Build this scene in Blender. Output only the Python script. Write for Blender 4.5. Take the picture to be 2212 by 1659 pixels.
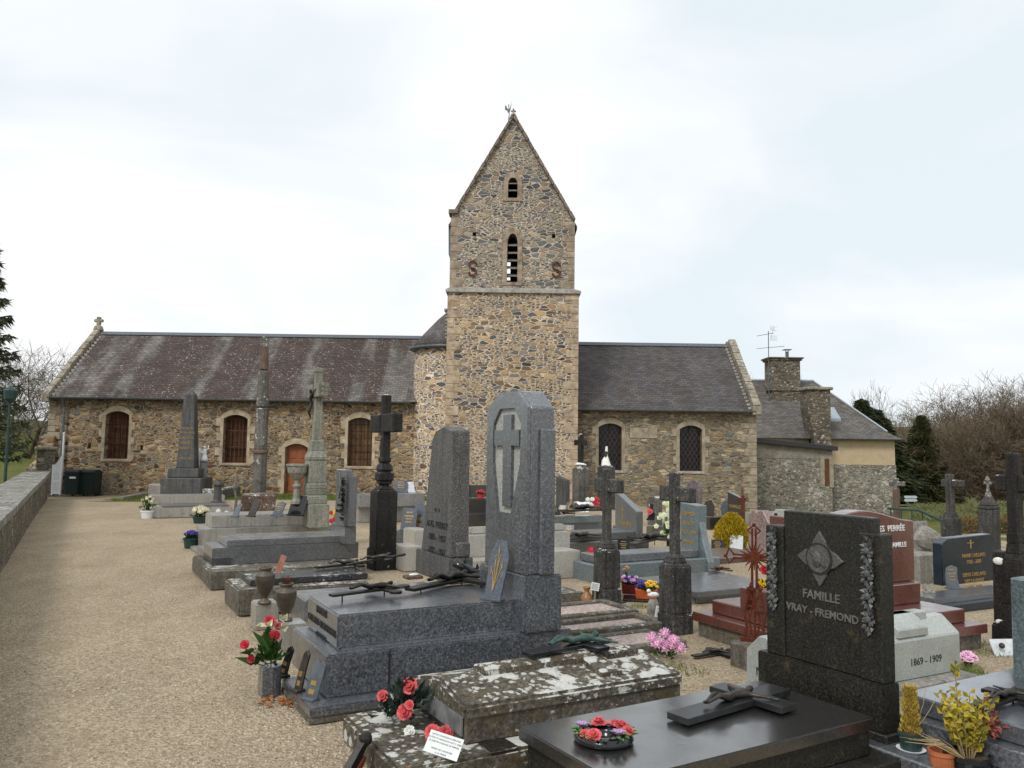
import bpy, bmesh, math, random
from mathutils import Vector, Matrix, noise as mnoise
from mathutils.geometry import tessellate_polygon
for o in list(bpy.data.objects): bpy.data.objects.remove(o)
sc = bpy.context.scene
rnd = random.Random(7)
# ------------------------------------------------------------------ camera
F, CX, CY, YH, ROLL, EYE = 1750., 1106., 829.5, 968., .014, 1.9
_p = math.atan((YH-CY)/F)
FW = Vector((0, math.cos(_p), math.sin(_p)))
_r0 = Vector((1, 0, 0)); _u0 = _r0.cross(FW)
RT = _r0*math.cos(ROLL)+_u0*math.sin(ROLL); UP = RT.cross(FW)
C0 = Vector((0, 0, EYE))
cam = bpy.data.cameras.new('camera'); camo = bpy.data.objects.new('camera', cam)
sc.collection.objects.link(camo); sc.camera = camo
camo.matrix_world = Matrix(((RT.x, UP.x, -FW.x, 0), (RT.y, UP.y, -FW.y, 0), (RT.z, UP.z, -FW.z, EYE), (0, 0, 0, 1)))
cam.sensor_width = 36; cam.lens = F/2212*36; cam.clip_start = .1; cam.clip_end = 3000
# ------------------------------------------------------------------ world and sun
sc.view_settings.view_transform = 'Standard'; sc.view_settings.look = 'None'
sc.view_settings.exposure = 0; sc.view_settings.gamma = 1
SUN_EL, SUN_AZ = math.radians(46), math.radians(-148)     # azimuth from +Y clockwise: the veiled sun stands behind the camera's left shoulder
w = bpy.data.worlds.new('World'); sc.world = w; w.use_nodes = True
nt = w.node_tree; nt.nodes.clear()
wo = nt.nodes.new('ShaderNodeOutputWorld'); bg = nt.nodes.new('ShaderNodeBackground')
sky = nt.nodes.new('ShaderNodeTexSky'); sky.sky_type = 'NISHITA'; sky.sun_disc = False
sky.sun_elevation = SUN_EL; sky.sun_rotation = SUN_AZ
tc = nt.nodes.new('ShaderNodeTexCoord'); mp = nt.nodes.new('ShaderNodeMapping'); mp.inputs['Scale'].default_value = (1, 1, 2.2)
mp.inputs['Location'].default_value = (.35, 0, .2)
n1 = nt.nodes.new('ShaderNodeTexNoise'); n1.inputs['Scale'].default_value = 2.1; n1.inputs['Detail'].default_value = 5; n1.inputs['Roughness'].default_value = .48
n1.inputs['Distortion'].default_value = .5
cr = nt.nodes.new('ShaderNodeValToRGB')
cr.color_ramp.elements[0].position = .36; cr.color_ramp.elements[0].color = (7.7, 8.45, 8.95, 1)
cr.color_ramp.elements[1].position = .58; cr.color_ramp.elements[1].color = (9.9, 9.98, 10.05, 1)
mx = nt.nodes.new('ShaderNodeMixRGB'); mx.inputs[0].default_value = .95
L = nt.links.new
L(tc.outputs['Generated'], mp.inputs[0]); L(mp.outputs[0], n1.inputs['Vector']); L(n1.outputs[0], cr.inputs[0])
L(sky.outputs[0], mx.inputs[1]); L(cr.outputs[0], mx.inputs[2]); L(mx.outputs[0], bg.inputs[0]); L(bg.outputs[0], wo.inputs[0])
bg.inputs[1].default_value = .109
sl = bpy.data.lights.new('sun', 'SUN'); sl.energy = 2.0; sl.angle = math.radians(16); sl.color = (1, .97, .93)
so = bpy.data.objects.new('sun', sl); sc.collection.objects.link(so)
sd = Vector((math.sin(SUN_AZ)*math.cos(SUN_EL), math.cos(SUN_AZ)*math.cos(SUN_EL), math.sin(SUN_EL)))
so.rotation_euler = sd.to_track_quat('Z', 'Y').to_euler(); so.location = (0, 0, 60)

# ------------------------------------------------------------------ geometry of the view
def ray(x, y): return FW+RT*((x-CX)/F)-UP*((y-CY)/F)
def gz(x, y, z=0.):
    d = ray(x, y); return C0+d*((z-EYE)/d.z)
def at(x, y, Y):
    d = ray(x, y); return C0+d*(Y/d.y)
def ss(t): t = max(0, min(1, t)); return t*t*(3-2*t)
def tz(x, y):
    z = -1.1*ss((x-1)/12)*ss((y-14)/22)
    z += -1.9*ss((y-44)/30)*ss((x-5)/20)
    z += 14*ss((y-95)/170)*ss((x-10)/60)
    z += 3.6*ss((-x-17)/22)*ss((y-20)/35)
    z += -.12*ss((-x-9)/4)*ss((y-18)/12)*(1-ss((-x-17)/5))
    return z
def g(x, y):
    z = 0.
    for _ in range(25):
        P = gz(x, y, z); z = .5*z+.5*tz(P.x, P.y)
    return gz(x, y, z)
def sx(P, d, x):     # length along d until it projects on column x
    k = (x-CX)/F; q = P-C0
    return (k*q.dot(FW)-q.dot(RT))/(d.dot(RT)-k*d.dot(FW))
def sy(P, d, y):
    k = (CY-y)/F; q = P-C0
    return (k*q.dot(FW)-q.dot(UP))/(d.dot(UP)-k*d.dot(FW))
Z = Vector((0, 0, 1)); TH = 28.5
def ppm(P): return (P-C0).dot(FW)/F      # metres per photo unit at P

# ------------------------------------------------------------------ materials
class M:
    def __init__(s, name, rough=.8, spec=.3, metallic=0):
        s.m = bpy.data.materials.new(name); s.m.use_nodes = True; s.t = s.m.node_tree
        s.b = s.t.nodes['Principled BSDF']; s.b.inputs['Roughness'].default_value = rough
        s.b.inputs['Specular IOR Level'].default_value = spec; s.b.inputs['Metallic'].default_value = metallic
        s.tc = s.t.nodes.new('ShaderNodeTexCoord')
    def n(s, ty, ins=None, **kw):
        o = s.t.nodes.new('ShaderNode'+ty)
        for k, v in kw.items(): setattr(o, k, v)
        for k, v in (ins or {}).items():
            if hasattr(v, 'is_output') or isinstance(v, bpy.types.NodeSocket): s.t.links.new(v, o.inputs[k])
            else: o.inputs[k].default_value = v
        return o
    def co(s, scale=(1, 1, 1), src='Object', loc=(0, 0, 0)):
        return s.n('Mapping', {0: s.tc.outputs[src], 'Scale': scale, 'Location': loc}).outputs[0]
    def noise(s, v, scale, detail=4, rough=.55, dist=0): return s.n('TexNoise', {'Vector': v, 'Scale': scale, 'Detail': detail, 'Roughness': rough, 'Distortion': dist}).outputs[0]
    def vor(s, v, scale, feature='F1', rand=1., out=0): return s.n('TexVoronoi', {'Vector': v, 'Scale': scale, 'Randomness': rand}, feature=feature).outputs[out]
    def ramp(s, f, pts, interp='LINEAR'):
        r = s.n('ValToRGB', {0: f}); e = r.color_ramp; e.interpolation = interp
        while len(e.elements) < len(pts): e.elements.new(.5)
        for q, (p, c) in zip(e.elements, pts):
            q.position = p; q.color = (c, c, c, 1) if not hasattr(c, '__len__') else (*c, 1)
        return r.outputs[0]
    def mix(s, f, a, b, mode='MIX'):
        o = s.n('MixRGB', blend_type=mode)
        for i, v in enumerate((f, a, b)):
            if isinstance(v, bpy.types.NodeSocket): s.t.links.new(v, o.inputs[i])
            elif i == 0: o.inputs[0].default_value = v
            else: o.inputs[i].default_value = (*v, 1) if hasattr(v, '__len__') else (v, v, v, 1)
        return o.outputs[0]
    def math(s, op, a, b=0):
        o = s.n('Math', operation=op)
        for i, v in enumerate((a, b)):
            if isinstance(v, bpy.types.NodeSocket): s.t.links.new(v, o.inputs[i])
            else: o.inputs[i].default_value = v
        return o.outputs[0]
    def warp(s, v, scale, amt, detail=2):
        nz = s.n('TexNoise', {'Vector': v, 'Scale': scale, 'Detail': detail})
        c = s.n('VectorMath', {0: nz.outputs[1], 1: (.5, .5, .5)}, operation='SUBTRACT').outputs[0]
        c = s.n('VectorMath', {0: c, 'Scale': amt}, operation='SCALE').outputs[0]
        return s.n('VectorMath', {0: v, 1: c}, operation='ADD').outputs[0]
    def col(s, c):
        if isinstance(c, bpy.types.NodeSocket): s.t.links.new(c, s.b.inputs['Base Color'])
        else: s.b.inputs['Base Color'].default_value = (*c, 1)
    def rough(s, c): s.t.links.new(c, s.b.inputs['Roughness'])
    def bump(s, h, strength=.5, dist=.02):
        s.t.links.new(s.n('Bump', {'Height': h, 'Strength': strength, 'Distance': dist}).outputs[0], s.b.inputs['Normal'])

def stone(name, mid, dark=None, light=None, grain=130, rough=.5, spec=.4, stain=.35, wet=0, lichen=0, orange=0, moss=0, streak=0, bump=.15, lsc=9, gcon=1.):
    m = M(name, rough, spec); v = m.co()
    dark = dark or [c*.45 for c in mid]; light = light or [min(1, c*1.9) for c in mid]
    cell = m.n('SeparateColor', {0: m.n('TexVoronoi', {'Vector': v, 'Scale': grain}).outputs['Color']}).outputs[0]
    f = m.noise(v, grain*.45, 2)
    c = m.ramp(cell, [(0, dark), (.28*gcon, mid), (.75, mid), (1, light)])
    c = m.mix(.45, c, m.ramp(f, [(.35, dark), (.5, mid), (.68, light)]))
    st = m.noise(v, 2.3, 6, .62, .3)
    c = m.mix(stain, c, m.ramp(st, [(.3, .28), (.5, .8), (.7, 1.15)]), 'MULTIPLY')
    h = m.noise(v, 40, 4)
    if streak:
        sv = m.co((9, 9, .7)); c = m.mix(m.math('MULTIPLY', m.ramp(m.noise(sv, 1.6, 4), [(.45, 0), (.62, 1)]), streak), c, [x*.25 for x in mid])
    if moss:
        k = m.ramp(m.noise(v, 5, 6, .7), [(.62-.22*moss, 0), (.72-.15*moss, 1)]); c = m.mix(m.math('MULTIPLY', k, .7), c, (.10, .075, .03))
    if orange:
        k = m.ramp(m.noise(m.co(loc=(3, 5, 1)), 14, 5, .6), [(.74-.16*orange, 0), (.77-.16*orange, 1)]); c = m.mix(k, c, (.32, .15, .03))
    if lichen:
        wv = m.warp(v, 16, .09); wv2 = m.warp(m.co(loc=(4, 7, 2)), 30, .05)
        d = m.vor(wv, lsc); d2 = m.math('MULTIPLY', m.vor(wv2, lsc*2.6), 1.0); big = m.noise(v, 1.7, 3); fz = m.noise(v, 75, 4, .7)
        nz = m.n('SeparateXYZ', {0: m.n('NewGeometry').outputs['Normal']}).outputs[2]
        thr = m.math('ADD', m.math('MULTIPLY', m.math('SUBTRACT', big, .5), 1.1), m.math('MULTIPLY', nz, .22))
        thr = m.math('ADD', thr, -.05+.32*lichen)
        thr = m.math('ADD', thr, m.math('MULTIPLY', m.math('SUBTRACT', fz, .5), .55))
        k1 = m.ramp(m.math('SUBTRACT', thr, d), [(-.0, 0), (.08, 1)]); k2 = m.ramp(m.math('SUBTRACT', m.math('ADD', thr, -.03), d2), [(0, 0), (.08, .85)])
        k = m.math('MAXIMUM', k1, k2)
        c = m.mix(k, c, m.mix(m.noise(v, 38, 4, .7), (.28, .28, .25), (.72, .72, .67)))
        h = m.math('ADD', h, m.math('MULTIPLY', k, .6))
    if wet: m.b.inputs['Coat Weight'].default_value = wet; m.b.inputs['Coat Roughness'].default_value = .28; m.b.inputs['Coat IOR'].default_value = 1.65
    m.col(c); m.bump(h, bump, .01)
    m.rough(m.ramp(m.noise(v, 6, 5), [(.3, max(.05, rough-.12)), (.7, min(1, rough+.15))]))
    return m.m

def plain(name, c, rough=.6, spec=.3, metallic=0, var=.25, sc_=12, bump=0):
    m = M(name, rough, spec, metallic); v = m.co()
    m.col(m.mix(1, c, m.ramp(m.noise(v, sc_, 5), [(.3, 1-var), (.7, 1+var)]), 'MULTIPLY'))
    if bump: m.bump(m.noise(v, sc_*4, 3), bump, .005)
    return m.m

def rubble(name, cols, mortar, sx_=3.0, sz_=6.2, mw=.06, mortarmix=1., tone=(1, 1, 1), lichen=0, sharp=.5, moss=0):
    m = M(name, .9, .15); v = m.co()
    def layer(kx, kz, loc, wd):
        vv = m.warp(m.co((kx, kx, kz), loc=loc), .9, .55, 3)
        e = m.vor(vv, 1, 'DISTANCE_TO_EDGE', .9); cc = m.n('TexVoronoi', {'Vector': vv, 'Scale': 1, 'Randomness': .9})
        r = m.n('SeparateColor', {0: cc.outputs['Color']})
        c = m.ramp(r.outputs[0], [(i/len(cols), q) for i, q in enumerate(cols)], 'CONSTANT')
        c = m.mix(1, c, m.ramp(r.outputs[1], [(0, .62), (1, 1.3)]), 'MULTIPLY')
        return m.ramp(e, [(wd*.55, 0), (wd*.55+.04/max(sharp, .1)*.6, 1)]), c
    a, ca = layer(sx_, sz_, (0, 0, 0), mw); b, cb = layer(sx_*1.9, sz_*2.3, (7, 3, 1), mw*1.6)
    pick = m.ramp(m.vor(m.warp(m.co((1.3, 1.3, 2.2), loc=(2, 1, 4)), 1.5, .5), 1, out=1), [(.0, 0), (.5, 0), (.52, 1)])
    k = m.mix(pick, a, b); c = m.mix(pick, ca, cb)
    fine = m.noise(v, 22, 5, .65)
    c = m.mix(.6, c, m.ramp(fine, [(.3, .6), (.7, 1.35)]), 'MULTIPLY')
    mo = m.mix(.5, mortar, m.ramp(m.noise(v, 9, 5), [(.3, .75), (.7, 1.15)]), 'MULTIPLY')
    kk = m.mix(1-mortarmix, k, 1.) if mortarmix < 1 else k
    c = m.mix(kk, mo, c)
    wash = m.ramp(m.noise(m.co((1, 1, .5)), .7, 6, .65), [(.3, .72), (.7, 1.18)])
    c = m.mix(.8, c, wash, 'MULTIPLY'); c = m.mix(1, c, tone, 'MULTIPLY')
    if lichen:
        d = m.vor(m.warp(v, 6, .15), 4.5); c = m.mix(m.ramp(m.math('SUBTRACT', m.math('MULTIPLY', m.noise(v, .9, 4), lichen), d), [(.0, 0), (.04, .85)]), c, (.55, .55, .50))
    if moss: c = m.mix(m.math('MULTIPLY', m.ramp(m.noise(v, 1.1, 6, .7), [(.45, 0), (.65, 1)]), moss), c, (.16, .14, .07))
    m.col(c); m.bump(m.math('ADD', m.math('MULTIPLY', k, 1.), m.math('MULTIPLY', fine, .6)), 1., .06)
    return m.m

def slate(name, base, bands=None, mosscol=(.085, .035, .032), moss=.6, x0=0, x1=1, orange=0, spots=0, lighten=0):
    m = M(name, .75, .35); uv = m.co(src='UV')
    br = m.n('TexBrick', {'Vector': m.warp(uv, 1.3, .03), 'Scale': 1, 'Color1': (.62, .62, .62, 1), 'Color2': (1.35, 1.35, 1.35, 1), 'Mortar': (.22, .22, .22, 1), 'Mortar Size': .011, 'Brick Width': .24, 'Row Height': .125, 'Bias': 0}, offset=.5)
    g1 = m.noise(uv, 1.1, 7, .7); c = m.mix(m.noise(uv, .8, 4), [q*.8 for q in base], (base[0]*1.25, base[1]*1.2, base[2]*1.15))
    st = m.noise(m.co((2.2, .22, 1), 'UV'), 1.2, 5, .6)
    mk = m.ramp(st, [(.38, 0), (.6, 1)])
    mm = m.ramp(m.noise(m.co((1, .55, 1), 'UV'), 3.2, 8, .85), [(.34, .25), (.6, 1)])
    if bands:
        u = m.n('SeparateXYZ', {0: m.warp(uv, 1.2, .24, 5)}); ur = m.n('MapRange', {0: u.outputs[0], 1: x0, 2: x1}).outputs[0]
        mk = m.ramp(ur, bands); mk = m.math('MAXIMUM', mk, m.ramp(m.noise(m.co((.9, .35, 1), 'UV', (3, 1, 0)), 1.0, 4, .6), [(.46, 0), (.60, .9)]))
    k = m.math('MULTIPLY', m.math('MULTIPLY', mk, mm), moss)
    if lighten: c = m.mix(m.math('MULTIPLY', m.math('SUBTRACT', 1, mk), lighten), c, m.mix(m.noise(uv, 1.5, 4), (.155, .135, .115), (.22, .215, .205)))
    c = m.mix(k, c, m.mix(m.noise(uv, 14, 5, .8), [q*.5 for q in mosscol], [q*1.6 for q in mosscol]))
    if orange: c = m.mix(m.math('MULTIPLY', m.ramp(m.noise(uv, 1.9, 7, .75), [(.52, 0), (.68, 1)]), orange), c, (.13, .085, .045))
    if spots:
        d = m.vor(m.warp(uv, 9, .1), 8.5); k2 = m.ramp(m.math('SUBTRACT', m.math('MULTIPLY', m.noise(m.co(src='UV', loc=(4, 2, 0)), .9, 6, .7), spots*.42), d), [(0, 0), (.07, .75)])
        c = m.mix(m.math('MULTIPLY', k2, m.math('ADD', .15, m.math('MULTIPLY', mk, .85))), c, (.34, .31, .29))
    c = m.mix(.85, c, m.ramp(g1, [(.3, .68), (.7, 1.3)]), 'MULTIPLY'); c = m.mix(.75, c, br.outputs[0], 'MULTIPLY')
    m.col(c); m.bump(m.math('SUBTRACT', m.math('MULTIPLY', g1, .3), br.outputs[1]), .6, .02)
    return m.m

G_E = stone('blue_grey_granite', (.066, .072, .083), (.012, .014, .017), (.22, .24, .265), 120, .33, .55, .3, wet=1)
G_EL = stone('pale_grey_granite_panel', (.36, .36, .33), (.17, .17, .16), (.55, .55, .50), 130, .7, .3, .2)
G_P = stone('brown_grey_granite', (.085, .083, .08), (.025, .024, .023), (.27, .265, .25), 140, .55, .4, .35, streak=.3)
G_B = stone('mid_grey_granite', (.095, .098, .098), (.033, .035, .036), (.23, .24, .24), 140, .38, .5, .3, wet=1)
G_D = stone('dark_grey_granite', (.085, .09, .10), (.05, .05, .055), (.26, .28, .30), 120, .3, .55, .5, wet=1)
G_L = stone('light_grey_granite', (.32, .305, .27), (.17, .16, .14), (.48, .46, .42), 150, .6, .35, .3, streak=.25, moss=.2, wet=1)
G_W = stone('cream_granite', (.42, .40, .35), (.25, .24, .21), (.55, .53, .48), 150, .55, .35, .35, streak=.12, wet=1)
G_W2 = stone('green_white_granite', (.36, .39, .36), (.22, .24, .22), (.50, .53, .50), 150, .6, .3, .35, wet=1)
G_K = stone('black_granite', (.014, .013, .012), (.005, .005, .005), (.05, .045, .038), 150, .13, .6, .25, bump=.03, wet=1)
G_KS = stone('rough_black_granite', (.017, .016, .013), (.005, .005, .0045), (.06, .057, .043), 140, .42, .35, .4, bump=.12, moss=.15)
G_BK = stone('dark_polished_slab', (.085, .092, .105), (.04, .045, .05), (.16, .17, .19), 150, .18, .6, .3, bump=.04, wet=1)
G_R = stone('red_granite', (.115, .028, .018), (.045, .012, .009), (.21, .075, .05), 150, .28, .5, .3, bump=.05, wet=1)
G_RP = stone('pink_marble', (.27, .19, .175), (.15, .09, .085), (.42, .33, .31), 60, .4, .4, .4)
G_N = stone('navy_granite', (.008, .017, .030), (.004, .007, .012), (.026, .045, .065), 150, .2, .4, .3, bump=.03, wet=.25)
G_T = stone('blue_green_granite', (.11, .145, .155), (.05, .066, .07), (.24, .29, .30), 100, .35, .5, .35, wet=1)
G_S = stone('slate_grey_stone', (.095, .094, .092), None, None, 90, .6, .3, .5, streak=.5)
C_O = stone('old_concrete', (.16, .145, .12), (.07, .062, .05), (.27, .25, .21), 60, .85, .2, .6, moss=.5, streak=.35, lichen=.15, bump=.35)
C_P = stone('pale_concrete', (.30, .285, .25), (.19, .18, .16), (.42, .40, .36), 60, .85, .2, .5, moss=.25, streak=.3, bump=.3)
S_F = stone('lichened_tomb_stone', (.105, .09, .068), (.045, .037, .028), (.22, .20, .16), 70, .85, .2, .6, lichen=.86, orange=.25, moss=.35, bump=.55, lsc=7)
S_FB = stone('stained_tomb_stone', (.11, .095, .075), (.05, .04, .03), (.23, .20, .17), 70, .85, .2, .6, lichen=.22, orange=.3, moss=.6, streak=.4, bump=.5, lsc=11)
S_X = stone('weathered_dark_stone', (.072, .069, .064), (.025, .024, .022), (.17, .16, .148), 80, .75, .25, .7, lichen=.30, orange=.42, streak=.6, bump=.4, lsc=10)
S_XD = stone('blackened_stone', (.020, .018, .016), (.008, .007, .006), (.06, .052, .045), 80, .6, .3, .6, lichen=.02, orange=.35, streak=.5, bump=.35, lsc=8)
S_C = stone('lichened_column_stone', (.16, .15, .13), (.05, .045, .04), (.30, .28, .25), 60, .85, .2, .8, lichen=.62, orange=.3, streak=.4, bump=.5, lsc=5)
S_CW = stone('white_lichened_stone', (.17, .16, .14), (.06, .055, .05), (.34, .32, .28), 60, .85, .2, .8, lichen=.95, streak=.3, bump=.5, lsc=9)
S_BROWN = stone('brown_weathered_stone', (.17, .115, .085), (.08, .05, .035), (.28, .21, .17), 70, .8, .2, .5, streak=.3)
S_G = stone('calvary_stone', (.27, .265, .215), (.14, .14, .11), (.42, .41, .35), 90, .8, .2, .45, moss=.15, streak=.3, bump=.3)
M_CAST = plain('cast_iron_dark', (.024, .022, .020), .42, .5, .6, .35, 25, .3)
M_CASTL = plain('dulled_bronze', (.06, .053, .045), .45, .4, .5, .35, 25, .3)
M_VERD = plain('green_bronze', (.055, .10, .085), .6, .3, .3, .5, 22, .3)
M_RUST = plain('rusty_iron', (.115, .030, .015), .85, .2, .2, .45, 30, .4)
M_BLK = plain('black_plaque', (.012, .013, .015), .15, .5, 0, .2)
M_PLQ = plain('grey_plaque', (.085, .10, .115), .25, .5, 0, .3)
M_PLW = plain('white_marble_plaque', (.55, .58, .60), .35, .4, 0, .15)
M_GOLD = plain('gold_leaf', (.42, .27, .09), .4, .5, .5, .2)
M_INK = plain('engraved_dark', (.022, .022, .022), .6, .3)
M_LET = plain('raised_grey_letters', (.13, .125, .11), .5, .4)
M_WHT = plain('white_paint', (.72, .73, .74), .5, .4, 0, .06)
M_SIGN = plain('white_card', (.70, .72, .70), .6, .3, 0, .05)
M_TXT = plain('printed_text', (.10, .11, .13), .6)
M_TERRA = plain('terracotta', (.40, .135, .055), .75, .2)
M_AMB = plain('amber_glaze', (.30, .14, .05), .4, .5)
M_GRN = plain('green_plastic', (.020, .05, .045), .4, .4)
M_BINM = plain('dark_green_plastic', (.010, .020, .018), .4, .4, 0, .2)
M_ZINC = plain('zinc', (.115, .13, .145), .45, .5, .3, .2)
M_ZINCL = plain('pale_zinc', (.33, .38, .42), .5, .4, .2, .15)
M_WOOD = plain('varnished_wood', (.26, .085, .03), .45, .35, 0, .25, 7)
M_IRON = plain('brown_iron', (.13, .058, .034), .8, .2, .2, .3)
M_GLASSB = plain('brown_boards', (.085, .040, .020), .7, .2, 0, .6, 5)
M_GLASSY = plain('ochre_glass', (.11, .06, .018), .35, .4, 0, .5, 4)
M_GLASSD = plain('dark_glass', (.006, .005, .005), .25, .35)
M_FRAME = plain('oxblood_frame', (.028, .010, .009), .5, .3)
M_WIRE = plain('wire_mesh_metal', (.12, .115, .12), .5, .4, .5)
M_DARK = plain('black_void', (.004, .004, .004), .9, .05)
M_LOUV = plain('grey_louvre_wood', (.20, .175, .15), .85, .2)
M_RED = plain('red_petals', (.52, .035, .055), .55, .3, 0, .35, 40)
M_PINK = plain('coral_ceramic', (.62, .10, .11), .2, .5, 0, .3, 30)
M_LIL = plain('lilac_ceramic', (.36, .25, .42), .25, .5, 0, .2, 30)
M_PINKL = plain('pink_petals', (.78, .46, .64), .7, .2, 0, .4, 40)
M_PALE = plain('cream_petals', (.72, .68, .50), .7, .2, 0, .25, 40)
M_WPET = plain('white_petals', (.75, .75, .70), .7, .2, 0, .15, 40)
M_YEL = plain('yellow_petals', (.75, .50, .02), .6, .2, 0, .2, 40)
M_BLUE = plain('violet_petals', (.08, .05, .30), .6, .2, 0, .4, 40)
M_CERG = plain('green_ceramic', (.10, .22, .05), .25, .5, 0, .4, 30)
M_CERD = plain('dark_green_ceramic', (.02, .035, .025), .25, .5, 0, .4, 30)
def leafmat(name, a, b, rough=.6, tr=.0):
    m = M(name, rough, .3); oi = m.n('NewGeometry').outputs['Random Per Island']
    m.col(m.mix(oi, a, b)); return m.m
M_LEAF = leafmat('green_leaves', (.018, .05, .012), (.06, .14, .03))
M_LEAFY = leafmat('yellow_green_leaves', (.15, .15, .02), (.50, .38, .03))
M_BUSH = leafmat('golden_foliage', (.22, .17, .01), (.60, .42, .02))
M_CONIF = leafmat('dark_conifer_foliage', (.014, .024, .008), (.065, .075, .026))
M_CYP = leafmat('olive_conifer_foliage', (.018, .024, .008), (.085, .085, .028))
M_DRY = leafmat('dry_stems', (.25, .17, .08), (.45, .36, .2))
M_RLEAF = leafmat('rust_leaves', (.25, .07, .02), (.40, .16, .05))
M_TWIG = leafmat('twigs_brown', (.08, .065, .05), (.14, .115, .085), .9)
M_TWIGR = leafmat('twigs_reddish', (.11, .082, .055), (.17, .13, .085), .9)
M_TWIGG = leafmat('twigs_mossy', (.085, .08, .04), (.16, .145, .07), .9)
M_BARK = plain('bark', (.10, .075, .045), .9, .1, 0, .5, 9, .5)
M_UNDER = leafmat('undergrowth_leaves', (.035, .055, .018), (.13, .125, .045), .8)
M_GRASS = leafmat('grass_blades', (.07, .11, .015), (.16, .21, .04), .7)

R_TOW = rubble('tower_rubble', [(.46, .29, .14), (.145, .14, .14), (.38, .24, .125), (.27, .23, .19), (.54, .38, .20), (.20, .135, .085), (.095, .097, .105), (.42, .31, .20)], (.70, .575, .40), 3.1, 7.2, .10, tone=(.96, .985, 1.07))
R_TOWU = rubble('upper_tower_rubble', [(.25, .21, .155), (.13, .13, .125), (.32, .235, .15), (.155, .145, .135), (.38, .28, .175), (.09, .09, .092), (.20, .18, .165), (.29, .205, .135)], (.58, .49, .36), 3.1, 7.0, .095, tone=(.96, .99, 1.08))
R_NAVE = rubble('nave_rubble', tone=(1.06, 1.08, 1.14), cols=[(.30, .19, .095), (.18, .155, .125), (.37, .25, .13), (.20, .11, .06), (.26, .235, .19), (.11, .085, .062), (.42, .30, .165)], mortar=(.46, .35, .22), sx_=3.6, sz_=7.4, mw=.06, mortarmix=1., sharp=.35, moss=.1)
R_CHAN = rubble('chancel_rubble', [(.30, .24, .155), (.20, .20, .185), (.36, .26, .15), (.26, .23, .18), (.41, .33, .215), (.155, .14, .11)], (.42, .35, .245), 3.0, 8.6, .04, .9, sharp=.35, lichen=.2)
R_HOUSE = rubble('house_rubble', [(.30, .285, .235), (.36, .335, .28), (.21, .19, .155), (.32, .29, .23)], (.38, .345, .27), 3.2, 5.2, .06, .8, sharp=.3, lichen=.55)
R_WALL = rubble('boundary_rubble', [(.20, .18, .14), (.26, .235, .19), (.13, .115, .09), (.22, .19, .145)], (.25, .22, .17), 4, 6, .06, .9, sharp=.3, lichen=.25, moss=.4)
R_CHIM = rubble('chimney_rubble', [(.22, .19, .14), (.17, .145, .11), (.25, .215, .16), (.13, .11, .09)], (.24, .20, .15), 3, 7, .05, .9, sharp=.3, lichen=.45)
QUOIN = stone('dressed_quoin_stone', (.46, .355, .25), (.30, .22, .155), (.58, .48, .36), 8, .9, .15, .6, bump=.4)
QUOINU = stone('dressed_grey_quoin_stone', (.34, .27, .20), (.21, .165, .125), (.46, .38, .30), 8, .9, .15, .6, bump=.4)
SURR = stone('cream_dressed_stone', (.46, .37, .26), (.32, .24, .16), (.58, .49, .37), 9, .9, .15, .5, bump=.3)
SURRC = stone('grey_dressed_stone', (.33, .285, .205), (.22, .185, .13), (.44, .385, .29), 9, .9, .15, .5, bump=.3)
COPE = stone('coping_stone', (.31, .27, .21), (.15, .125, .09), (.46, .42, .36), 20, .9, .15, .6, lichen=.3, orange=.35, bump=.3)
STRING = stone('string_course_stone', (.40, .38, .345), (.25, .23, .2), (.52, .50, .46), 20, .9, .15, .5, lichen=.3, bump=.3)
RENDER = stone('ochre_render', (.52, .41, .26), (.47, .365, .23), (.56, .45, .29), 30, .95, .1, .2, bump=.1)

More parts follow.
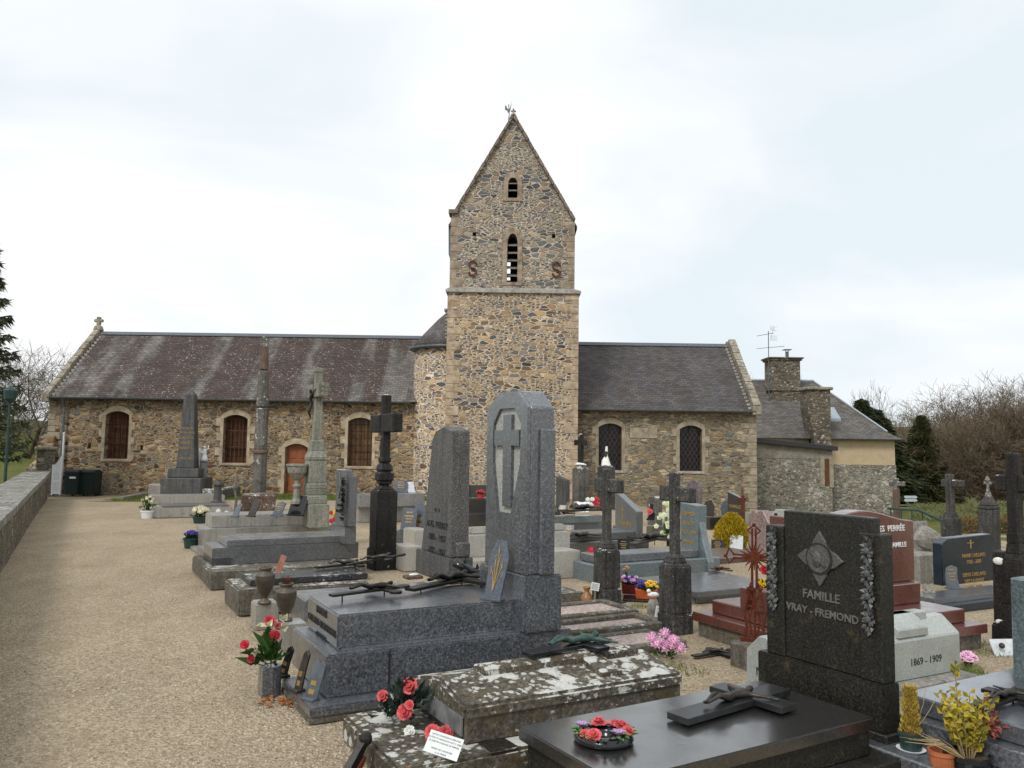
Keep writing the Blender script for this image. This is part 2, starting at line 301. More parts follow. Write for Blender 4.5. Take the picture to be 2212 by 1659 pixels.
# ------------------------------------------------------------------ mesh builder
class MB:
    def __init__(s): s.v = []; s.f = []; s.uv = {}
    def add(s, vs, fs):
        n = len(s.v); s.v += [Vector(v) for v in vs]; s.f += [tuple(i+n for i in f) for f in fs]; return s
    def box(s, x0, y0, z0, x1, y1, z1, tx=0, ty=0):
        a = [(x0, y0, z0), (x1, y0, z0), (x1, y1, z0), (x0, y1, z0), (x0+tx, y0+ty, z1), (x1-tx, y0+ty, z1), (x1-tx, y1-ty, z1), (x0+tx, y1-ty, z1)]
        return s.add(a, [(0, 3, 2, 1), (4, 5, 6, 7), (0, 1, 5, 4), (1, 2, 6, 5), (2, 3, 7, 6), (3, 0, 4, 7)])
    def prism(s, poly, fn, a, b):      # poly in 2-D, fn(u,v,t)->point
        n = len(poly); v = [fn(u, w_, a) for u, w_ in poly]+[fn(u, w_, b) for u, w_ in poly]
        return s.add(v, [tuple(range(n))[::-1], tuple(range(n, 2*n))]+[(i, (i+1) % n, n+(i+1) % n, n+i) for i in range(n)])
    def px(s, poly, x0, x1): return s.prism(poly, lambda u, w_, t: (t, u, w_), x0, x1)     # profile in y,z
    def py(s, poly, y0, y1): return s.prism(poly, lambda u, w_, t: (u, t, w_), y0, y1)     # profile in x,z
    def pz(s, poly, z0, z1): return s.prism(poly, lambda u, w_, t: (u, w_, t), z0, z1)
    def tube(s, p0, p1, r0, r1=None, n=8, caps=True):
        p0 = Vector(p0); p1 = Vector(p1); r1 = r0 if r1 is None else r1
        d = (p1-p0); d = d.normalized() if d.length > 1e-6 else Vector((0, 0, 1)); a = d.orthogonal().normalized(); b = d.cross(a)
        v = [p0+(a*math.cos(2*math.pi*i/n)+b*math.sin(2*math.pi*i/n))*r0 for i in range(n)]+[p1+(a*math.cos(2*math.pi*i/n)+b*math.sin(2*math.pi*i/n))*r1 for i in range(n)]
        f = [(i, (i+1) % n, n+(i+1) % n, n+i) for i in range(n)]
        if caps: f += [tuple(range(n))[::-1], tuple(range(n, 2*n))]
        return s.add(v, f)
    def path(s, pts, rs, n=7):
        if not hasattr(rs, '__len__'): rs = [rs]*len(pts)
        pts = [Vector(p) for p in pts]; v = []; a = None
        for i, p in enumerate(pts):
            d = (pts[min(i+1, len(pts)-1)]-pts[max(i-1, 0)]).normalized()
            a = d.orthogonal().normalized() if a is None else (a-d*a.dot(d)).normalized()
            b = d.cross(a); v += [p+(a*math.cos(2*math.pi*k/n)+b*math.sin(2*math.pi*k/n))*rs[i] for k in range(n)]
        f = [tuple(range(n))[::-1], tuple(range(n*(len(pts)-1), n*len(pts)))]
        for i in range(len(pts)-1): f += [(i*n+k, i*n+(k+1) % n, (i+1)*n+(k+1) % n, (i+1)*n+k) for k in range(n)]
        return s.add(v, f)
    def lathe(s, prof, c=(0, 0, 0), n=20, sq=0):
        c = Vector(c); v = []
        for r, z in prof: v += [c+Vector((r*math.cos(2*math.pi*k/n), r*math.sin(2*math.pi*k/n), z)) for k in range(n)]
        f = [tuple(range(n))[::-1], tuple(range(n*(len(prof)-1), n*len(prof)))]
        for i in range(len(prof)-1): f += [(i*n+k, i*n+(k+1) % n, (i+1)*n+(k+1) % n, (i+1)*n+k) for k in range(n)]
        return s.add(v, f)
    def ball(s, c, r, n=8, sq=(1, 1, 1)):
        c = Vector(c); prof = [(max(1e-4, math.sin(math.pi*i/n)*r), -math.cos(math.pi*i/n)*r) for i in range(n+1)]
        m = MB().lathe(prof, (0, 0, 0), n+2); return s.add([c+Vector((v.x*sq[0], v.y*sq[1], v.z*sq[2])) for v in m.v], m.f)
    def leaf(s, p, d, w_, l, nrm=None, bend=.2):
        p = Vector(p); d = Vector(d).normalized(); a = d.cross(nrm if nrm is not None else Vector((rnd.uniform(-1, 1), rnd.uniform(-1, 1), rnd.uniform(-1, 1))))
        a = a.normalized() if a.length > 1e-5 else d.orthogonal().normalized(); up = a.cross(d)
        return s.add([p, p+d*l*.5+a*w_*.5+up*l*bend, p+d*l, p+d*l*.5-a*w_*.5+up*l*bend], [(0, 1, 2), (0, 2, 3)])
    def blade(s, p, d, w_, l):
        p = Vector(p); d = Vector(d).normalized(); a = d.cross(Vector((rnd.uniform(-1, 1), rnd.uniform(-1, 1), 0))).normalized()
        return s.add([p-a*w_/2, p+a*w_/2, p+d*l], [(0, 1, 2)])
    def xf(s, mat): s.v = [mat@v for v in s.v]; return s
    def mesh(s, name, bevel=0, smooth=False, seg=1, jitter=0):
        me = bpy.data.meshes.new(name); me.from_pydata(s.v, [], s.f)
        bm = bmesh.new(); bm.from_mesh(me); bmesh.ops.recalc_face_normals(bm, faces=bm.faces)
        if bevel:
            es = [e for e in bm.edges if len(e.link_faces) == 2 and e.calc_face_angle(0) > .5]
            bmesh.ops.bevel(bm, geom=es, offset=bevel, segments=seg, affect='EDGES', clamp_overlap=True)
        if jitter:
            for v in bm.verts: v.co += Vector((mnoise.noise(v.co*3+Vector((9, 0, 0))), mnoise.noise(v.co*3), mnoise.noise(v.co*3+Vector((0, 7, 0)))))*jitter
        bm.to_mesh(me); bm.free()
        if smooth:
            for p in me.polygons: p.use_smooth = True
        return me

def obj(name, me, mat, parent=None):
    o = bpy.data.objects.new(name, me); sc.collection.objects.link(o)
    if not me.materials: me.materials.append(mat)
    if parent: o.parent = parent
    return o
def struct(o, kind='structure'): o['kind'] = kind; return o
LABELS = {}
class T:
    def __init__(s, name, label, cat, P, th=None, group=None, M4=None, scale=1):
        s.o = bpy.data.objects.new(name, None); sc.collection.objects.link(s.o); s.o.empty_display_size = .1
        s.o['label'] = label; s.o['category'] = cat
        if group: s.o['group'] = group
        th = math.radians(TH if th is None else th)
        s.V = Vector((math.cos(th), math.sin(th), 0)); s.U = Vector((-math.sin(th), math.cos(th), 0)); s.P = Vector(P)
        s.M = M4 if M4 is not None else Matrix.Translation(s.P)@Matrix.Rotation(th, 4, 'Z'); s.I = s.M.inverted()
        s.o.matrix_world = s.M
    def add(s, name, mb, mat, parent=None, bevel=0, smooth=False, label=None, seg=1, jitter=0):
        o = obj(name, mb.mesh(name, bevel, smooth, seg, jitter), mat, parent or s.o)
        if label: o['label'] = label
        return o
    # a block fitted to the photograph: near bottom corner, then column of the right end, column of the far-left end, row of the near top corner
    def fit(s, near, zb, xr, xl, yt=None, H=None, L=None, W=None):
        P = gz(near[0], near[1], zb)
        L = sx(P, s.V, xr) if L is None else L; W = sx(P, s.U, xl) if W is None else W
        H = sy(P, Z, yt) if H is None else H; q = s.I@P
        return q.x, q.y, q.z, L, W, H
    def pbox(s, name, mat, near, zb, xr, xl, yt=None, H=None, L=None, W=None, bevel=.008, seg=2, jitter=0, ret=False, mb=None):
        x, y, z, L, W, H = s.fit(near, zb, xr, xl, yt, H, L, W)
        m = (mb or MB()).box(x, y, z, x+L, y+W, z+H)
        if name: s.add(name, m, mat, bevel=bevel, seg=seg, jitter=jitter)
        return x, y, z, L, W, H, zb+H

def text(s, parent, name, mat, txt, mat4, size, depth=.004, bold=.0, align='CENTER'):
    cu = bpy.data.curves.new(name, 'FONT'); cu.body = txt; cu.size = size; cu.extrude = depth; cu.align_x = align; cu.align_y = 'CENTER'; cu.offset = bold; cu.resolution_u = 2
    to = bpy.data.objects.new('tmp', cu); sc.collection.objects.link(to)
    me = bpy.data.meshes.new_from_object(to.evaluated_get(bpy.context.evaluated_depsgraph_get())); me.transform(mat4); me.name = name
    bpy.data.objects.remove(to); me.materials.clear()
    return obj(name, me, mat, parent)
def fl(x, y, z):   # text on a face looking along local -X
    return Matrix(((0, 0, -1, x), (-1, 0, 0, y), (0, 1, 0, z), (0, 0, 0, 1)))
def fc(x, y, z):   # on a face looking along local -Y
    return Matrix(((1, 0, 0, x), (0, 0, -1, y), (0, 1, 0, z), (0, 0, 0, 1)))

exec_parts = []
# ------------------------------------------------------------------ terrain
def axis(lo, hi, fine0, fine1, step, far):
    a = []; x = fine0
    while x <= fine1: a.append(x); x += step
    s = step; x = fine1
    while x < hi: s *= 1.28; x += s; a.append(x)
    s = step; x = fine0; b = []
    while x > lo: s *= 1.28; x -= s; b.append(x)
    return b[::-1]+a
xs = axis(-340, 340, -34, 34, .55, 0); ys = axis(-60, 420, 0, 66, .55, 0)
vs = []; fs = []; gm = []
def graveyard_grass(x, y):
    n = mnoise.noise(Vector((x*.35, y*.35, 0)))+.5*mnoise.noise(Vector((x*1.3, y*1.3, 3)))
    k = 0
    if y > 27.6 and -14.2+.6*n < x < 1 and y < 31.6: k = 1 if y > 28.2+1.2*n+.12*(x+8) else 0
    if x > 2 and y < 33: k = max(k, ss((x-2)/5)*ss((y-5)/4)*max(0, .30+1.1*n))
    bx = x-(-7.0-(y-12.76)*math.tan(math.radians(TH)))   # beyond the left wall
    if bx < -1.2: k = 1
    if y > 39 or (x > 13 and y > 26): k = 1
    return max(0, min(1, k))
for y in ys:
    for x in xs:
        vs.append((x, y, tz(x, y)+.012*mnoise.noise(Vector((x*.8, y*.8, 0))))); gm.append(graveyard_grass(x, y))
nx = len(xs)
for j in range(len(ys)-1):
    for i in range(nx-1): fs.append((j*nx+i, j*nx+i+1, (j+1)*nx+i+1, (j+1)*nx+i))
me = bpy.data.meshes.new('ground'); me.from_pydata(vs, [], fs)
at_ = me.color_attributes.new('surface', 'FLOAT_COLOR', 'POINT')
for i, k in enumerate(gm): at_.data[i].color = (k, k, k, 1)
for p in me.polygons: p.use_smooth = True
m = M('gravel_and_grass', .95, .12); v = m.co()
k = m.n('Attribute', attribute_name='surface').outputs['Fac']
pc = m.n('SeparateColor', {0: m.n('TexVoronoi', {'Vector': v, 'Scale': 55.}).outputs['Color']})
peb = m.ramp(pc.outputs[0], [(0, (.14, .11, .075)), (.2, (.30, .245, .17)), (.6, (.40, .335, .24)), (.85, (.53, .46, .35)), (1, (.60, .55, .45))])
peb = m.mix(.55, peb, m.ramp(m.noise(v, 24, 4, .7), [(.3, (.19, .145, .095)), (.7, (.49, .41, .30))]))
big = m.mix(.5, m.ramp(m.noise(v, .45, 6, .65), [(.3, .74), (.7, 1.2)]), m.ramp(m.noise(m.co((1, .4, 1)), 2.2, 5, .7), [(.35, .82), (.65, 1.16)])); peb = m.mix(1, peb, big, 'MULTIPLY')
dirt = m.ramp(m.noise(v, 1.6, 6, .7), [(.55, 0), (.68, .5)]); peb = m.mix(dirt, peb, (.26, .20, .135)); peb = m.mix(1, peb, (1.04, 1.01, .97), 'MULTIPLY')
gr = m.mix(.5, m.ramp(m.noise(v, 7, 6, .75), [(.3, (.045, .075, .012)), (.5, (.11, .14, .03)), (.7, (.24, .20, .08))]), m.ramp(m.noise(v, .9, 6, .7), [(.35, (.05, .08, .015)), (.5, (.12, .13, .03)), (.65, (.22, .17, .08))]))
far = m.ramp(m.noise(m.co((.05, .05, .05)), 1.6, 5, .6), [(.35, (.075, .095, .02)), (.55, (.125, .125, .04)), (.7, (.16, .12, .06))])
d = m.n('CameraData') if False else None
gr = m.mix(.35, gr, far)
kk = m.ramp(m.math('ADD', k, m.math('MULTIPLY', m.math('SUBTRACT', m.noise(v, 5, 5, .7), .5), .7)), [(.42, 0), (.6, 1)])
m.col(m.mix(kk, peb, gr)); m.bump(m.math('ADD', m.vor(v, 52), m.noise(v, 30, 3)), .8, .02)
struct(obj('ground', me, m.m))

def ribbon(name, pts, width, mat, lift=.03, kind='structure'):
    vs = []; fs = []
    P = []
    for a, b in zip(pts, pts[1:]):
        n = max(2, int((Vector(b)-Vector(a)).length/1.2))
        P += [Vector(a).lerp(Vector(b), i/n) for i in range(n)]
    P.append(Vector(pts[-1]))
    for i, p in enumerate(P):
        d = (P[min(i+1, len(P)-1)]-P[max(0, i-1)]).normalized(); nn = Vector((-d.y, d.x))
        for t in (-.5, -.25, 0, .25, .5):
            q = p+nn*width*t; vs.append((q.x, q.y, tz(q.x, q.y)+lift))
    for i in range(len(P)-1):
        for j in range(4): fs.append((i*5+j, i*5+j+1, i*5+j+6, i*5+j+5))
    me = bpy.data.meshes.new(name); me.from_pydata(vs, [], fs)
    o = obj(name, me, mat); struct(o, kind); return o
ROAD = stone('asphalt', (.13, .125, .12), (.08, .078, .075), (.20, .19, .18), 40, .9, .2, .3)
ribbon('road', [(-20.5, 20), (-23.6, 30), (-28.8, 42), (-39, 58), (-60, 76)], 3.4, ROAD, .06)
ribbon('lane', [(17, 47.5), (26, 50), (38, 53.5), (60, 62)], 4.2, stone('lane_asphalt', (.20, .17, .15), (.14, .12, .1), (.26, .23, .2), 30, .9, .1, .3), .08)

# ------------------------------------------------------------------ church
Y0 = 31.5; YT = 30.4; YR = 34.85
ch = T('church', 'rubble stone village church with saddleback bell tower, round stair turret and slate roofs', 'church', (0, Y0, 0), 0)
def addw(t, name, mb, mat, parent=None, bevel=0, smooth=False, jitter=0, label=None):
    mb.xf(t.I); return t.add(name, mb, mat, parent, bevel, smooth, label, jitter=jitter)
def arc(xa, xb, z0, zs, zt, n=8, pointed=False):
    pts = [(xa, z0), (xb, z0)]; mid = (xa+xb)/2; h = zt-zs; a = (xb-xa)/2
    if pointed:
        for i in range(n+1):
            t = i/n; pts.append((xb-a*(t**1.9), zs+h*math.sin(t*math.pi/2)**.9*1.0)) if t < 1 else pts.append((mid, zt))
        for i in range(n-1, -1, -1): t = i/n; pts.append((xa+a*(t**1.9), zs+h*math.sin(t*math.pi/2)**.9))
        return pts
    r = (a*a+h*h)/(2*h); th = math.asin(min(1, a/r))
    for i in range(n+1):
        t = th-2*th*i/n; pts.append((mid+r*math.sin(t), zt-r+r*math.cos(t)))
    return pts
def plate(mb, outer, holes, y0, y1):     # front face at y0 with holes, closed back to y1
    ls = [[Vector((p[0], 0, p[1])) for p in outer]]+[[Vector((p[0], 0, p[1])) for p in h] for h in holes]
    flat = [p for l in ls for p in l]; tri = tessellate_polygon(ls); n = len(flat)
    vs = [(p.x, y0, p.z) for p in flat]+[(p.x, y1, p.z) for p in flat]; fs = [tuple(t) for t in tri]; k = 0
    for l in ls:
        m_ = len(l); fs += [(k+i, k+(i+1) % m_, n+k+(i+1) % m_, n+k+i) for i in range(m_)]; k += m_
    mb.add(vs, fs); return mb
def wz(x, y, Y): p = at(x, y, Y); return p.x, p.z

winN = [(227, 278, 888, 991, 'b'), (482, 534, 896, 1000, 'b'), (751, 804, 902, 1007, 'y')]
winC = [(1293, 1343, 914.5, 1015.6, 'd'), (1468, 1516.5, 919, 1017.6, 'd')]
def win_open(w_, Y=Y0):
    x0, za = wz(w_[0], w_[3], Y); x1, zb = wz(w_[1], w_[2], Y); x1 = wz(w_[1], (w_[2]+w_[3])/2, Y)[0]; x0 = wz(w_[0], (w_[2]+w_[3])/2, Y)[0]
    zt = wz((w_[0]+w_[1])/2, w_[2], Y)[1]; z0 = wz((w_[0]+w_[1])/2, w_[3], Y)[1]
    return x0, x1, z0, zt-.15, zt
door = (615, 664, 958.5, 1064)
XL = wz(103, 940, Y0)[0]; XR = wz(1634, 960, Y0)[0]
ZEN = wz(500, 864, Y0-.3)[1]; ZEC = wz(1450, 887, Y0-.3)[1]
ZRN = wz(560, 724, YR)[1]; ZRC = wz(1410, 744, YR)[1]
XT0 = wz(963, 870, YT)[0]; XT1 = wz(1248, 870, YT)[0]
oN = [win_open(q) for q in winN]; oC = [win_open(q) for q in winC]; oD = win_open(door)
oD = (oD[0], oD[1], -.05, oD[3], oD[4])
holes = [arc(*q) for q in oN]+[arc(*oD)]
for (hx, hy) in ((357, 964), (566, 969), (1078, 970)):
    pass
holes += [[(x-.06, z-.1), (x+.06, z-.1), (x+.06, z+.1), (x-.06, z+.1)] for x, z in (wz(192.5, 963, Y0), wz(305.5, 967, Y0))]
mb = plate(MB(), [(XL, -1.2), (XT0+.3, -1.2), (XT0+.3, ZEN), (XL, ZEN)], holes, Y0, Y0+.45)
nave = addw(ch, 'nave_wall', mb, R_NAVE)
mb = plate(MB(), [(XT1-.3, -2.2), (XR, -2.2), (XR, ZEC), (XT1-.3, ZEC)], [arc(*q) for q in oC], Y0, Y0+.45)
chan = addw(ch, 'chancel_wall', mb, R_CHAN)
# gable end walls and back walls
def gable(x0, x1, ze, zr, mat, nm):
    mb = MB().px([(Y0+.01, -2.2), (2*YR-Y0, -2.2), (2*YR-Y0, ze), (YR, zr+.02), (Y0+.01, ze)], x0, x1)
    return addw(ch, nm, mb, mat)
gable(XL-.0, XL+.6, ZEN-.05, ZRN-.12, R_NAVE, 'nave_gable_wall'); gable(XR-.6, XR, ZEC-.05, ZRC-.12, R_CHAN, 'chancel_gable_wall')
addw(ch, 'rear_wall', MB().box(XL+.6, 2*YR-Y0-.5, -2, XR-.6, 2*YR-Y0-.01, ZEN-.1), R_CHAN)
def openfit(o, kind, surr, zfloor=None):
    x0, x1, z0, zs, zt = o; yb = Y0+.30
    gm_ = {'b': M_GLASSB, 'y': M_GLASSY, 'd': M_GLASSD}[kind]
    pane = addw(ch, 'window', plate(MB(), arc(x0-.02, x1+.02, z0-.02, zs, zt+.02), [], yb, yb+.06), gm_)
    b = MB()
    if kind in 'by':
        for i in range(6): x = x0+(x1-x0)*(i+.5)/6; b.tube((x, yb-.07, z0), (x, yb-.07, zt-.02-.2*abs(i-2.5)/2.8), .014, n=6)
        for t in (.33, .67): z = z0+(zt-z0)*t; b.box(x0, yb-.10, z-.013, x1, yb-.075, z+.013)
        ob = ch.add('window_bars', b.xf(ch.I), M_IRON, pane)
        lead = MB()
        for i in range(1, 4): x = x0+(x1-x0)*i/4; lead.box(x-.012, yb-.012, z0, x+.012, yb-.004, zt-.08)
        for i in range(1, 7): z = z0+(zt-z0)*i/7; lead.box(x0, yb-.011, z-.01, x1, yb-.003, z+.01)
        ch.add('window_leading', lead.xf(ch.I), M_FRAME, pane)
    else:
        n = 9; wd = x1-x0; st = wd/5
        def clip(a, c):   # diagonals
            for sgn in (1, -1):
                for k_ in range(-12, 18):
                    xs_ = x0+k_*st; pts = []
                    for t in range(0, 41):
                        z = z0+(zt-.12-z0)*t/40; x = xs_+sgn*(z-z0)*.62
                        if x0+.01 < x < x1-.01: pts.append((x, z))
                    if len(pts) > 2: b.tube((pts[0][0], yb-.13+.01*sgn, pts[0][1]), (pts[-1][0], yb-.13+.01*sgn, pts[-1][1]), .0048, n=4)
        clip(0, 0)
        ch.add('window_mesh', b.xf(ch.I), M_WIRE, pane)
        fr = MB()
        for t in (.36, .68): z = z0+(zt-z0)*t; fr.box(x0, yb-.05, z-.03, x1, yb-.01, z+.03)
        for i in (0, 1, 2): x = x0+.04+(x1-x0-.08)*i/2; fr.box(x-.035, yb-.052, z0, x+.035, yb-.012, zt-.15*(i != 1))
        fr.box(x0, yb-.054, z0, x1, yb-.014, z0+.05)
        ch.add('window_frame', fr.xf(ch.I), M_FRAME, pane)
    surround(o, surr, pane)
def surround(o, surr, pane, sill=True, wide=(.12, .27)):
    x0, x1, z0, zs, zt = o; outer = []; h = (zs-z0)/6
    L_ = []
    for i in range(6):
        e = wide[i % 2]*rnd.uniform(.85, 1.15); L_ += [(x0-e, z0+h*i), (x0-e, z0+h*(i+1)-.001)]
    R_ = []
    for i in range(6):
        e = wide[(i+1) % 2]*rnd.uniform(.85, 1.15); R_ += [(x1+e, z0+h*i), (x1+e, z0+h*(i+1)-.001)]
    top = [(p[0], p[1]) for p in arc(x0-.16, x1+.16, z0, zs+.02, zt+.21, 8)[2:]]
    outer = [(x0-.12, z0-.12), (x1+.12, z0-.12)]+R_+top+L_[::-1]
    mb = plate(MB(), outer, [arc(x0, x1, z0, zs, zt)], Y0-.025, Y0+.02)
    ch.add('surround_stones', mb.xf(ch.I), surr, pane)
    if sill: ch.add('sill', MB().box(x0-.08, Y0-.05, z0-.1, x1+.08, Y0+.2, z0-.015).xf(ch.I), surr if surr is SURR else STRING, pane, .008)
for q, o in zip(winN, oN): openfit(o, q[4], SURR)
for q, o in zip(winC, oC): openfit(o, q[4], SURRC)
# priest door
x0, x1, z0, zs, zt = oD
dr = addw(ch, 'door', plate(MB(), arc(x0-.02, x1+.02, z0, zs, zt+.02), [], Y0+.2, Y0+.26), M_WOOD)
mb = MB(); md = (x0+x1)/2
for a, b in ((x0+.05, md-.03), (md+.03, x1-.05)):
    for c_, d_ in ((.08, .34), (.38, .68), (.72, .93)): mb.box(a+.04, Y0+.18, z0+(zt-z0)*c_, b-.04, Y0+.205, z0+(zt-z0)*d_-.02)
ch.add('door_panels', mb.xf(ch.I), M_WOOD, dr, .006)
surround(oD, SURR, dr, False, (.12, .26))
ch.add('door_handle', MB().ball((x0+.09, Y0+.16, z0+.95), .03).xf(ch.I), M_IRON, dr)
# inscription tablet and lichened boss on the chancel wall
xa, za = wz(1391, 935, Y0)
addw(ch, 'blank_tablet', MB().box(xa-.55, Y0-.02, za-.2, xa+.52, Y0+.02, za+.2), SURRC)
# ---- roofs
def roofplane(name, mat, x0, x1, ya, za, yb, zb, thick=.07, over=0):
    d = math.hypot(yb-ya, zb-za); n = Vector((0, -(zb-za), (yb-ya))).normalized()*thick
    v_ = [Vector(p) for p in ((x0, ya, za), (x1, ya, za), (x1, yb, zb), (x0, yb, zb))]; v_ += [p-n for p in v_]
    me = bpy.data.meshes.new(name); me.from_pydata([ch.I@p for p in v_], [], [(0, 1, 2, 3), (7, 6, 5, 4), (0, 4, 5, 1), (1, 5, 6, 2), (2, 6, 7, 3), (3, 7, 4, 0)])
    uv = me.uv_layers.new(name='UVMap'); c = [(x0, 0), (x1, 0), (x1, d), (x0, d)]
    for p in me.polygons:
        for li in p.loop_indices: uv.data[li].uv = c[me.loops[li].vertex_index % 4]
    return obj(name, me, mat, ch.o)
def bandx(px_): return wz(px_, 862, Y0-.25)[0]
bx0, bx1 = XL, XT0
def bt(px_): return (bandx(px_)-bx0)/(bx1-bx0)
bands = [(0, .08)]+[(bt(a), b) for a, b in ((185, .1), (205, .8), (228, .85), (240, .08), (262, .12), (278, 1), (388, 1), (402, .12), (425, .1), (440, 1), (510, 1), (524, .12), (545, .15), (556, 1), (622, 1), (634, .2), (652, .15), (666, 1), (745, 1), (757, .2), (775, .2), (786, 1), (812, 1), (820, .15), (850, .2)) if 0 < bt(a) < 1]
def cut(bands):   # at most 32 stops
    return bands[:31]
S_NAVE = slate('nave_slates', (.064, .058, .056), cut(bands), (.062, .034, .024), .85, bx0, bx1, .3, 1.1, 1.0)
S_CHAN = slate('chancel_slates', (.085, .082, .086), None, (.075, .060, .050), .7, 0, 1, .35, .5)
S_TUR = slate('turret_slates', (.12, .11, .11), None, (.10, .08, .065), .5)
S_HOU = slate('house_slates', (.125, .12, .118), None, (.10, .085, .06), .6, orange=.3, spots=.8)
eY = Y0-.28
rf = roofplane('nave_roof', S_NAVE, XL+.12, XT0+1.2, eY, ZEN+.03, YR, ZRN)
roofplane('nave_rear_roof', S_NAVE, XL+.12, XT0+1.2, 2*YR-eY, ZEN+.03, YR, ZRN)
rc = roofplane('chancel_roof', S_CHAN, XT1-.6, XR-.15, eY, ZEC+.03, YR, ZRC)
roofplane('chancel_rear_roof', S_CHAN, XT1-.6, XR-.15, 2*YR-eY, ZEC+.03, YR, ZRC)
addw(ch, 'ridge_cap', MB().prism([(-.16, -.10), (0, .05), (.16, -.10), (0, -.02)], lambda u, w_, t: (t, YR+u, ZRN+w_+.02), XL+.2, XT0+1), M_ZINC)
addw(ch, 'ridge_cap', MB().prism([(-.16, -.10), (0, .05), (.16, -.10), (0, -.02)], lambda u, w_, t: (t, YR+u, ZRC+w_+.02), XT1-.2, XR-.3), M_ZINC)
def halfpipe(x0, x1, y, z, r=.075):
    pr = [(r*math.cos(a), r*math.sin(a)) for a in [math.pi+math.pi*i/8 for i in range(9)]]+[(r*.85*math.cos(a), r*.85*math.sin(a)) for a in [2*math.pi-math.pi*i/8 for i in range(9)]]
    return MB().prism(pr, lambda u, w_, t: (t, y+u, z+w_), x0, x1)
addw(ch, 'gutter', halfpipe(XL+.1, -3.9, eY-.05, ZEN+.03), M_ZINC); addw(ch, 'gutter', halfpipe(XT1, XR-.1, eY-.05, ZEC+.03), M_ZINC)
xd = wz(135, 960, Y0-.12)[0]
mb = MB().tube((xd, Y0-.14, -.1), (xd, Y0-.14, ZEN-.35), .05, n=10).tube((xd, Y0-.14, ZEN-.35), (xd, eY-.05, ZEN), .05, n=10)
for z in (.8, 2.2): mb.tube((xd, Y0-.14, z), (xd, Y0-.14, z+.06), .062, n=10)
addw(ch, 'downpipe', mb, M_ZINC)
xw = wz(139.5, 970, Y0-.35)[0]; zw = wz(139.5, 930, Y0-.35)[1]
wp = T('white_pole', 'slim white pole standing beside the downpipe at the left corner of the church', 'pole', (xw, Y0-.45, tz(xw, Y0-.45)), 0)
wp.add('post', MB().tube((0, 0, 0), (0, 0, zw), .035, n=8).ball((0, 0, zw), .05, 6), M_WHT)
def coping(name, x, wd, za, zb, ya, yb, n, mat, kn=True, top=.16):
    a = Vector((x, ya, za)); b = Vector((x, yb, zb)); d = (b-a); u = d.normalized(); nn = Vector((0, -u.z, u.y)); mb = MB()
    for i in range(n):
        p = a+d*(i/n+.004); q = a+d*((i+1)/n-.004); e = rnd.uniform(-.012, .012); X0 = x-wd/2+e; X1 = x+wd/2+e
        c = [p-nn*.12, q-nn*.12, q+nn*top, p+nn*top]
        mb.add([(X0, t.y, t.z) for t in c]+[(X1, t.y, t.z) for t in c], [(0, 1, 2, 3), (7, 6, 5, 4), (0, 4, 5, 1), (1, 5, 6, 2), (2, 6, 7, 3), (3, 7, 4, 0)])
    if kn: mb.box(x-wd/2-.03, ya-.12, za-.22, x+wd/2+.03, ya+.3, za+.12)
    return addw(ch, name, mb, mat, bevel=.015)
coping('gable_coping', XL+.02, .25, ZEN+.05, ZRN+.05, eY+.02, YR, 9, COPE)
coping('gable_coping', XL+.02, .32, ZEN+.05, ZRN+.05, 2*YR-eY-.02, YR, 9, COPE)
coping('gable_coping', XR-.06, .30, ZEC+.1, ZRC+.12, eY+.02, YR, 9, COPE, top=.2)
coping('gable_coping', XR-.06, .36, ZEC+.1, ZRC+.12, 2*YR-eY-.02, YR, 9, COPE, top=.2)
mb = MB()
for i in range(20):
    t = (i+.3)/20; y = eY+(YR-eY)*t; z = ZEN+.05+(ZRN-ZEN-.05)*t; mb.box(XL+.2, y-.0, z+.0, XL+.31, y+.07, z+.09)
addw(ch, 'verge_flashing', mb, STRING)
mb = MB()
for i in range(20):
    t = (i+.3)/20; y = eY+(YR-eY)*t; z = ZEC+.05+(ZRC-ZEC-.05)*t; mb.box(XR-.36, y, z, XR-.25, y+.07, z+.09)
addw(ch, 'verge_flashing', mb, STRING)
x, z = XL+.02, ZRN+.2
mb = MB().box(x-.16, YR-.2, z-.1, x+.16, YR+.2, z+.12, .05, .05).box(x-.08, YR-.08, z+.12, x+.08, YR+.08, z+.5).box(x-.19, YR-.075, z+.27, x+.19, YR+.075, z+.4)
addw(ch, 'finial_cross', mb, COPE, bevel=.03)
# buttress at the left corner
bx = XL
addw(ch, 'buttress', MB().px([(Y0-.9, -1), (Y0+.3, -1), (Y0+.3, 2.2), (Y0-.15, 2.1), (Y0-.35, 1.2), (Y0-.9, .9)], bx-.25, bx+.35), R_NAVE, bevel=.03)
def quoins(name, x, sgn, y, z0, z1, mat, h=.30, side=True, wmin=.28, wmax=.5):
    mb = MB(); z = z0; i = 0
    while z < z1-.1:
        hh = h*rnd.uniform(.75, 1.25); hh = min(hh, z1-z); w_ = (wmin if i % 2 else wmax)*rnd.uniform(.85, 1.15); w2 = (wmax if i % 2 else wmin)*.8
        a, b = (x-.014, x+w_) if sgn < 0 else (x-w_, x+.014)
        mb.box(a, y-.016, z+.008, b, y+w2, z+hh-.008); z += hh; i += 1
    return addw(ch, name, mb, mat, bevel=.012)
quoins('corner_stones', XL, -1, Y0, 0, ZEN-.1, SURRC, .3)
quoins('corner_stones', XR, 1, Y0, -1.2, ZEC-.1, SURRC, .26, wmin=.3, wmax=.55)
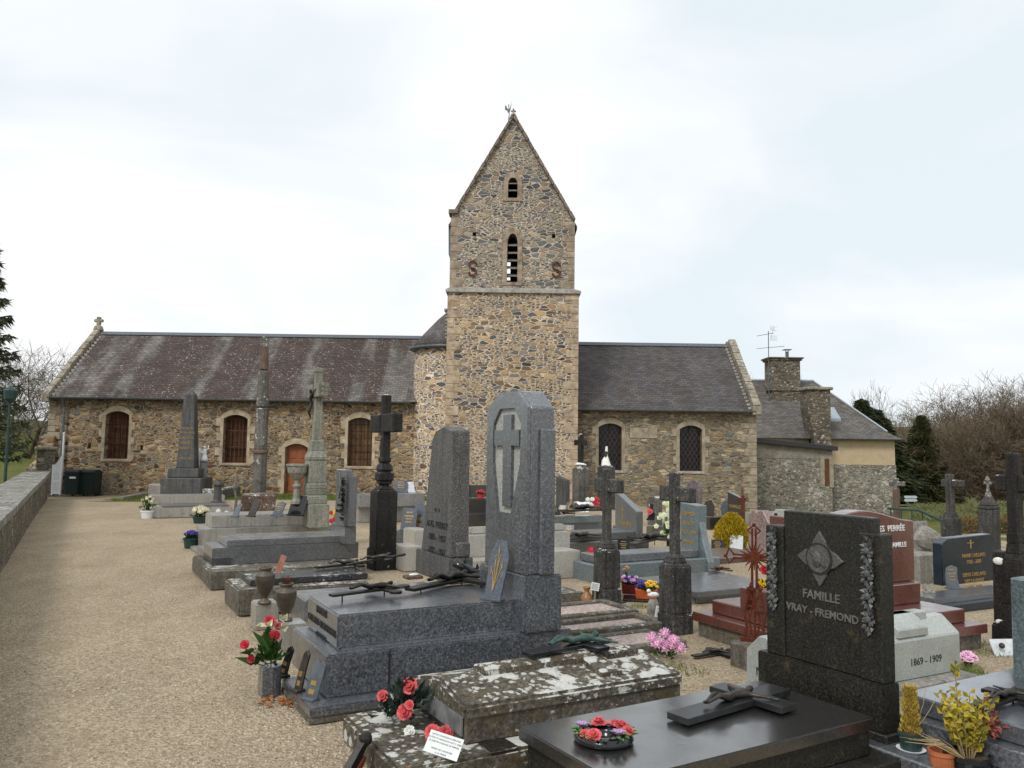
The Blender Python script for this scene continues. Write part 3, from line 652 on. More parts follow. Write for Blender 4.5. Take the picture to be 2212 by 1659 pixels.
# ---- tower
ZS = (wz(970, 629, YT)[1]+wz(1243, 636, YT)[1])/2
XU0 = wz(973, 540, YT)[0]; XU1 = wz(1241, 540, YT)[0]
tl = wz(976, 462, YT); tr = wz(1240, 474, YT); ap = wz(1109, 250, YT)
lower = [(XT0, -1), (XT1, -1), (XT1-.02, ZS), (XT0+.02, ZS)]
tow = addw(ch, 'tower', MB().py(lower, YT, YT+5.2), R_TOW)
def tow_open(a, b, c, d, spring):
    x0 = wz(a, (c+d)/2, YT)[0]; x1 = wz(b, (c+d)/2, YT)[0]; return x0, x1, wz(a, d, YT)[1], wz(a, spring, YT)[1], wz((a+b)/2, c, YT)[1]
o1 = tow_open(1095.5, 1118, 504, 609, 528); o2 = tow_open(1097.5, 1118, 383, 427, 399)
hs = [arc(*o1, 5, True), arc(*o2, 5, True)]
for px_, py_ in ((1024.5, 505), (1196, 509)):
    x, z = wz(px_, py_, YT); hs.append([(x-.065, z-.08), (x+.065, z-.08), (x+.065, z+.08), (x-.065, z+.08)])
mb = plate(MB(), [(XU0, ZS), (XU1, ZS), tr, (ap[0], ap[1]), tl], hs, YT+.04, YT+.75)
up = addw(ch, 'bell_stage_wall', mb, R_TOWU)
mb = MB().box(XU0, YT+.75, ZS, XU0+.6, YT+5.2, tl[1]-.1).box(XU1-.6, YT+.75, ZS, XU1, YT+5.2, tr[1]-.1)
_k = (YT+5.1)/YT; _x0 = o1[0]*_k-.05; _x1 = (o1[0]+(o1[1]-o1[0])*.34)*_k+.06; _z0 = EYE+(o1[2]+.05-EYE)*_k; _z1 = EYE+(o1[2]+1.0-EYE)*_k
plate(mb, [(XU0, ZS), (XU1, ZS), (XU1, tr[1]), (ap[0], ap[1]-.1), (XU0, tl[1])], [arc(_x0, _x1, _z0, _z1-.15, _z1, 4, True)], YT+5.05, YT+5.2)
addw(ch, 'bell_stage_side_walls', mb, R_TOWU)
addw(ch, 'string_course', MB().py([(XT0-.08, ZS-.02), (XT1+.08, ZS-.02), (XT1+.1, ZS+.09), (XU1-.0, ZS+.16), (XU0+.0, ZS+.16), (XT0-.1, ZS+.09)], YT-.1, YT+5.3), STRING, bevel=.015)
for o, n_ in ((o1, 5), (o2, 2)):
    x0, x1, z0, zs, zt = o; f = arc(x0-.18, x1+.18, z0-.12, zs, zt+.22, 5, True)
    addw(ch, 'lancet_surround', plate(MB(), f, [arc(x0, x1, z0, zs, zt, 5, True)], YT+.005, YT+.3), QUOINU)
    mb = MB()
    for i in range(n_):
        z = z0+(zs-z0)*(i+.75)/(n_-.1) if n_ > 2 else z0+(zs-z0)*(.55+.55*i)
        mb.add([(x0-.03, YT+.06, z), (x1+.03, YT+.06, z), (x1+.03, YT+.42, z+.15), (x0-.03, YT+.42, z+.15), (x0-.03, YT+.06, z+.04), (x1+.03, YT+.06, z+.04), (x1+.03, YT+.42, z+.19), (x0-.03, YT+.42, z+.19)],
               [(0, 1, 2, 3), (7, 6, 5, 4), (0, 4, 5, 1), (1, 5, 6, 2), (2, 6, 7, 3), (3, 7, 4, 0)])
    addw(ch, 'louvres', mb, M_LOUV)
# black sheets in place of the shade inside the belfry, open low on the left where the sky shows through
x0, x1, z0, zs, zt = o1; xm = x0+(x1-x0)*.32
addw(ch, 'belfry_dark_sheets', MB().box(xm, YT+.8, z0-.3, x1+.5, YT+.83, z0+.95).box(x0-.5, YT+.8, z0+.95, x1+.5, YT+.83, ap[1]-1.2).box(x0-.5, YT+.8, z0-.3, x1+.5, YT+.83, z0+.1), M_DARK)
# make the rear wall stop below the gap by leaving it open: bell frame beams
addw(ch, 'bell_frame', MB().box(x0-.4, YT+2.0, z0+.62, x1+.4, YT+2.1, z0+.68).box(x0-.4, YT+2.2, z0+.3, xm+.05, YT+2.28, z0+.34), M_IRON)
quoins('tower_quoins', XT0, -1, YT, 0, ZS-.05, QUOIN, .3, wmin=.25, wmax=.5); quoins('tower_quoins', XT1, 1, YT, 0, ZS-.05, QUOIN, .3, wmin=.25, wmax=.5)
quoins('tower_quoins', XU0, -1, YT+.04, ZS+.17, tl[1]-.1, QUOINU, .32, wmin=.25, wmax=.45); quoins('tower_quoins', XU1, 1, YT+.04, ZS+.17, tr[1]-.1, QUOINU, .32, wmin=.25, wmax=.45)
S_COPT = stone('dark_gable_coping', (.20, .16, .125), (.11, .09, .07), (.32, .28, .23), 20, .9, .15, .6, lichen=.2, bump=.3)
# rake coping of the tower gable + roof
def rake(a, b, n):
    mb = MB(); A = Vector((a[0], 0, a[1])); B = Vector((b[0], 0, b[1])); d = B-A; nn = Vector((-d.z, 0, d.x)).normalized(); nn = nn if nn.z > 0 else -nn
    for i in range(n):
        p = A+d*(i/n+.003); q = A+d*((i+1)/n-.003); e = rnd.uniform(-.008, .008)
        c = [p-nn*.07, q-nn*.07, q+nn*(.04+e), p+nn*(.04+e)]
        mb.add([(t.x, YT-.09, t.z) for t in c]+[(t.x, YT+.5, t.z) for t in c], [(0, 1, 2, 3), (7, 6, 5, 4), (0, 4, 5, 1), (1, 5, 6, 2), (2, 6, 7, 3), (3, 7, 4, 0)])
    return mb
apc = (ap[0], ap[1]+.04)
mb = rake((tl[0]+.12, tl[1]+.1), apc, 12); mb.box(tl[0]-.12, YT-.1, tl[1]+.0, tl[0]+.25, YT+.5, tl[1]+.16)
addw(ch, 'tower_coping', mb, S_COPT, bevel=.012)
addw(ch, 'tower_coping', rake((tr[0]+.03, tr[1]-.02), apc, 12), S_COPT, bevel=.012)
def slope(name, x0, z0, x1, z1, ya, yb, mat):
    v_ = [Vector(p) for p in ((x0, ya, z0), (x0, yb, z0), (x1, yb, z1), (x1, ya, z1))]; v_ += [p-Vector((0, 0, .12)) for p in v_]
    me = bpy.data.meshes.new(name); me.from_pydata([ch.I@p for p in v_], [], [(0, 1, 2, 3), (7, 6, 5, 4), (0, 4, 5, 1), (1, 5, 6, 2), (2, 6, 7, 3), (3, 7, 4, 0)])
    uv = me.uv_layers.new(name='UVMap'); d = math.hypot(x1-x0, z1-z0); c = [(0, 0), (yb-ya, 0), (yb-ya, d), (0, d)]
    for p in me.polygons:
        for li in p.loop_indices: uv.data[li].uv = c[me.loops[li].vertex_index % 4]
    obj(name, me, mat, ch.o)
slope('tower_roof', tl[0]-.14, tl[1]-.25, ap[0], ap[1]-.08, YT+.5, YT+5.4, S_TUR)
slope('tower_roof', tr[0]+.16, tr[1]-.12, ap[0], ap[1]-.08, YT+.5, YT+5.4, S_TUR)
zt0 = wz(970, 470, YT)[1]; zb0 = wz(970, 540, YT)[1]
addw(ch, 'slate_hung_louvre', MB().py([(XU0-.14, zb0+.05), (XU0, zb0-.05), (XU0+.02, zt0), (XU0-.17, zt0)], YT+.9, YT+2.4), M_ZINC)
addw(ch, 'tower_finial', MB().box(ap[0]-.17, YT-.06, ap[1]-.12, ap[0]+.17, YT+.34, ap[1]+.13, .1, .1).box(ap[0]-.035, YT+.09, ap[1]+.1, ap[0]+.035, YT+.17, ap[1]+.34).box(ap[0]-.10, YT+.095, ap[1]+.2, ap[0]+.10, YT+.165, ap[1]+.265), QUOINU, bevel=.02)
x = ap[0]-.20; z = ap[1]+.42
mb = MB().path([(x, YT+1.2, z-.75), (x, YT+1.2, z-.1), (x+.03, YT+1.2, z+.15), (x, YT+1.2, z+.55)], .018, 6)
mb.py([(x-.14, z+.32), (x-.15, z+.46), (x-.11, z+.52), (x-.06, z+.40), (x+.02, z+.32), (x+.06, z+.42), (x+.12, z+.68), (x+.09, z+.40), (x+.05, z+.24), (x-.02, z+.2), (x-.06, z+.3)], YT+1.19, YT+1.21)
addw(ch, 'weathercock', mb, M_ZINC)
# iron S-shaped tie anchors
def sanchor(px_, py_):
    x, z = wz(px_, py_, YT); pts = []
    for i in range(13): a = math.radians(20+i*250/12); pts.append((x+.135*math.cos(a), YT-.02, z+.155+.14*math.sin(a)))
    for i in range(1, 13): a = math.radians(90-i*250/12); pts.append((x+.135*math.cos(a), YT-.02, z-.125+.14*math.sin(a)))
    pts = [Vector(p) for p in pts]
    mb = MB().path(pts, [.022]+[.034]*(len(pts)-2)+[.022], 6)
    for p in (pts[0], pts[-1]): mb.ball(p, .048, 6)
    addw(ch, 'iron_s_anchor', mb, M_IRON)
sanchor(1021, 580); sanchor(1201.5, 583)
# turret
zte = wz(920, 747, YT+.7)[1]; zta = wz(960, 667, YT+1.2)[1]; tc_ = Vector((XT0+.02, YT+1.62, 0)); R1 = 1.43
addw(ch, 'stair_turret', MB().lathe([(R1+.02, -1), (R1, 0), (R1, zte)], tc_, 40), R_TOW, smooth=True)
def conemesh():
    prof = [(R1+.16, zte-.04), (R1*.72, zte+(zta-zte)*.40), (R1*.36, zte+(zta-zte)*.76), (.10, zta)]; n = 40; v_ = []; uvs = []; f = []
    for j, (r, z) in enumerate(prof):
        for i in range(n): a = 2*math.pi*i/n; v_.append(ch.I@Vector((tc_.x+r*math.cos(a), tc_.y+r*math.sin(a), z)))
    me = bpy.data.meshes.new('turret_roof')
    for j in range(3):
        for i in range(n): f.append((j*n+i, j*n+(i+1) % n, (j+1)*n+(i+1) % n, (j+1)*n+i))
    f.append(tuple(range(n))[::-1]); f.append(tuple(range(3*n, 4*n))); me.from_pydata(v_, [], f); uv = me.uv_layers.new(name='UVMap')
    for k_, p in enumerate(me.polygons):
        for q, li in enumerate(p.loop_indices):
            vi = me.loops[li].vertex_index; i = vi % n; j = vi//n
            if k_ < 3*n and i == 0 and p.index % n == n-1: i = n
            uv.data[li].uv = (i/n*9, j*.75)
    for p in me.polygons: p.use_smooth = len(p.vertices) == 4
    return me
obj('turret_roof', conemesh(), S_TUR, ch.o)
addw(ch, 'turret_gutter', MB().lathe([(R1+.1, zte-.12), (R1+.2, zte-.08), (R1+.2, zte-.02), (R1+.1, zte-.01)], tc_, 40), M_ZINC, smooth=True)
mb = MB()
for i in range(9): z = zte+.25+i*.135; mb.box(XT0-.1, YT+.25, z, XT0-.0, YT+.5, z+.06)
addw(ch, 'abutment_flashing', mb, STRING)
addw(ch, 'turret_roof_lead', MB().box(tc_.x-.28, tc_.y-.2, zta-.05, tc_.x+.1, tc_.y+.3, zta+.06), M_ZINCL, bevel=.02)

# ------------------------------------------------------------------ house behind the chancel
YH_ = 40.; ho = T('stone_house', 'ochre rendered stone house with hipped slate roof and two chimneys right of the church', 'house', (14, YH_, tz(14, YH_)), 0)
hx1 = wz(1936, 1020, YH_)[0]; hx0 = wz(1640, 1020, 38)[0]-3; hxm = wz(1796, 1000, 38.2)[0]; zE = wz(1880, 949, YH_)[1]; zB = wz(1880, 1004, YH_)[1]
def addh(name, mb, mat, **k): mb.xf(ho.I); return ho.add(name, mb, mat, **k)
addh('stone_wall', MB().box(hx0, YH_, -2.5, hx1, YH_+8, zB), R_HOUSE)
addh('rendered_wall', MB().box(hx0+.02, YH_+.03, zB, hx1-.03, YH_+8-.03, zE+.12), RENDER)
rl = wz(1560, 842, YH_+4.2); rr = wz(1757, 824, YH_+4.2)
ov = .25; P_ = [(hx0-6, YH_-ov, zE), (hx1+ov, YH_-ov, zE), (hx1+ov, YH_+8+ov, zE), (hx0-6, YH_+8+ov, zE), (hx0-6, YH_+4.2, rr[1]-.05), (rr[0], YH_+4.2, rr[1])]
me = bpy.data.meshes.new('roof'); P_ = [ho.I@Vector(p) for p in P_]
# a slight bell-cast at the eaves
mid = lambda a, b, t: P_[a].lerp(P_[b], t)
vv = list(P_)+[mid(0, 4, .16)-Vector((0, 0, .14)), mid(1, 5, .16)-Vector((0, 0, .14)), mid(2, 5, .16)-Vector((0, 0, .14)), mid(3, 4, .16)-Vector((0, 0, .14))]
me.from_pydata(vv, [], [(0, 1, 7, 6), (6, 7, 5, 4), (1, 2, 8, 7), (7, 8, 5), (2, 3, 9, 8), (8, 9, 4, 5), (0, 3, 2, 1)])
uv = me.uv_layers.new(name='UVMap')
for p in me.polygons:
    n = p.normal; t = Vector((0, 0, 1)).cross(n); t = t.normalized() if t.length > .01 else Vector((1, 0, 0)); b = n.cross(t)
    for li in p.loop_indices: q = me.vertices[me.loops[li].vertex_index].co; uv.data[li].uv = (q.dot(t), q.dot(b))
roof = obj('roof', me, S_HOU, ho.o)
A = Vector(ho.M@P_[5]); Bc = Vector(ho.M@P_[1])
addh('ridge_tiles', MB().tube(A+Vector((-7, 0, .0)), A+Vector((0, 0, .03)), .07, n=6).tube(A+Vector((0, 0, .03)), (ho.M@vv[7])+Vector((0, 0, .03)), .045, n=6), M_ZINCL)
addh('gutter', halfpipe(hxm-1.2, hx1+.3, YH_-ov-.05, zE+.02, .07), M_ZINC)
# front chimney stack climbing the facade
c0 = wz(1738, 842, YH_-.3); c1 = wz(1786, 842, YH_-.3); c2 = wz(1753, 955, YH_-.3); c3 = wz(1793, 955, YH_-.3); cm = wz(1737, 880, YH_-.3)
addh('facade_chimney', MB().py([(c2[0], -1), (c3[0]-.1, -1), (c3[0]-.1, c3[1]), (c1[0], c1[1]), (c0[0], c0[1]), (cm[0], cm[1]), (c2[0], c2[1])], YH_-.75, YH_+.3), R_CHIM, bevel=.03)
addh('chimney_cap', MB().box(c0[0]-.12, YH_-.87, c0[1]-.03, c1[0]+.1, YH_+.42, c0[1]+.12), COPE, bevel=.03)
YC = YH_+2.6; d0 = wz(1664, 790, YC); d1 = wz(1730, 790, YC); zt_ = wz(1697, 774, YC)[1]; zn = wz(1697, 846, YC)[1]
cs = addh('rear_chimney', MB().box(d0[0]+.04, YC, zn-2, d1[0]-.04, YC+1.1, zt_), R_CHIM)
cap = MB()
for i, (e, a, b) in enumerate(((.06, .0, .1), (.13, .1, .18), (.05, -1.62, -1.52))): cap.box(d0[0]-e, YC-e, zt_+a-.12, d1[0]+e, YC+1.1+e, zt_+b-.12)
addh('chimney_cornice', cap, R_CHIM, bevel=.02)
xx = wz(1707, 760, YC)[0]
addh('chimney_flue', MB().tube((xx, YC+.5, zt_), (xx, YC+.5, zt_+.42), .09, n=10).box(xx-.2, YC+.3, zt_+.50, xx+.2, YC+.7, zt_+.53).tube((xx-.08, YC+.5, zt_+.4), (xx-.08, YC+.5, zt_+.5), .015).tube((xx+.08, YC+.5, zt_+.4), (xx+.08, YC+.5, zt_+.5), .015), M_ZINC)
sk = wz(1787, 869, YH_+1.3); sk2 = wz(1804, 888, YH_+.9)
def onroof(x, y): t = (y-(YH_-ov))/(4.2+ov); return zE+(rr[1]-zE)*t
ya, yb = YH_+1.15, YH_+2.0
mb = MB().add([(sk[0], ya, onroof(0, ya)+.05), (sk[0]+.62, ya, onroof(0, ya)+.05), (sk[0]+.62, yb, onroof(0, yb)+.06), (sk[0], yb, onroof(0, yb)+.06), (sk[0], ya, onroof(0, ya)-.1), (sk[0]+.62, ya, onroof(0, ya)-.1), (sk[0]+.62, yb, onroof(0, yb)-.1), (sk[0], yb, onroof(0, yb)-.1)], [(0, 1, 2, 3), (0, 4, 5, 1), (1, 5, 6, 2), (2, 6, 7, 3), (3, 7, 4, 0)])
addh('skylight', mb, M_ZINCL)
M_BLKZ = plain('dark_zinc_fascia', (.028, .028, .032), .5, .4)
# lean-to in front, between the chancel and the house
YL = 37.4; l0 = wz(1641, 945, YL); l1 = wz(1800, 968, YL); lr = wz(1797, 1000, YL)[0]
addh('lean_to_wall', MB().box(XR+.35, YL, -2.4, lr, YH_-.02, l1[1]-.05), R_HOUSE)
addh('lean_to_render', MB().py([(XR+.34, l1[1]-.5), (lr+.01, l1[1]-.5), (lr+.01, l1[1]-.02), (XR+.34, l0[1]-.0)], YL-.02, YH_-.04), stone('grey_render', (.27, .25, .20), (.2, .19, .15), (.33, .3, .25), 20, .9, .1, .5))
mb = MB().py([(XR+.3, l0[1]-.12), (lr+.2, l1[1]-.12), (lr+.2, l1[1]+.08), (XR+.3, l0[1]+.1)], YL-.25, YH_+.0)
addh('lean_to_roof', mb, M_BLKZ, bevel=.01)
v0 = wz(1781, 992, YL); v1 = wz(1787, 1048, YL)
pl = addh('slit_window', MB().box(v0[0], YL-.04, v1[1], v0[0]+.2, YL+.02, v0[1]), M_IRON)
ho.add('slit_surround', MB().box(v0[0]-.2, YL-.03, v1[1]-.1, v0[0]-.01, YL+.01, v0[1]+.12).box(v0[0]+.21, YL-.03, v1[1]-.1, v0[0]+.40, YL+.01, v0[1]+.12).xf(ho.I), SURRC, pl)
# aerial
an = T('tv_aerial', 'thin television aerial mast rising beside the rear chimney of the house', 'aerial', (wz(1661, 830, YC)[0], YC, zn), 0)
s_ = ppm(Vector((10, YC, 3))); h_ = (848-716)*s_
mb = MB().tube((0, 0, -.6), (0, 0, h_), .022, n=6)
an.add('mast', mb, M_ZINC)
mb = MB().tube((-.62, 0, h_-.95), (.85, 0, h_-.80), .013, n=4)
for i in range(9): x = -.55+i*.16; mb.tube((x, -.2, h_-.94+i*.016), (x, .2, h_-.94+i*.016), .007, n=4)
an.add('boom', mb, M_ZINC)
mb = MB().tube((-.62, 0, h_-.28), (.3, 0, h_-.10), .015, n=4)
for i in range(12): x = -.6+i*.07; mb.tube((x, -.12, h_-.27+i*.014), (x, .12, h_-.27+i*.014), .006, n=4)
for k_ in range(5):
    mb.tube((.0, -.3, h_+.02+k_*.05-.0), (.35+.1*(abs(k_-2)), .3, h_+.05+k_*.05), .006, n=4); mb.tube((.1, 0, h_-.5+k_*.06), (.5, .1, h_-.48+k_*.06), .006, n=4)
mb.tube((.1, 0, h_-.5), (.3, 0, h_+.25), .008, n=4)
an.add('reflector', mb, M_ZINC)

# ------------------------------------------------------------------ boundary wall on the left
A0 = g(0, 1240); A1 = g(80, 1134)
th = math.atan2(-(at(103, 1074, 1).x), 1)
Pn = g(103, 1077); d = (Pn-A0); d.z = 0; dn = d.normalized(); ang = math.degrees(math.atan2(dn.y, dn.x))
S0 = A0-dn*11
bw = T('boundary_wall', 'low lichened stone boundary wall with wide slab coping running along the gravel path', 'wall', (S0.x, S0.y, 0), ang)
Lw = (Pn-S0).dot(dn)-.3
ztop = EYE-(1107-954)*A0.y/F
bw.add('wall', MB().box(0, 0, -.4, Lw, .62, ztop-.12), R_WALL)
mb = MB(); x = 0
while x < Lw:
    l = rnd.uniform(.8, 1.3); mb.box(x, -.07, ztop-.12+rnd.uniform(-.006, .006), min(Lw, x+l)-.012, .72, ztop+rnd.uniform(-.008, .008)); x += l
bw.add('coping', mb, stone('wall_coping_stone', (.25, .24, .21), None, None, 40, .85, .2, .8, lichen=.15, moss=.3, streak=.2, bump=.3), bevel=.015, jitter=.012)
# gate pier and white gate
Pp = g(95, 1072); gp = T('gate_pier', 'square stone gate pier with flat cap at the far end of the boundary wall', 'pier', Pp, ang-90)
s_ = ppm(Pp); hp = sy(Pp, Z, 972)
gp.add('shaft', MB().box(-.3, -.3, -.3, .3, .3, hp), R_WALL, bevel=.02); gp.add('cap', MB().box(-.38, -.38, hp, .38, .38, hp+.12), COPE, bevel=.03)
Pg = g(109, 1073); gt = T('white_gate', 'white slatted metal gate leaf standing open beside the stone gate pier', 'gate', Pg, 18)
Lg = sx(Pg, gt.V, 130); hg = sy(Pg, Z, 1004); hg2 = hg+.33
mb = MB().box(0, 0, .06, .05, .05, hg).box(Lg-.05, 0, .06, Lg, .05, hg2)
gt.add('frame', mb.box(.05, .005, .1, Lg-.05, .045, .18).box(.05, .005, hg*.45, Lg-.05, .045, hg*.45+.08), M_WHT)
mb = MB(); n_ = 5
for i in range(n_): x = .05+(Lg-.1)*i/n_; mb.box(x+.005, .01, .16, x+(Lg-.1)/n_-.005, .035, hg+(hg2-hg)*((i+.5)/n_)**1.6)
gt.add('slats', mb, M_WHT)
# bins
def wheelie(px0, px1, ytop, ybot, label, sticker):
    P = g((px0+px1)/2, ybot); s_ = ppm(P); w_ = (px1-px0)*s_; h = (ybot-ytop)*s_
    t = T('wheeled_bin', label, 'bin', P, 4, 'wheeled bins by the church corner')
    body = t.add('bin_body', MB().box(-w_*.42, 0, .07, w_*.42, .62, h*.86, -.03, -.03), M_BINM, bevel=.02, seg=2)
    t.add('lid', MB().box(-w_*.5, -.06, h*.86, w_*.5, .68, h*.93).box(-w_*.45, .0, h*.93, w_*.45, .62, h, .04, .08), M_BINM, bevel=.015, seg=2)
    for sx_ in (-1, 1): t.add('wheel', MB().tube((sx_*w_*.36, .6, .1), (sx_*w_*.42, .6, .1), .1, n=14), M_BLK)
    t.add('handle', MB().tube((-w_*.3, .72, h*.9), (w_*.3, .72, h*.9), .015), M_BINM)
    if sticker: t.add('sticker', MB().box(-w_*.12, -.045, h*.68, w_*.28, -.03, h*.75), M_SIGN)
wheelie(137, 168.5, 1015.5, 1073, 'dark green wheeled bin with a white sticker, nearest the white gate', True)
wheelie(170, 204, 1015.5, 1072.5, 'dark green wheeled bin without a sticker, beside the first bin', False)
P = g(213, 1070); t = T('watering_can', 'small grey watering can on the gravel right of the bins', 'watering can', P, 10)
t.add('can', MB().lathe([(.15, 0), (.16, .05), (.15, .3), (.11, .36)], n=16), M_ZINC, smooth=True); t.add('spout', MB().tube((-.12, 0, .1), (-.38, -.05, .38), .03, .02), M_ZINC)
t.add('handle', MB().path([(.1, 0, .34), (.2, 0, .42), (.26, 0, .3), (.16, 0, .1)], .012), M_ZINC)
# ------------------------------------------------------------------ generators for grave furniture
def tombt(label, px_, th=None, cat='tomb', name='tomb', z=0): return T(name, label, cat, gz(px_[0], px_[1], z), th)
def corpus(S, arms=True):     # a crucified figure 1 unit tall along +X (feet at 0), lying on XY, front +Z ; one continuous skin
    me = bpy.data.meshes.new('figure')
    J = {'pel': (.44, 0, .05, .055), 'waist': (.55, .005, .055, .047), 'chest': (.68, 0, .06, .068), 'neck': (.78, 0, .06, .028), 'head': (.86, .015, .075, .048), 'crown': (.92, .02, .07, .036),
         'sl': (.74, .085, .05, .034), 'el': (.80, .21, .045, .022), 'wl': (.885, .33, .03, .016), 'hl': (.91, .37, .028, .018),
         'sr': (.74, -.085, .05, .034), 'er': (.80, -.21, .045, .022), 'wr': (.885, -.33, .03, .016), 'hr': (.91, -.37, .028, .018),
         'tl': (.40, .045, .05, .042), 'kl': (.23, .045, .115, .030), 'al': (.04, .012, .05, .019), 'fl': (.0, .012, .075, .016),
         'tr': (.40, -.045, .05, .042), 'kr': (.23, -.04, .115, .030), 'ar': (.05, -.01, .055, .019), 'fr': (.0, -.012, .09, .016)}
    E_ = [('pel', 'waist'), ('waist', 'chest'), ('chest', 'neck'), ('neck', 'head'), ('head', 'crown'), ('chest', 'sl'), ('sl', 'el'), ('el', 'wl'), ('wl', 'hl'), ('chest', 'sr'), ('sr', 'er'), ('er', 'wr'), ('wr', 'hr'),
          ('pel', 'tl'), ('tl', 'kl'), ('kl', 'al'), ('al', 'fl'), ('pel', 'tr'), ('tr', 'kr'), ('kr', 'ar'), ('ar', 'fr')]
    ks = list(J); me.from_pydata([Vector(J[k][:3]) for k in ks], [(ks.index(a), ks.index(b)) for a, b in E_], [])
    o = bpy.data.objects.new('tmpfig', me); sc.collection.objects.link(o)
    md = o.modifiers.new('s', 'SKIN'); 
    for i, k in enumerate(ks): me.skin_vertices[0].data[i].radius = (J[k][3], J[k][3])
    me.skin_vertices[0].data[0].use_root = True
    o.modifiers.new('u', 'SUBSURF').levels = 1
    m2 = bpy.data.meshes.new_from_object(o.evaluated_get(bpy.context.evaluated_depsgraph_get())); bpy.data.objects.remove(o)
    for p in m2.polygons: p.use_smooth = True
    m2.transform(Matrix.Scale(S, 4)); m2.materials.clear(); m2.name = 'figure'; return m2
def crucifix(label, foot, head, z, mat=None, figmat=None, lift=.03, tilt=0, legs=True, wid=1., group=None, trefoil=True, zhead=None, figscale=.62, name='crucifix'):
    mat = mat or M_CAST; A = gz(*foot, z); B = gz(*head, z if zhead is None else zhead); d = B-A; Ln = d.length; d.normalize()
    yv = Vector((0, 0, 1)).cross(d).normalized(); zv = d.cross(yv)
    M4 = Matrix(((d.x, yv.x, zv.x, A.x), (d.y, yv.y, zv.y, A.y), (d.z, yv.z, zv.z, A.z+lift), (0, 0, 0, 1)))
    if tilt: M4 = M4@Matrix.Rotation(tilt, 4, 'Y')
    t = T(name, label, 'crucifix', A, group=group, M4=M4)
    b = Ln*.055*wid; ax = Ln*.70; hw = Ln*.27
    mb = MB().box(0, -b, 0, Ln, b, b*.5).box(ax-b, -hw, .001, ax+b, -b, b*.5+.001).box(ax-b, b, .001, ax+b, hw, b*.5+.001)
    if trefoil:
        for p in ((Ln, 0), (ax, hw), (ax, -hw)): mb.pz([(p[0]+b*1.35*math.cos(a*math.pi/6), p[1]+b*1.35*math.sin(a*math.pi/6)) for a in range(12)], -.001, b*.5+.002)
    t.add('cross_beams', mb, mat, bevel=.003)
    me = corpus(Ln*figscale); me.transform(Matrix.Translation((Ln*.24, 0, b*.45))); o = obj('figure', me, figmat or mat, t.o)
    if legs:
        m = MB()
        for x in (.15, .72): m.tube((Ln*x, 0, 0), (Ln*x, 0, -lift-.01), .006, n=6)
        t.add('support', m, mat)
    return t
def plaque(label, c, z, wpx, hpx, th, mat, lean=20, shape='rect', marks='lines', name='memorial_plaque', group=None, base=True):
    P = gz(c[0], c[1], z); s_ = ppm(P); w_ = wpx*s_; h = hpx*s_
    t = T(name, label, 'plaque', P, th, group)
    R = Matrix.Rotation(math.radians(-lean), 4, 'X'); tk = .02
    if shape == 'rect': pl = [(-w_/2, 0), (w_/2, 0), (w_/2, h), (-w_/2, h)]
    elif shape == 'coffin': pl = [(-w_*.38, 0), (w_*.38, 0), (w_/2, h*.72), (w_*.25, h), (-w_*.25, h), (-w_/2, h*.72)]
    elif shape == 'round': pl = [(-w_/2, 0), (w_/2, 0), (w_/2, h*.6)]+[(w_/2*math.cos(a*math.pi/8), h*.6+h*.4*math.sin(a*math.pi/8)) for a in range(1, 8)]+[(-w_/2, h*.6)]
    elif shape == 'wave': pl = [(-w_/2, 0), (w_/2, 0), (w_*.42, h*.5), (w_/2, h*.9), (w_*.1, h), (-w_*.3, h*.9), (-w_*.45, h*.55)]
    elif shape == 'heart': pl = [(0, 0), (w_/2, h*.5), (w_*.45, h*.85), (w_*.22, h), (0, h*.82), (-w_*.22, h), (-w_*.45, h*.85), (-w_/2, h*.5)]
    elif shape == 'book': pl = [(-w_/2, 0), (w_/2, 0), (w_/2, h*.93), (w_*.25, h), (0, h*.92), (-w_*.25, h), (-w_/2, h*.93)]
    t.add('slab', MB().py(pl, 0, tk).xf(R), mat, bevel=.004)
    if marks:
        m = MB()
        if marks == 'lines':
            for i, q in enumerate((.78, .62, .50, .36)):
                e = w_*(.20 if i != 1 else .3)
                for k_ in range(5): x = -e+2*e*k_/5; m.box(x, -.003, h*q, x+2*e/5*.75, .001, h*q+h*.055)
        elif marks == 'badge':
            for q in (.36, .14): m.box(-w_*.22, -.004, h*q, w_*.22, .001, h*q+h*.12)
        elif marks == 'wheat':
            st = [(-w_*.08, h*.08), (0, h*.5), (w_*.08, h*.9)]
            for dx, dz in ((-.2, .5), (0, .85), (.2, .6), (.05, .7), (-.1, .68)):
                m.path([(-w_*.05, -.004, h*.15), (dx*w_*.6, -.004, h*.4), (dx*w_*1.3, -.004, h*dz)], .0035, 4)
                for k_ in range(4): m.ball((dx*w_*1.3+rnd.uniform(-.01, .01), -.004, h*dz+k_*.016-.03), .007, 4, (.6, .5, 1.3))
        t.add('gilt_marks', m.xf(R), M_GOLD)
    if base: t.add('foot', MB().box(-w_/2, -.03, -.002, w_/2, .05, .02), mat, bevel=.004)
    return t
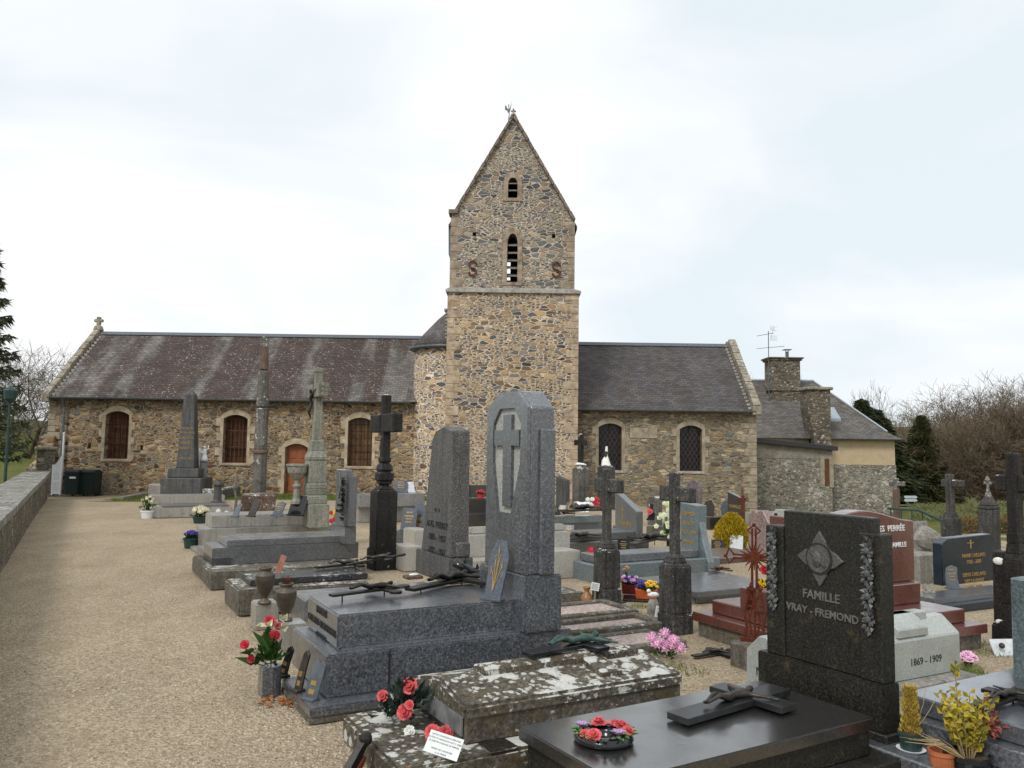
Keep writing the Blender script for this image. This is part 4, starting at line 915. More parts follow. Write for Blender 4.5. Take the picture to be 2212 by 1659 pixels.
def rose(mb, c, r, up=(0, 0, 1), rings=4, n=7):
    c = Vector(c); up = Vector(up).normalized(); a = up.orthogonal().normalized(); b = up.cross(a)
    for k in range(rings):
        rr = r*(1-.22*k); h0 = r*.12*k; op = .95-.25*k
        for i in range(n-k):
            t = 2*math.pi*(i+.5*(k % 2)+rnd.uniform(-.15, .15))/(n-k); d = a*math.cos(t)+b*math.sin(t); s_ = up.cross(d)
            p0 = c+up*h0; w_ = rr*.55
            e = p0+d*rr*op+up*rr*(.15+.33*k); m_ = p0+d*rr*.6*op+up*rr*(.02+.22*k)
            mb.add([p0, m_-s_*w_, e-s_*w_*.55+up*rr*.08, e+d*rr*.06, e+s_*w_*.55+up*rr*.08, m_+s_*w_], [(0, 1, 2, 3), (0, 3, 4, 5)])
    mb.ball(c+up*r*.45, r*.28, 5); return mb
def pompon(mb, c, r, n=60):
    for i in range(n):
        z = 1-1.7*i/n; a = i*2.4; q = math.sqrt(max(0, 1-z*z)); d = Vector((q*math.cos(a), q*math.sin(a), z))
        mb.leaf(Vector(c)+d*r*.5, d+Vector((0, 0, .3)), r*.32, r*.6)
    mb.ball(c, r*.62, 6); return mb
def leaves(mb, c, R, n, lw, ll, zs=1., up=.5):
    c = Vector(c)
    for i in range(n):
        d = Vector((rnd.gauss(0, 1), rnd.gauss(0, 1), abs(rnd.gauss(0, 1))*zs+.1)).normalized(); p = c+Vector((d.x*R, d.y*R, d.z*R*zs))*rnd.uniform(.1, .8)
        mb.leaf(p, d+Vector((0, 0, up)), lw*rnd.uniform(.7, 1.2), ll*rnd.uniform(.7, 1.2))
    return mb
def plantpot(name, label, c, z, wpx, hpx, mat, saucer=None, cat='pot plant', group=None, tip=1.25):
    P = gz(c[0], c[1], z) if z is not None else g(*c); s_ = ppm(P); r = wpx*s_/2; h = hpx*s_
    t = T(name, label, cat, P, 0, group)
    t.add('pot', MB().lathe([(r/tip, .004), (r/tip*1.02, h*.1), (r*.95, h*.82), (r*1.04, h*.84), (r*1.04, h), (r*.92, h), (r*.9, h*.86)], n=20), mat, smooth=False)
    t.add('soil', MB().lathe([(r*.9, h*.8), (r*.9, h*.88)], n=16), M_BARK)
    if saucer: t.add('saucer', MB().lathe([(r*.9, 0), (r*1.15, h*.14), (r*1.1, h*.14), (r*.9, .012)], n=20), saucer)
    return t, r, h, s_
def sq(wpx, P): return wpx*ppm(P)/1.356/2      # half side of a square pillar turned like the graves
def lettering(t, x, y, z, rows, size, mat, face='l', lead=1.25, depth=.004, name='lettering', rx=0):
    for i, r in enumerate(rows):
        if not r: continue
        m4 = (fl if face == 'l' else fc)(x, y, z-i*size*lead)
        text(t, t.o, name, mat, r, m4, size, depth, bold=size*.015)
# a stone cross: base point on the ground, widths and rows read off the photograph
def stonecross(name, label, c, mat, ped, shaft, arms, cat='grave cross', base=None, armthick=None, group=None, style='plain', z=None, ped_mat=None, cham=True, taper=1., shaftmat=None):
    P = g(*c) if z is None else gz(c[0], c[1], z); t = T(name, label, cat, P, TH, group); zt = 0
    if base: a = sq(base[0], P); h = sy(P, Z, base[1]); t.add('base', MB().box(-a, -a, -.1, a, a, h), ped_mat or mat, bevel=.02, seg=2, jitter=.01); zt = h
    if ped:
        a = sq(ped[0], P); h = sy(P, Z, ped[1]); hs = sy(P, Z, ped[2]) if len(ped) > 2 else h; b = sq(shaft[0], P)*1.08
        if style == 'ogee': pr = [(a, zt-.02), (a, zt+(h-zt)*.28), (a*.93, zt+(h-zt)*.3), (a*.93, h), (a*.72, h+(hs-h)*.25), (a*.62, h+(hs-h)*.6), (b, hs)]
        elif style == 'oct': pr = [(a, zt-.02), (a, h), (a*.8, h+(hs-h)*.35), (b, hs)]
        else: pr = [(a, zt-.02), (a*.98, h), (b, hs)]
        m = MB()
        for (r0, z0), (r1, z1) in zip(pr, pr[1:]):
            m.add([(-r0, -r0, z0), (r0, -r0, z0), (r0, r0, z0), (-r0, r0, z0), (-r1, -r1, z1), (r1, -r1, z1), (r1, r1, z1), (-r1, r1, z1)], [(0, 3, 2, 1), (4, 5, 6, 7), (0, 1, 5, 4), (1, 2, 6, 5), (2, 3, 7, 6), (3, 0, 4, 7)])
        t.add('pedestal', m, ped_mat or mat, bevel=.012, jitter=.012); zt = hs
    b = sq(shaft[0], P); zh = sy(P, Z, shaft[1]); q = b*taper
    t.add('shaft', MB().add([(-b, -b, zt-.03), (b, -b, zt-.03), (b, b, zt-.03), (-b, b, zt-.03), (-q, -q, zh), (q, -q, zh), (q, q, zh), (-q, q, zh)], [(0, 3, 2, 1), (4, 5, 6, 7), (0, 1, 5, 4), (1, 2, 6, 5), (2, 3, 7, 6), (3, 0, 4, 7)]), shaftmat or mat, bevel=b*.3, seg=1, jitter=.008)
    if arms:
        xl, xr, y0, y1 = arms; z0 = sy(P, Z, y1); z1 = sy(P, Z, y0); lf = sx(P+Z*z0, t.U, xl); rt = -sx(P+Z*z0, -t.U, xr); k_ = b*(armthick or .9)
        lf = min(lf, .75); rt = max(rt, -.75)
        t.add('arm', MB().box(-k_, b*.9, z0, k_, max(lf, b*1.4), z1), shaftmat or mat, bevel=b*.25, jitter=.008); t.add('arm', MB().box(-k_, min(rt, -b*1.4), z0, k_, -b*.9, z1), shaftmat or mat, bevel=b*.25, jitter=.008)
    return t, P

# ================================================================== tomb E : the large blue-grey granite tomb
E_ = tombt('large blue-grey granite tomb, tall stele with coffin-shaped panel and cross', (669, 1569))
z1 = E_.pbox('footing', C_O, (669, 1569), 0, 1245, 607, 1553, bevel=.01)[6]
z2 = E_.pbox('step', G_E, (669, 1553), z1, 1243, 609, 1532, bevel=.008)[6]
x, y, z, Lp, Wp, Hp, z3 = E_.pbox('plinth', G_E, (704, 1510), z2, 1235, 629.5, 1416.5, bevel=.01)
m = MB()
E_.add('plinth_joint', MB().box(x+.46, y-.0015, z+.01, x+.475, y+.02, z+Hp-.012), M_INK)
E_.add('lid_ledge', MB().box(x+.14, y+.05, z+Hp, x+Lp-.1, y+Wp-.05, z+Hp+.012), G_E)
x, y, z, L5, W5, H5, z4 = E_.pbox('lid', G_E, (728, 1404), z3, 1131.5, 663, 1328.6, bevel=.014)
ZE_top = z4; EX, EY = x, y
lettering(E_, x-.002, y+W5*.5, z+H5*.78, ['FAMILLES', 'CAILLARD-LEGRANGOIS', 'CORNIN'], .072, M_INK, lead=1.35)
bx_, by_, bz_, bL, bW, bH, z5 = E_.pbox('stele_base', G_E, (1134, 1371), z3, 1213.5, 1045, 1245, W=W5*.98, bevel=.014)
P = gz(1143, 1243.5, z5); Ls = sx(P, E_.V, 1195); Ws = sx(P, E_.U, 1053.6); Hs = sy(P, Z, 879); q = E_.I@P; Ht = Hs+.145
prof = [(q.y, q.z), (q.y, q.z+Hs), (q.y+.25*Ws, q.z+Ht), (q.y+.70*Ws, q.z+Ht), (q.y+Ws, q.z+Hs-.0), (q.y+Ws, q.z)]
ste = E_.add('stele', MB().px(prof, q.x, q.x+Ls), G_E, bevel=.012)
hb = sy(P+E_.V*Ls*.5, Z, 927)
E_.add('stele_buttress', MB().box(q.x+Ls*.36, q.y-.035, q.z, q.x+Ls*.98, q.y+.05, q.z+hb), G_E, bevel=.012)
E_.add('stele_buttress', MB().box(q.x+Ls*.36, q.y+Ws-.05, q.z, q.x+Ls*.98, q.y+Ws+.035, q.z+hb), G_E, bevel=.012)
pan = [(.31, 1.0), (.67, 1.0), (.83, .905), (.83, .66), (.70, .35), (.37, .35), (.17, .66), (.155, .90)]
pan = [(q.y+Ws*a, q.z+Hs*b) for a, b in pan]
E_.add('coffin_panel', MB().prism(pan, lambda u, w_, t_: (t_, u, w_), q.x-.004, q.x+.01), G_EL)
# raised border round the recess
def inset(pl, k): c_ = (sum(p[0] for p in pl)/len(pl), sum(p[1] for p in pl)/len(pl)); return [(c_[0]+(p[0]-c_[0])*k, c_[1]+(p[1]-c_[1])*(1-(1-k)*.5)) for p in pl]
ls = [[Vector((0, a, b)) for a, b in [(q.y+.005, q.z+.005), (q.y+.005, q.z+Hs), (q.y+.25*Ws, q.z+Ht-.005), (q.y+.70*Ws, q.z+Ht-.005), (q.y+Ws-.005, q.z+Hs), (q.y+Ws-.005, q.z+.005)]], [Vector((0, a, b)) for a, b in pan]]
flat = [p for l in ls for p in l]; tri = tessellate_polygon(ls); n = len(flat); fs = [tuple(t) for t in tri]; k = 0
for l in ls: fs += [(k+i, k+(i+1) % len(l), n+k+(i+1) % len(l), n+k+i) for i in range(len(l))]; k += len(l)
E_.add('stele_face', MB().add([(q.x-.03, p.y, p.z) for p in flat]+[(q.x+.001, p.y, p.z) for p in flat], fs), G_E)
cx0, cx1 = q.y+.37*Ws, q.y+.57*Ws
E_.add('cross_relief', MB().box(q.x-.036, cx0, q.z+Hs*.39, q.x, cx1, q.z+Hs*.96).box(q.x-.0355, q.y+.19*Ws, q.z+Hs*.765, q.x, cx0, q.z+Hs*.865).box(q.x-.0355, cx1, q.z+Hs*.765, q.x, q.y+.79*Ws, q.z+Hs*.865), G_E, bevel=.003)

# things on and by tomb E
_pp = E_.M@Vector((bx_-.20, by_+bW*.24, z4)); t = plaque('blue-grey coffin-shaped plaque with golden wheat ears leaning against the tall stele', (1082, 1284), ZE_top, 50, 125, TH-62, plain('blue_slate_plaque', (.075, .09, .11), .35, .5, 0, .3, 30), 16, 'coffin', 'wheat')
for o_ in [x_ for x_ in bpy.data.objects if x_.type == 'EMPTY' and x_.get('label', '').startswith('blue-grey coffin-shaped')]: o_.matrix_world = Matrix.Translation(_pp)@Matrix.Rotation(math.radians(TH-62), 4, 'Z')
crucifix('cast iron crucifix lying nearest the front edge of the blue-grey granite tomb', (714, 1303), (872, 1282), ZE_top, lift=.05, figscale=.66)
crucifix('iron crucifix with pale strip lying on the granite tomb just left of the coffin-shaped plaque', (884, 1285), (1036, 1253), ZE_top, M_CAST, lift=.03)
P = gz(1010, 1246, ZE_top); t = T('bird_ornament', 'black bird-shaped ornament with a curved wing behind the iron crucifix', 'ornament', P, 10); s_ = ppm(P)
mb = MB().path([(-.14, 0, .13), (-.06, 0, .10), (.02, 0, .05), (.10, 0, .04), (.16, 0, .03)], [.03, .045, .05, .035, .015], 7).leaf((0, 0, .06), (-.2, 0, .9), .07, .12).leaf((.08, 0, .04), (.1, .1, .9), .06, .09)
t.add('body', mb, M_BLK, smooth=True); t.add('base', MB().box(-.09, -.05, -.002, .12, .05, .02), M_BLK)
# front step: vase with flowers and three plaques
P = gz(583, 1502, 0); s_ = ppm(P); a = sq(54, P); t = T('granite_vase', 'square dark granite vase holding red ranunculus and arum flowers at the path edge', 'vase', P, TH); h = sy(P, Z, 1436)
t.add('vase_body', MB().lathe([(a*1.12, 0), (a*1.16, h), (a*.75, h), (a*.7, h-.06)], n=24).box(-a*1.1, -a*1.1, 0, a*.4, a*1.1, h-.004), G_D, bevel=.004)
mb = MB()
for dx, dy, dz, r in ((-.02, 0, .36, .042), (0.01, -.03, .25, .045), (-.20, -.0, .20, .036), (-.16, -.05, .10, .030), (.06, .06, .30, .03)): rose(mb, (dx, dy, h+dz-.03), r, (-.3, -1, .5), 4, 8)
t.add('red_flowers', mb, M_RED)
mb = MB()
for dx, dy, dz in ((-.09, 0, .30), (.05, -.03, .30), (-.12, -.06, .14), (.09, 0, .35), (-.05, -.05, .33), (-.0, .04, .31)):
    for k_ in range(3): mb.leaf((dx, dy, h+dz-.03), (rnd.uniform(-.7, .7), -.5, rnd.uniform(.1, 1)), .05, .075, bend=.35)
t.add('white_flowers', mb, M_PALE)
mb = MB()
leaves(mb, (-.02, 0, h+.02), .15, 90, .045, .10, 1.3, .3)
for d in ((-.6, -.2, 1), (.1, .3, 1.3), (-1, -.2, .15), (-.9, -.4, .3), (-.3, -.5, .8)): mb.leaf((-.03, 0, h+.06), d, .07, .26)
for dx, dz in ((-.02, .34), (.01, .22), (-.2, .18), (-.16, .08)): mb.tube((0, 0, h-.02), (dx, 0, h+dz-.04), .004, n=4)
t.add('leaves', mb, M_LEAF)
mb = MB()
for i in range(60): mb.leaf((rnd.uniform(-.05, .3), rnd.uniform(-.2, .02), .012), (rnd.uniform(-1, 1), rnd.uniform(-1, 1), .15), .03, .05, (0, 0, 1))
o = obj('fallen_leaves', mb.xf(Matrix.Translation(gz(590, 1512, 0))).mesh('fallen_leaves'), M_RLEAF); o['kind'] = 'stuff'; o['label'] = 'scatter of rusty fallen leaves at the foot of the granite vase'; o['category'] = 'leaves'
plaque('dark plaque with faint gold badge, furthest left of three on the granite step', (608, 1462), z2, 30, 66, TH-78, M_BLK, 16, 'wave', 'badge')
plaque('curling brown-grey plaque, middle one of three on the granite step', (641, 1494), z2, 26, 88, TH-72, M_CASTL, 14, 'wave', 'badge')
plaque('grey star-topped plaque with gold badges, nearest of three on the granite step', (668, 1512), z2, 38, 84, TH-62, M_PLQ, 20, 'book', 'badge')

# tomb D + Perrey stele
D_ = tombt('low worn granite tomb with flat lid and tall grey stele engraved with a name', (657, 1376))
zD = D_.pbox('lid', stone('worn_wet_granite', (.17, .18, .185), (.07, .07, .075), (.32, .33, .34), 90, .22, .55, .7, moss=.45, wet=1), (657, 1376), 0, 960, 626, 1297, bevel=.012)[6]
zDb = D_.pbox('stele_base', G_P, (971, 1264), zD, 1021.5, 897, 1207, bevel=.012)[6]
P = gz(973, 1206, zDb); Ls = sx(P, D_.V, 1012.7); Ws = sx(P, D_.U, 910); Hs = sy(P, Z, 925.7); q = D_.I@P
D_.add('stele', MB().px([(q.y, q.z), (q.y+.02, q.z+Hs*.985), (q.y+Ws*.3, q.z+Hs*1.02), (q.y+Ws*.58, q.z+Hs*.985), (q.y+Ws*.70, q.z+Hs*.90), (q.y+Ws, q.z)], q.x, q.x+Ls), G_P, bevel=.012)
D_.add('stele_foot', MB().box(q.x+Ls*.25, q.y-.03, q.z, q.x+Ls+.01, q.y+.05, q.z+Hs*.12), G_P, bevel=.02)
lettering(D_, q.x-.001, q.y+Ws*.46, q.z+Hs*.335, ['*  *', 'AUG. PERREY', '1885 - 1957', '1892 - 1967'], .105, M_INK, lead=1.45)
crucifix('iron crucifix propped on thin legs with its head raised, on the worn flat tomb', (748, 1238), (868, 1216), zD, M_CAST, M_CASTL, lift=.09, zhead=zD+.10)
P = gz(893, 1250, zD); s_ = ppm(P); t = T('book_ornament', 'small dark stone block with a white oval shell ornament on top', 'ornament', P, TH)
t.add('block', MB().box(-.10, -.06, 0, .10, .10, .035), S_BROWN, bevel=.006); t.add('oval_plate', MB().ball((.02, .03, .042), .06, 8, (1.1, .7, .25)), M_WPET, smooth=True)
# urn pedestals and urns
b1 = tombt('pale granite block carrying the left bronze urn', (552, 1364), cat='plinth', name='stone_plinth'); zb1 = b1.pbox('block', G_L, (552, 1364), 0, 602, 540, 1306, bevel=.012)[6]
b2 = tombt('pale granite block carrying the right bronze urn', (602, 1410), cat='plinth', name='stone_plinth'); zb2 = b2.pbox('block', G_L, (602, 1410), 0, 664, 587, 1352, bevel=.012)[6]
def urn(label, c, z, wpx, hpx, extra=None):
    P = gz(c[0], c[1], z); s_ = ppm(P); r = wpx*s_/2; h = hpx*s_; t = T('urn', label, 'urn', P, 0, 'twin bronze urns')
    pr = [(.68, 0), (.68, .05), (.5, .075), (.30, .13), (.30, .17), (.52, .27), (.80, .42), (.97, .60), (1.0, .70), (.97, .755), (.99, .77), (.93, .80), (.62, .86), (.55, .89), (.6, .93), (.70, .97), (.70, 1), (.55, 1), (.5, .93)]
    t.add('urn_body', MB().lathe([(a*r, b*h) for a, b in pr], n=32), M_URN, smooth=True); return t, r, h
M_URN = plain('tarnished_bronze', (.105, .088, .068), .5, .45, .45, .5, 6, .2)
t1, r1_, h1_ = urn('left bronze urn with a pink tile stuck in its mouth', (571, 1303), zb1, 42, 77)
t1.add('pink_tile', MB().box(-.02, -.01, h1_*.9, .04, .005, h1_*1.42).xf(Matrix.Rotation(.35, 4, 'Y')), plain('pink_tile', (.33, .15, .11), .7))
t2, r2_, h2_ = urn('right bronze urn with dry reddish stalks in its mouth', (616, 1341), zb2, 45, 80)
mb = MB()
for i in range(26): mb.path([(rnd.uniform(-.03, .03), rnd.uniform(-.03, .03), h2_*.93), (rnd.uniform(-.05, .05), rnd.uniform(-.05, .05), h2_*1.1), (rnd.uniform(-.06, .06), rnd.uniform(-.06, .06), h2_*rnd.uniform(1.1, 1.25))], [.003, .002, .001], 3)
t2.add('dry_stalks', mb, M_RUST)

# tomb C, B, A
C_ = tombt('old mossy concrete tomb with thin black slab, behind the bronze urns', (515, 1334)); zC = C_.pbox('concrete_base', C_O, (515, 1334), 0, 800, 485, 1276, bevel=.02, jitter=.015)[6]
zC2 = C_.pbox('black_slab', stone('worn_black_slab', (.035, .035, .036), None, (.10, .10, .10), 90, .4, .4, .5, lichen=.05), (541, 1268), zC, 795, 521, 1254, bevel=.012)[6]
crucifix('black crucifix with draped figure on the thin black slab below the dark octagonal cross', (681, 1233), (796, 1222), zC2, M_CAST, M_CASTL, lift=.03)
B_ = tombt('speckled grey granite tomb with slim stele carrying a diamond ornament', (455, 1276.5)); zB_ = B_.pbox('footing', C_O, (455, 1277), 0, 788, 414.5, 1238, bevel=.02, jitter=.012)[6]
zB2 = B_.pbox('plinth', G_B, (457.5, 1223), zB_, 774, 439, 1185, bevel=.01)[6]
B_.pbox('kerb_end', G_B, (457.5, 1223), zB_, 480, 425, 1205, L=.3, bevel=.01)
zB3 = B_.pbox('lid', stone('polished_grey_granite', (.125, .13, .13), (.05, .05, .05), (.24, .25, .25), 140, .25, .55, .35, wet=1), (490, 1183), zB2, 744, 469, 1168, bevel=.012)[6]
zB4 = B_.pbox('stele_base', G_B, (745, 1177), zB2, 769, 714, 1137, bevel=.012)[6]
x, y, z, L, W, H, _ = B_.pbox('stele_side', G_B, (752, 1138), zB4, 769.5, 728, 1029, bevel=.012)
B_.add('stele_pillar', MB().box(x-.05, y+W*.12, z, x+L*.6, y+W*.92, z+H*1.13), G_B, bevel=.012)
dz = z+H*.80
B_.add('diamond_relief', MB().px([(y+W*.55-.0, dz+.20), (y+W*.55+.09, dz), (y+W*.55, dz-.20), (y+W*.55-.09, dz)], x-.065, x-.05), G_D, bevel=.004)
mb = MB()
for i in range(60): mb.leaf((x-.055, y+W*.06+rnd.uniform(-.04, .04), z+H*.98-rnd.uniform(0, .62)), (-1, rnd.uniform(-1, 1), rnd.uniform(-1, .4)), .04, .07)
B_.add('rose_garland', mb, M_CAST)
lettering(B_, x-.053, y+W*.52, z+H*.40, ['FAMILLE', 'VRAY-PERREY'], .055, M_INK, lead=1.6)
A_ = tombt('pale stone family tomb with a tall calvary cross, bronze figure and fluted basin', (437, 1193)); zA = A_.pbox('plinth', G_L, (437, 1193), 0, 716, 421, 1144, bevel=.012)[6]
zA2 = A_.pbox('lid', G_L, (457.5, 1141), zA, 668, 443, 1114.5, bevel=.014)[6]
x, y, z, L, W, H, zA3 = A_.pbox('cross_base', S_G, (669, 1142), zA, 711, 646, 1091, bevel=.014)
pc_ = A_.M@Vector((x+L/2, y+W/2, z+H)); a = sq(56, pc_)
lp = A_.I@pc_; h1 = sy(pc_, Z, 992); h2 = sy(pc_, Z, 954); hsft = sy(pc_, Z, 795); b = sq(24, pc_)
def pill(pr, c): 
    m = MB()
    for (r0, z0), (r1, z1) in zip(pr, pr[1:]): m.add([(c.x+i*r, c.y+j*r, c.z+zz) for r, zz in ((r0, z0), (r1, z1)) for i, j in ((-1, -1), (1, -1), (1, 1), (-1, 1))], [(0, 3, 2, 1), (4, 5, 6, 7), (0, 1, 5, 4), (1, 2, 6, 5), (2, 3, 7, 6), (3, 0, 4, 7)])
    return m
A_.add('pedestal', pill([(a*1.06, 0), (a*1.06, h1*.14), (a*.93, h1*.2), (a*1.05, h1*.34), (a*1.05, h1*.4), (a*.94, h1*.48), (a*.94, h1*.97), (a*1.0, h1), (a, h1+.03), (a*.72, h1+(h2-h1)*.5), (a*.66, h2), (b*1.1, h2+.03)], lp), S_G, bevel=.01)
A_.add('cross_shaft', pill([(b*1.02, h2-.02), (b*.9, hsft-.1), (b*1.0, hsft-.08), (b*1.0, hsft)], lp), S_G, bevel=.03)
za0 = sy(pc_, Z, 858); za1 = sy(pc_, Z, 830); lf = .50; m1 = MB(); m2 = MB()
for zz in (za0+.04, (za0+za1)/2, za1-.04): m1.tube(lp+Vector((0, b*.5, zz)), lp+Vector((0, lf, zz)), (za1-za0)/6+.015, n=12); m2.tube(lp+Vector((0, -b*.5, zz)), lp+Vector((0, -lf, zz)), (za1-za0)/6+.012, n=12)
m1.box(lp.x-.1, lp.y+b*.5, lp.z+za0, lp.x+.1, lp.y+lf*.75, lp.z+za1); m2.box(lp.x-.1, lp.y-lf*.75, lp.z+za0, lp.x+.1, lp.y-b*.5, lp.z+za1)
A_.add('cross_arm', m1, S_G, smooth=False); A_.add('cross_arm', m2, S_G)
me = corpus(.62); me.transform(Matrix.Translation(lp+Vector((-b-.02, 0, za0-.42)))@Matrix(((0, 0, -1, 0), (0, 1, 0, 0), (1, 0, 0, 0), (0, 0, 0, 1)))); obj('bronze_figure', me, M_CAST, A_.o)
bs = lp+Vector((-a-.16, 0, 0)); hb_ = sy(pc_, Z, 997)-.0
pr = [(.10, 0), (.10, .05), (.07, .1), (.06, hb_*.35), (.09, hb_*.42), (.05, hb_*.48), (.06, hb_*.55), (.11, hb_*.62), (.175, hb_*.74), (.19, hb_*.88), (.21, hb_*.90), (.21, hb_*.94), (.18, hb_*.94)]
A_.add('basin', MB().lathe(pr, bs, 24), S_G, smooth=False)
mb = MB()
for xx in (-.0,): pass
for i, (px_, w_, hh, th_, mt, nm) in enumerate(((506, 22, 32, TH-70, M_PLQ, 'small leaning grey plaque at the left end of the pale calvary tomb'), (541, 24, 38, TH-66, M_CASTL, 'bronze-grey upright plaque, second from left on the pale calvary tomb'), (597, 30, 34, TH-60, M_PLQ, 'silver-grey plaque on a stand, third from left on the pale calvary tomb'), (637, 42, 46, TH-52, M_BLK, 'black tilted plaque nearest the basin on the pale calvary tomb'))):
    plaque(nm, (px_, 1117-i*1.0), zA2, w_, hh, th_, mt, 24, 'rect' if i % 2 else 'wave', 'lines' if i == 2 else None, group='plaques along the pale calvary tomb lid')
# small pots near the path
def flowerpot(label, c, w_, h, potm, flm, kind, n=9, name='flower_pot', z=None, spread=1.5, fh=1.2, group=None, r_=.03, leafm=None):
    t, r, hh, s_ = plantpot(name, label, c, z, w_, h, potm, cat='flower pot', group=group)
    mb = leaves(MB(), (0, 0, hh*.9), r*spread, 90, r*.28, r*.55, fh, .4); t.add('leaves', mb, leafm or M_LEAF)
    mb = MB()
    for i in range(n):
        a = i*2.4; q = r*spread*.8*math.sqrt((i+.5)/n); c_ = Vector((q*math.cos(a), q*math.sin(a), hh+r*fh*(1.1-.5*(i/n))))
        (pompon(mb, c_, r_, 30) if kind == 'pom' else rose(mb, c_, r_, (math.cos(a)*.4, math.sin(a)*.4-.4, 1), 2, 6))
    t.add('blossoms', mb, flm); return t
flowerpot('white bowl of faded greenery at the left edge of the graves by the path', (318, 1120), 28, 17, M_WHT, M_PALE, 'pom', 7, r_=.045, fh=1.9, spread=1.3)
flowerpot('cream hydrangea pot beside the pale calvary tomb', (431, 1130), 30, 14, M_GRN, M_PALE, 'pom', 12, r_=.075, fh=1.1, spread=1.35)
flowerpot('dark green pot of violet pansies on the small slab', (412, 1184), 32, 22, M_GRN, M_BLUE, 'rose', 14, r_=.035, fh=.8, spread=1.0)
t = tombt('small cracked concrete slab under the pansy pot', (424, 1202), cat='slab', name='concrete_slab'); t.pbox('slab', C_P, (430, 1203), 0, 450, 392, 1196, bevel=.01)
crk = tombt('white hydrangea heads lying behind the cream hydrangea pot', (450, 1118), cat='flowers', name='flower_bunch'); mb = MB()
for i in range(8): pompon(mb, (rnd.uniform(0, .75), rnd.uniform(-.1, .1), .1+rnd.uniform(0, .08)), .07, 26)
crk.add('white_blossoms', mb, M_WPET)

# left background graves
t = tombt('low pale granite kerb grave with chamfered corner, front left by the path', (336, 1121)); t.pbox('kerb', G_L, (336, 1121), 0, 502, 334, 1096, W=1.0, bevel=.03); t.pbox('inner_slab', G_B, (350, 1098), .26, 495, 345, 1093, W=.7, bevel=.01)
t = tombt('low grey granite grave behind the chamfered kerb grave', (326, 1089)); t.pbox('kerb', G_L, (326, 1090), 0, 486, 318, 1072, W=1.1, bevel=.02)
P = g(322, 1084); t = T('memorial_enclosure', 'low stone kerb enclosure with thick corner blocks around the obelisk', 'kerb', P, 6); W_ = sx(P, t.V, 482)
for a, b, c_, d_ in ((0, 0, W_, .3), (0, 0, .3, 2.6), (W_-.3, 0, W_, 2.6)): t.add('kerb_stone', MB().box(a, b, -.2, c_, d_, sy(P, Z, 1055)), S_CW, bevel=.04, jitter=.03)
t.add('corner_block', MB().box(-.04, -.04, -.2, .42, .4, sy(P, Z, 1045)), C_P, bevel=.05)
P = g(402, 1080); ob = T('obelisk', 'tall grey granite obelisk war memorial with gilded names on stepped base', 'obelisk', P, 6); s_ = ppm(P)
def oz(y): return sy(P, Z, y)
ob.add('lower_base', MB().box(-.70, -.70, -.3, .70, .70, oz(1031)), G_S, bevel=.03); ob.add('upper_base', MB().box(-.52, -.52, oz(1031), .52, .52, oz(1011)), G_S, bevel=.03)
w0 = 19*s_; w1 = 11*s_; zt = oz(853); 
ob.add('shaft', MB().add([(-w0, -w0, oz(1011)), (w0, -w0, oz(1011)), (w0, w0, oz(1011)), (-w0, w0, oz(1011)), (-w1, -w1, zt), (w1, -w1, zt), (w1, w1, zt), (-w1, w1, zt), (0, 0, oz(838))], [(0, 3, 2, 1), (0, 1, 5, 4), (1, 2, 6, 5), (2, 3, 7, 6), (3, 0, 4, 7), (4, 5, 8), (5, 6, 8), (6, 7, 8), (7, 4, 8)]), G_S, bevel=.02)
for i, y_ in enumerate((926, 935, 946, 957, 968, 990)):
    zz = oz(y_); k_ = (zz-oz(1011))/(zt-oz(1011)); yy = -(w0+(w1-w0)*k_)-.006; text(ob, ob.o, 'gilt_names', M_GOLD, ('MORTS', '1914-1918', 'LEROY A.', 'MARIE J.', 'PERREY L.', '1939-1945')[i], fc(0, yy, zz), .115, .003)
# angel on pedestal, leaning slab, bollard, crooked lichened cross
P = g(437, 1078); t = T('angel_monument', 'small white angel statue raising an arm on a grey granite pillar', 'monument', P, TH); a = sq(20, P)
t.add('pillar', MB().box(-a*1.35, -a*1.35, 0, a*1.35, a*1.35, sy(P, Z, 1047)).box(-a, -a, 0, a, a, sy(P, Z, 998)).box(-a*1.2, -a*1.2, sy(P, Z, 998), a*1.2, a*1.2, sy(P, Z, 995)), G_B, bevel=.02)
zz = sy(P, Z, 995); mb = MB().lathe([(.13, 0), (.14, .05), (.10, .15), (.075, .27), (.085, .34), (.06, .40), (.03, .43)], (0, 0, zz), 12).ball((0, -.01, zz+.47), .055, 7).path([(.06, 0, zz+.36), (.13, -.03, zz+.42), (.12, -.03, zz+.56)], [.028, .022, .016], 6).path([(-.06, 0, zz+.36), (-.10, -.06, zz+.27), (-.03, -.10, zz+.25)], [.028, .022, .016], 6)
mb.leaf((-.05, .06, zz+.3), (-.5, .3, .6), .1, .22).leaf((.05, .06, zz+.3), (.5, .3, .6), .1, .22)
t.add('angel', mb, M_WHT, smooth=True)
P = g(417, 1074); t = T('leaning_post', 'narrow pale stone upright leaning beside the angel pillar', 'stone post', P, TH)
t.add('post', MB().box(-.07, -.1, 0, .07, .1, sy(P, Z, 975)).xf(Matrix.Rotation(.10, 4, 'Y')), G_L, bevel=.03)
P = g(469, 1092); t = T('stone_bollard', 'short round grey stone pillar with a moulded cap left of the tall column', 'bollard', P, TH); h = sy(P, Z, 1040); r = 8.5*ppm(P)
t.add('body', MB().box(-r*1.35, -r*1.35, -.05, r*1.35, r*1.35, .12).lathe([(r*1.2, .12), (r, .18), (r*.92, h*.8), (r*1.25, h*.84), (r*1.25, h*.9), (r*.9, h)], n=18), G_S, bevel=.01)
P = g(507, 1108); t = T('crooked_cross', 'thin crooked iron cross crusted with white lichen', 'grave cross', P, TH)
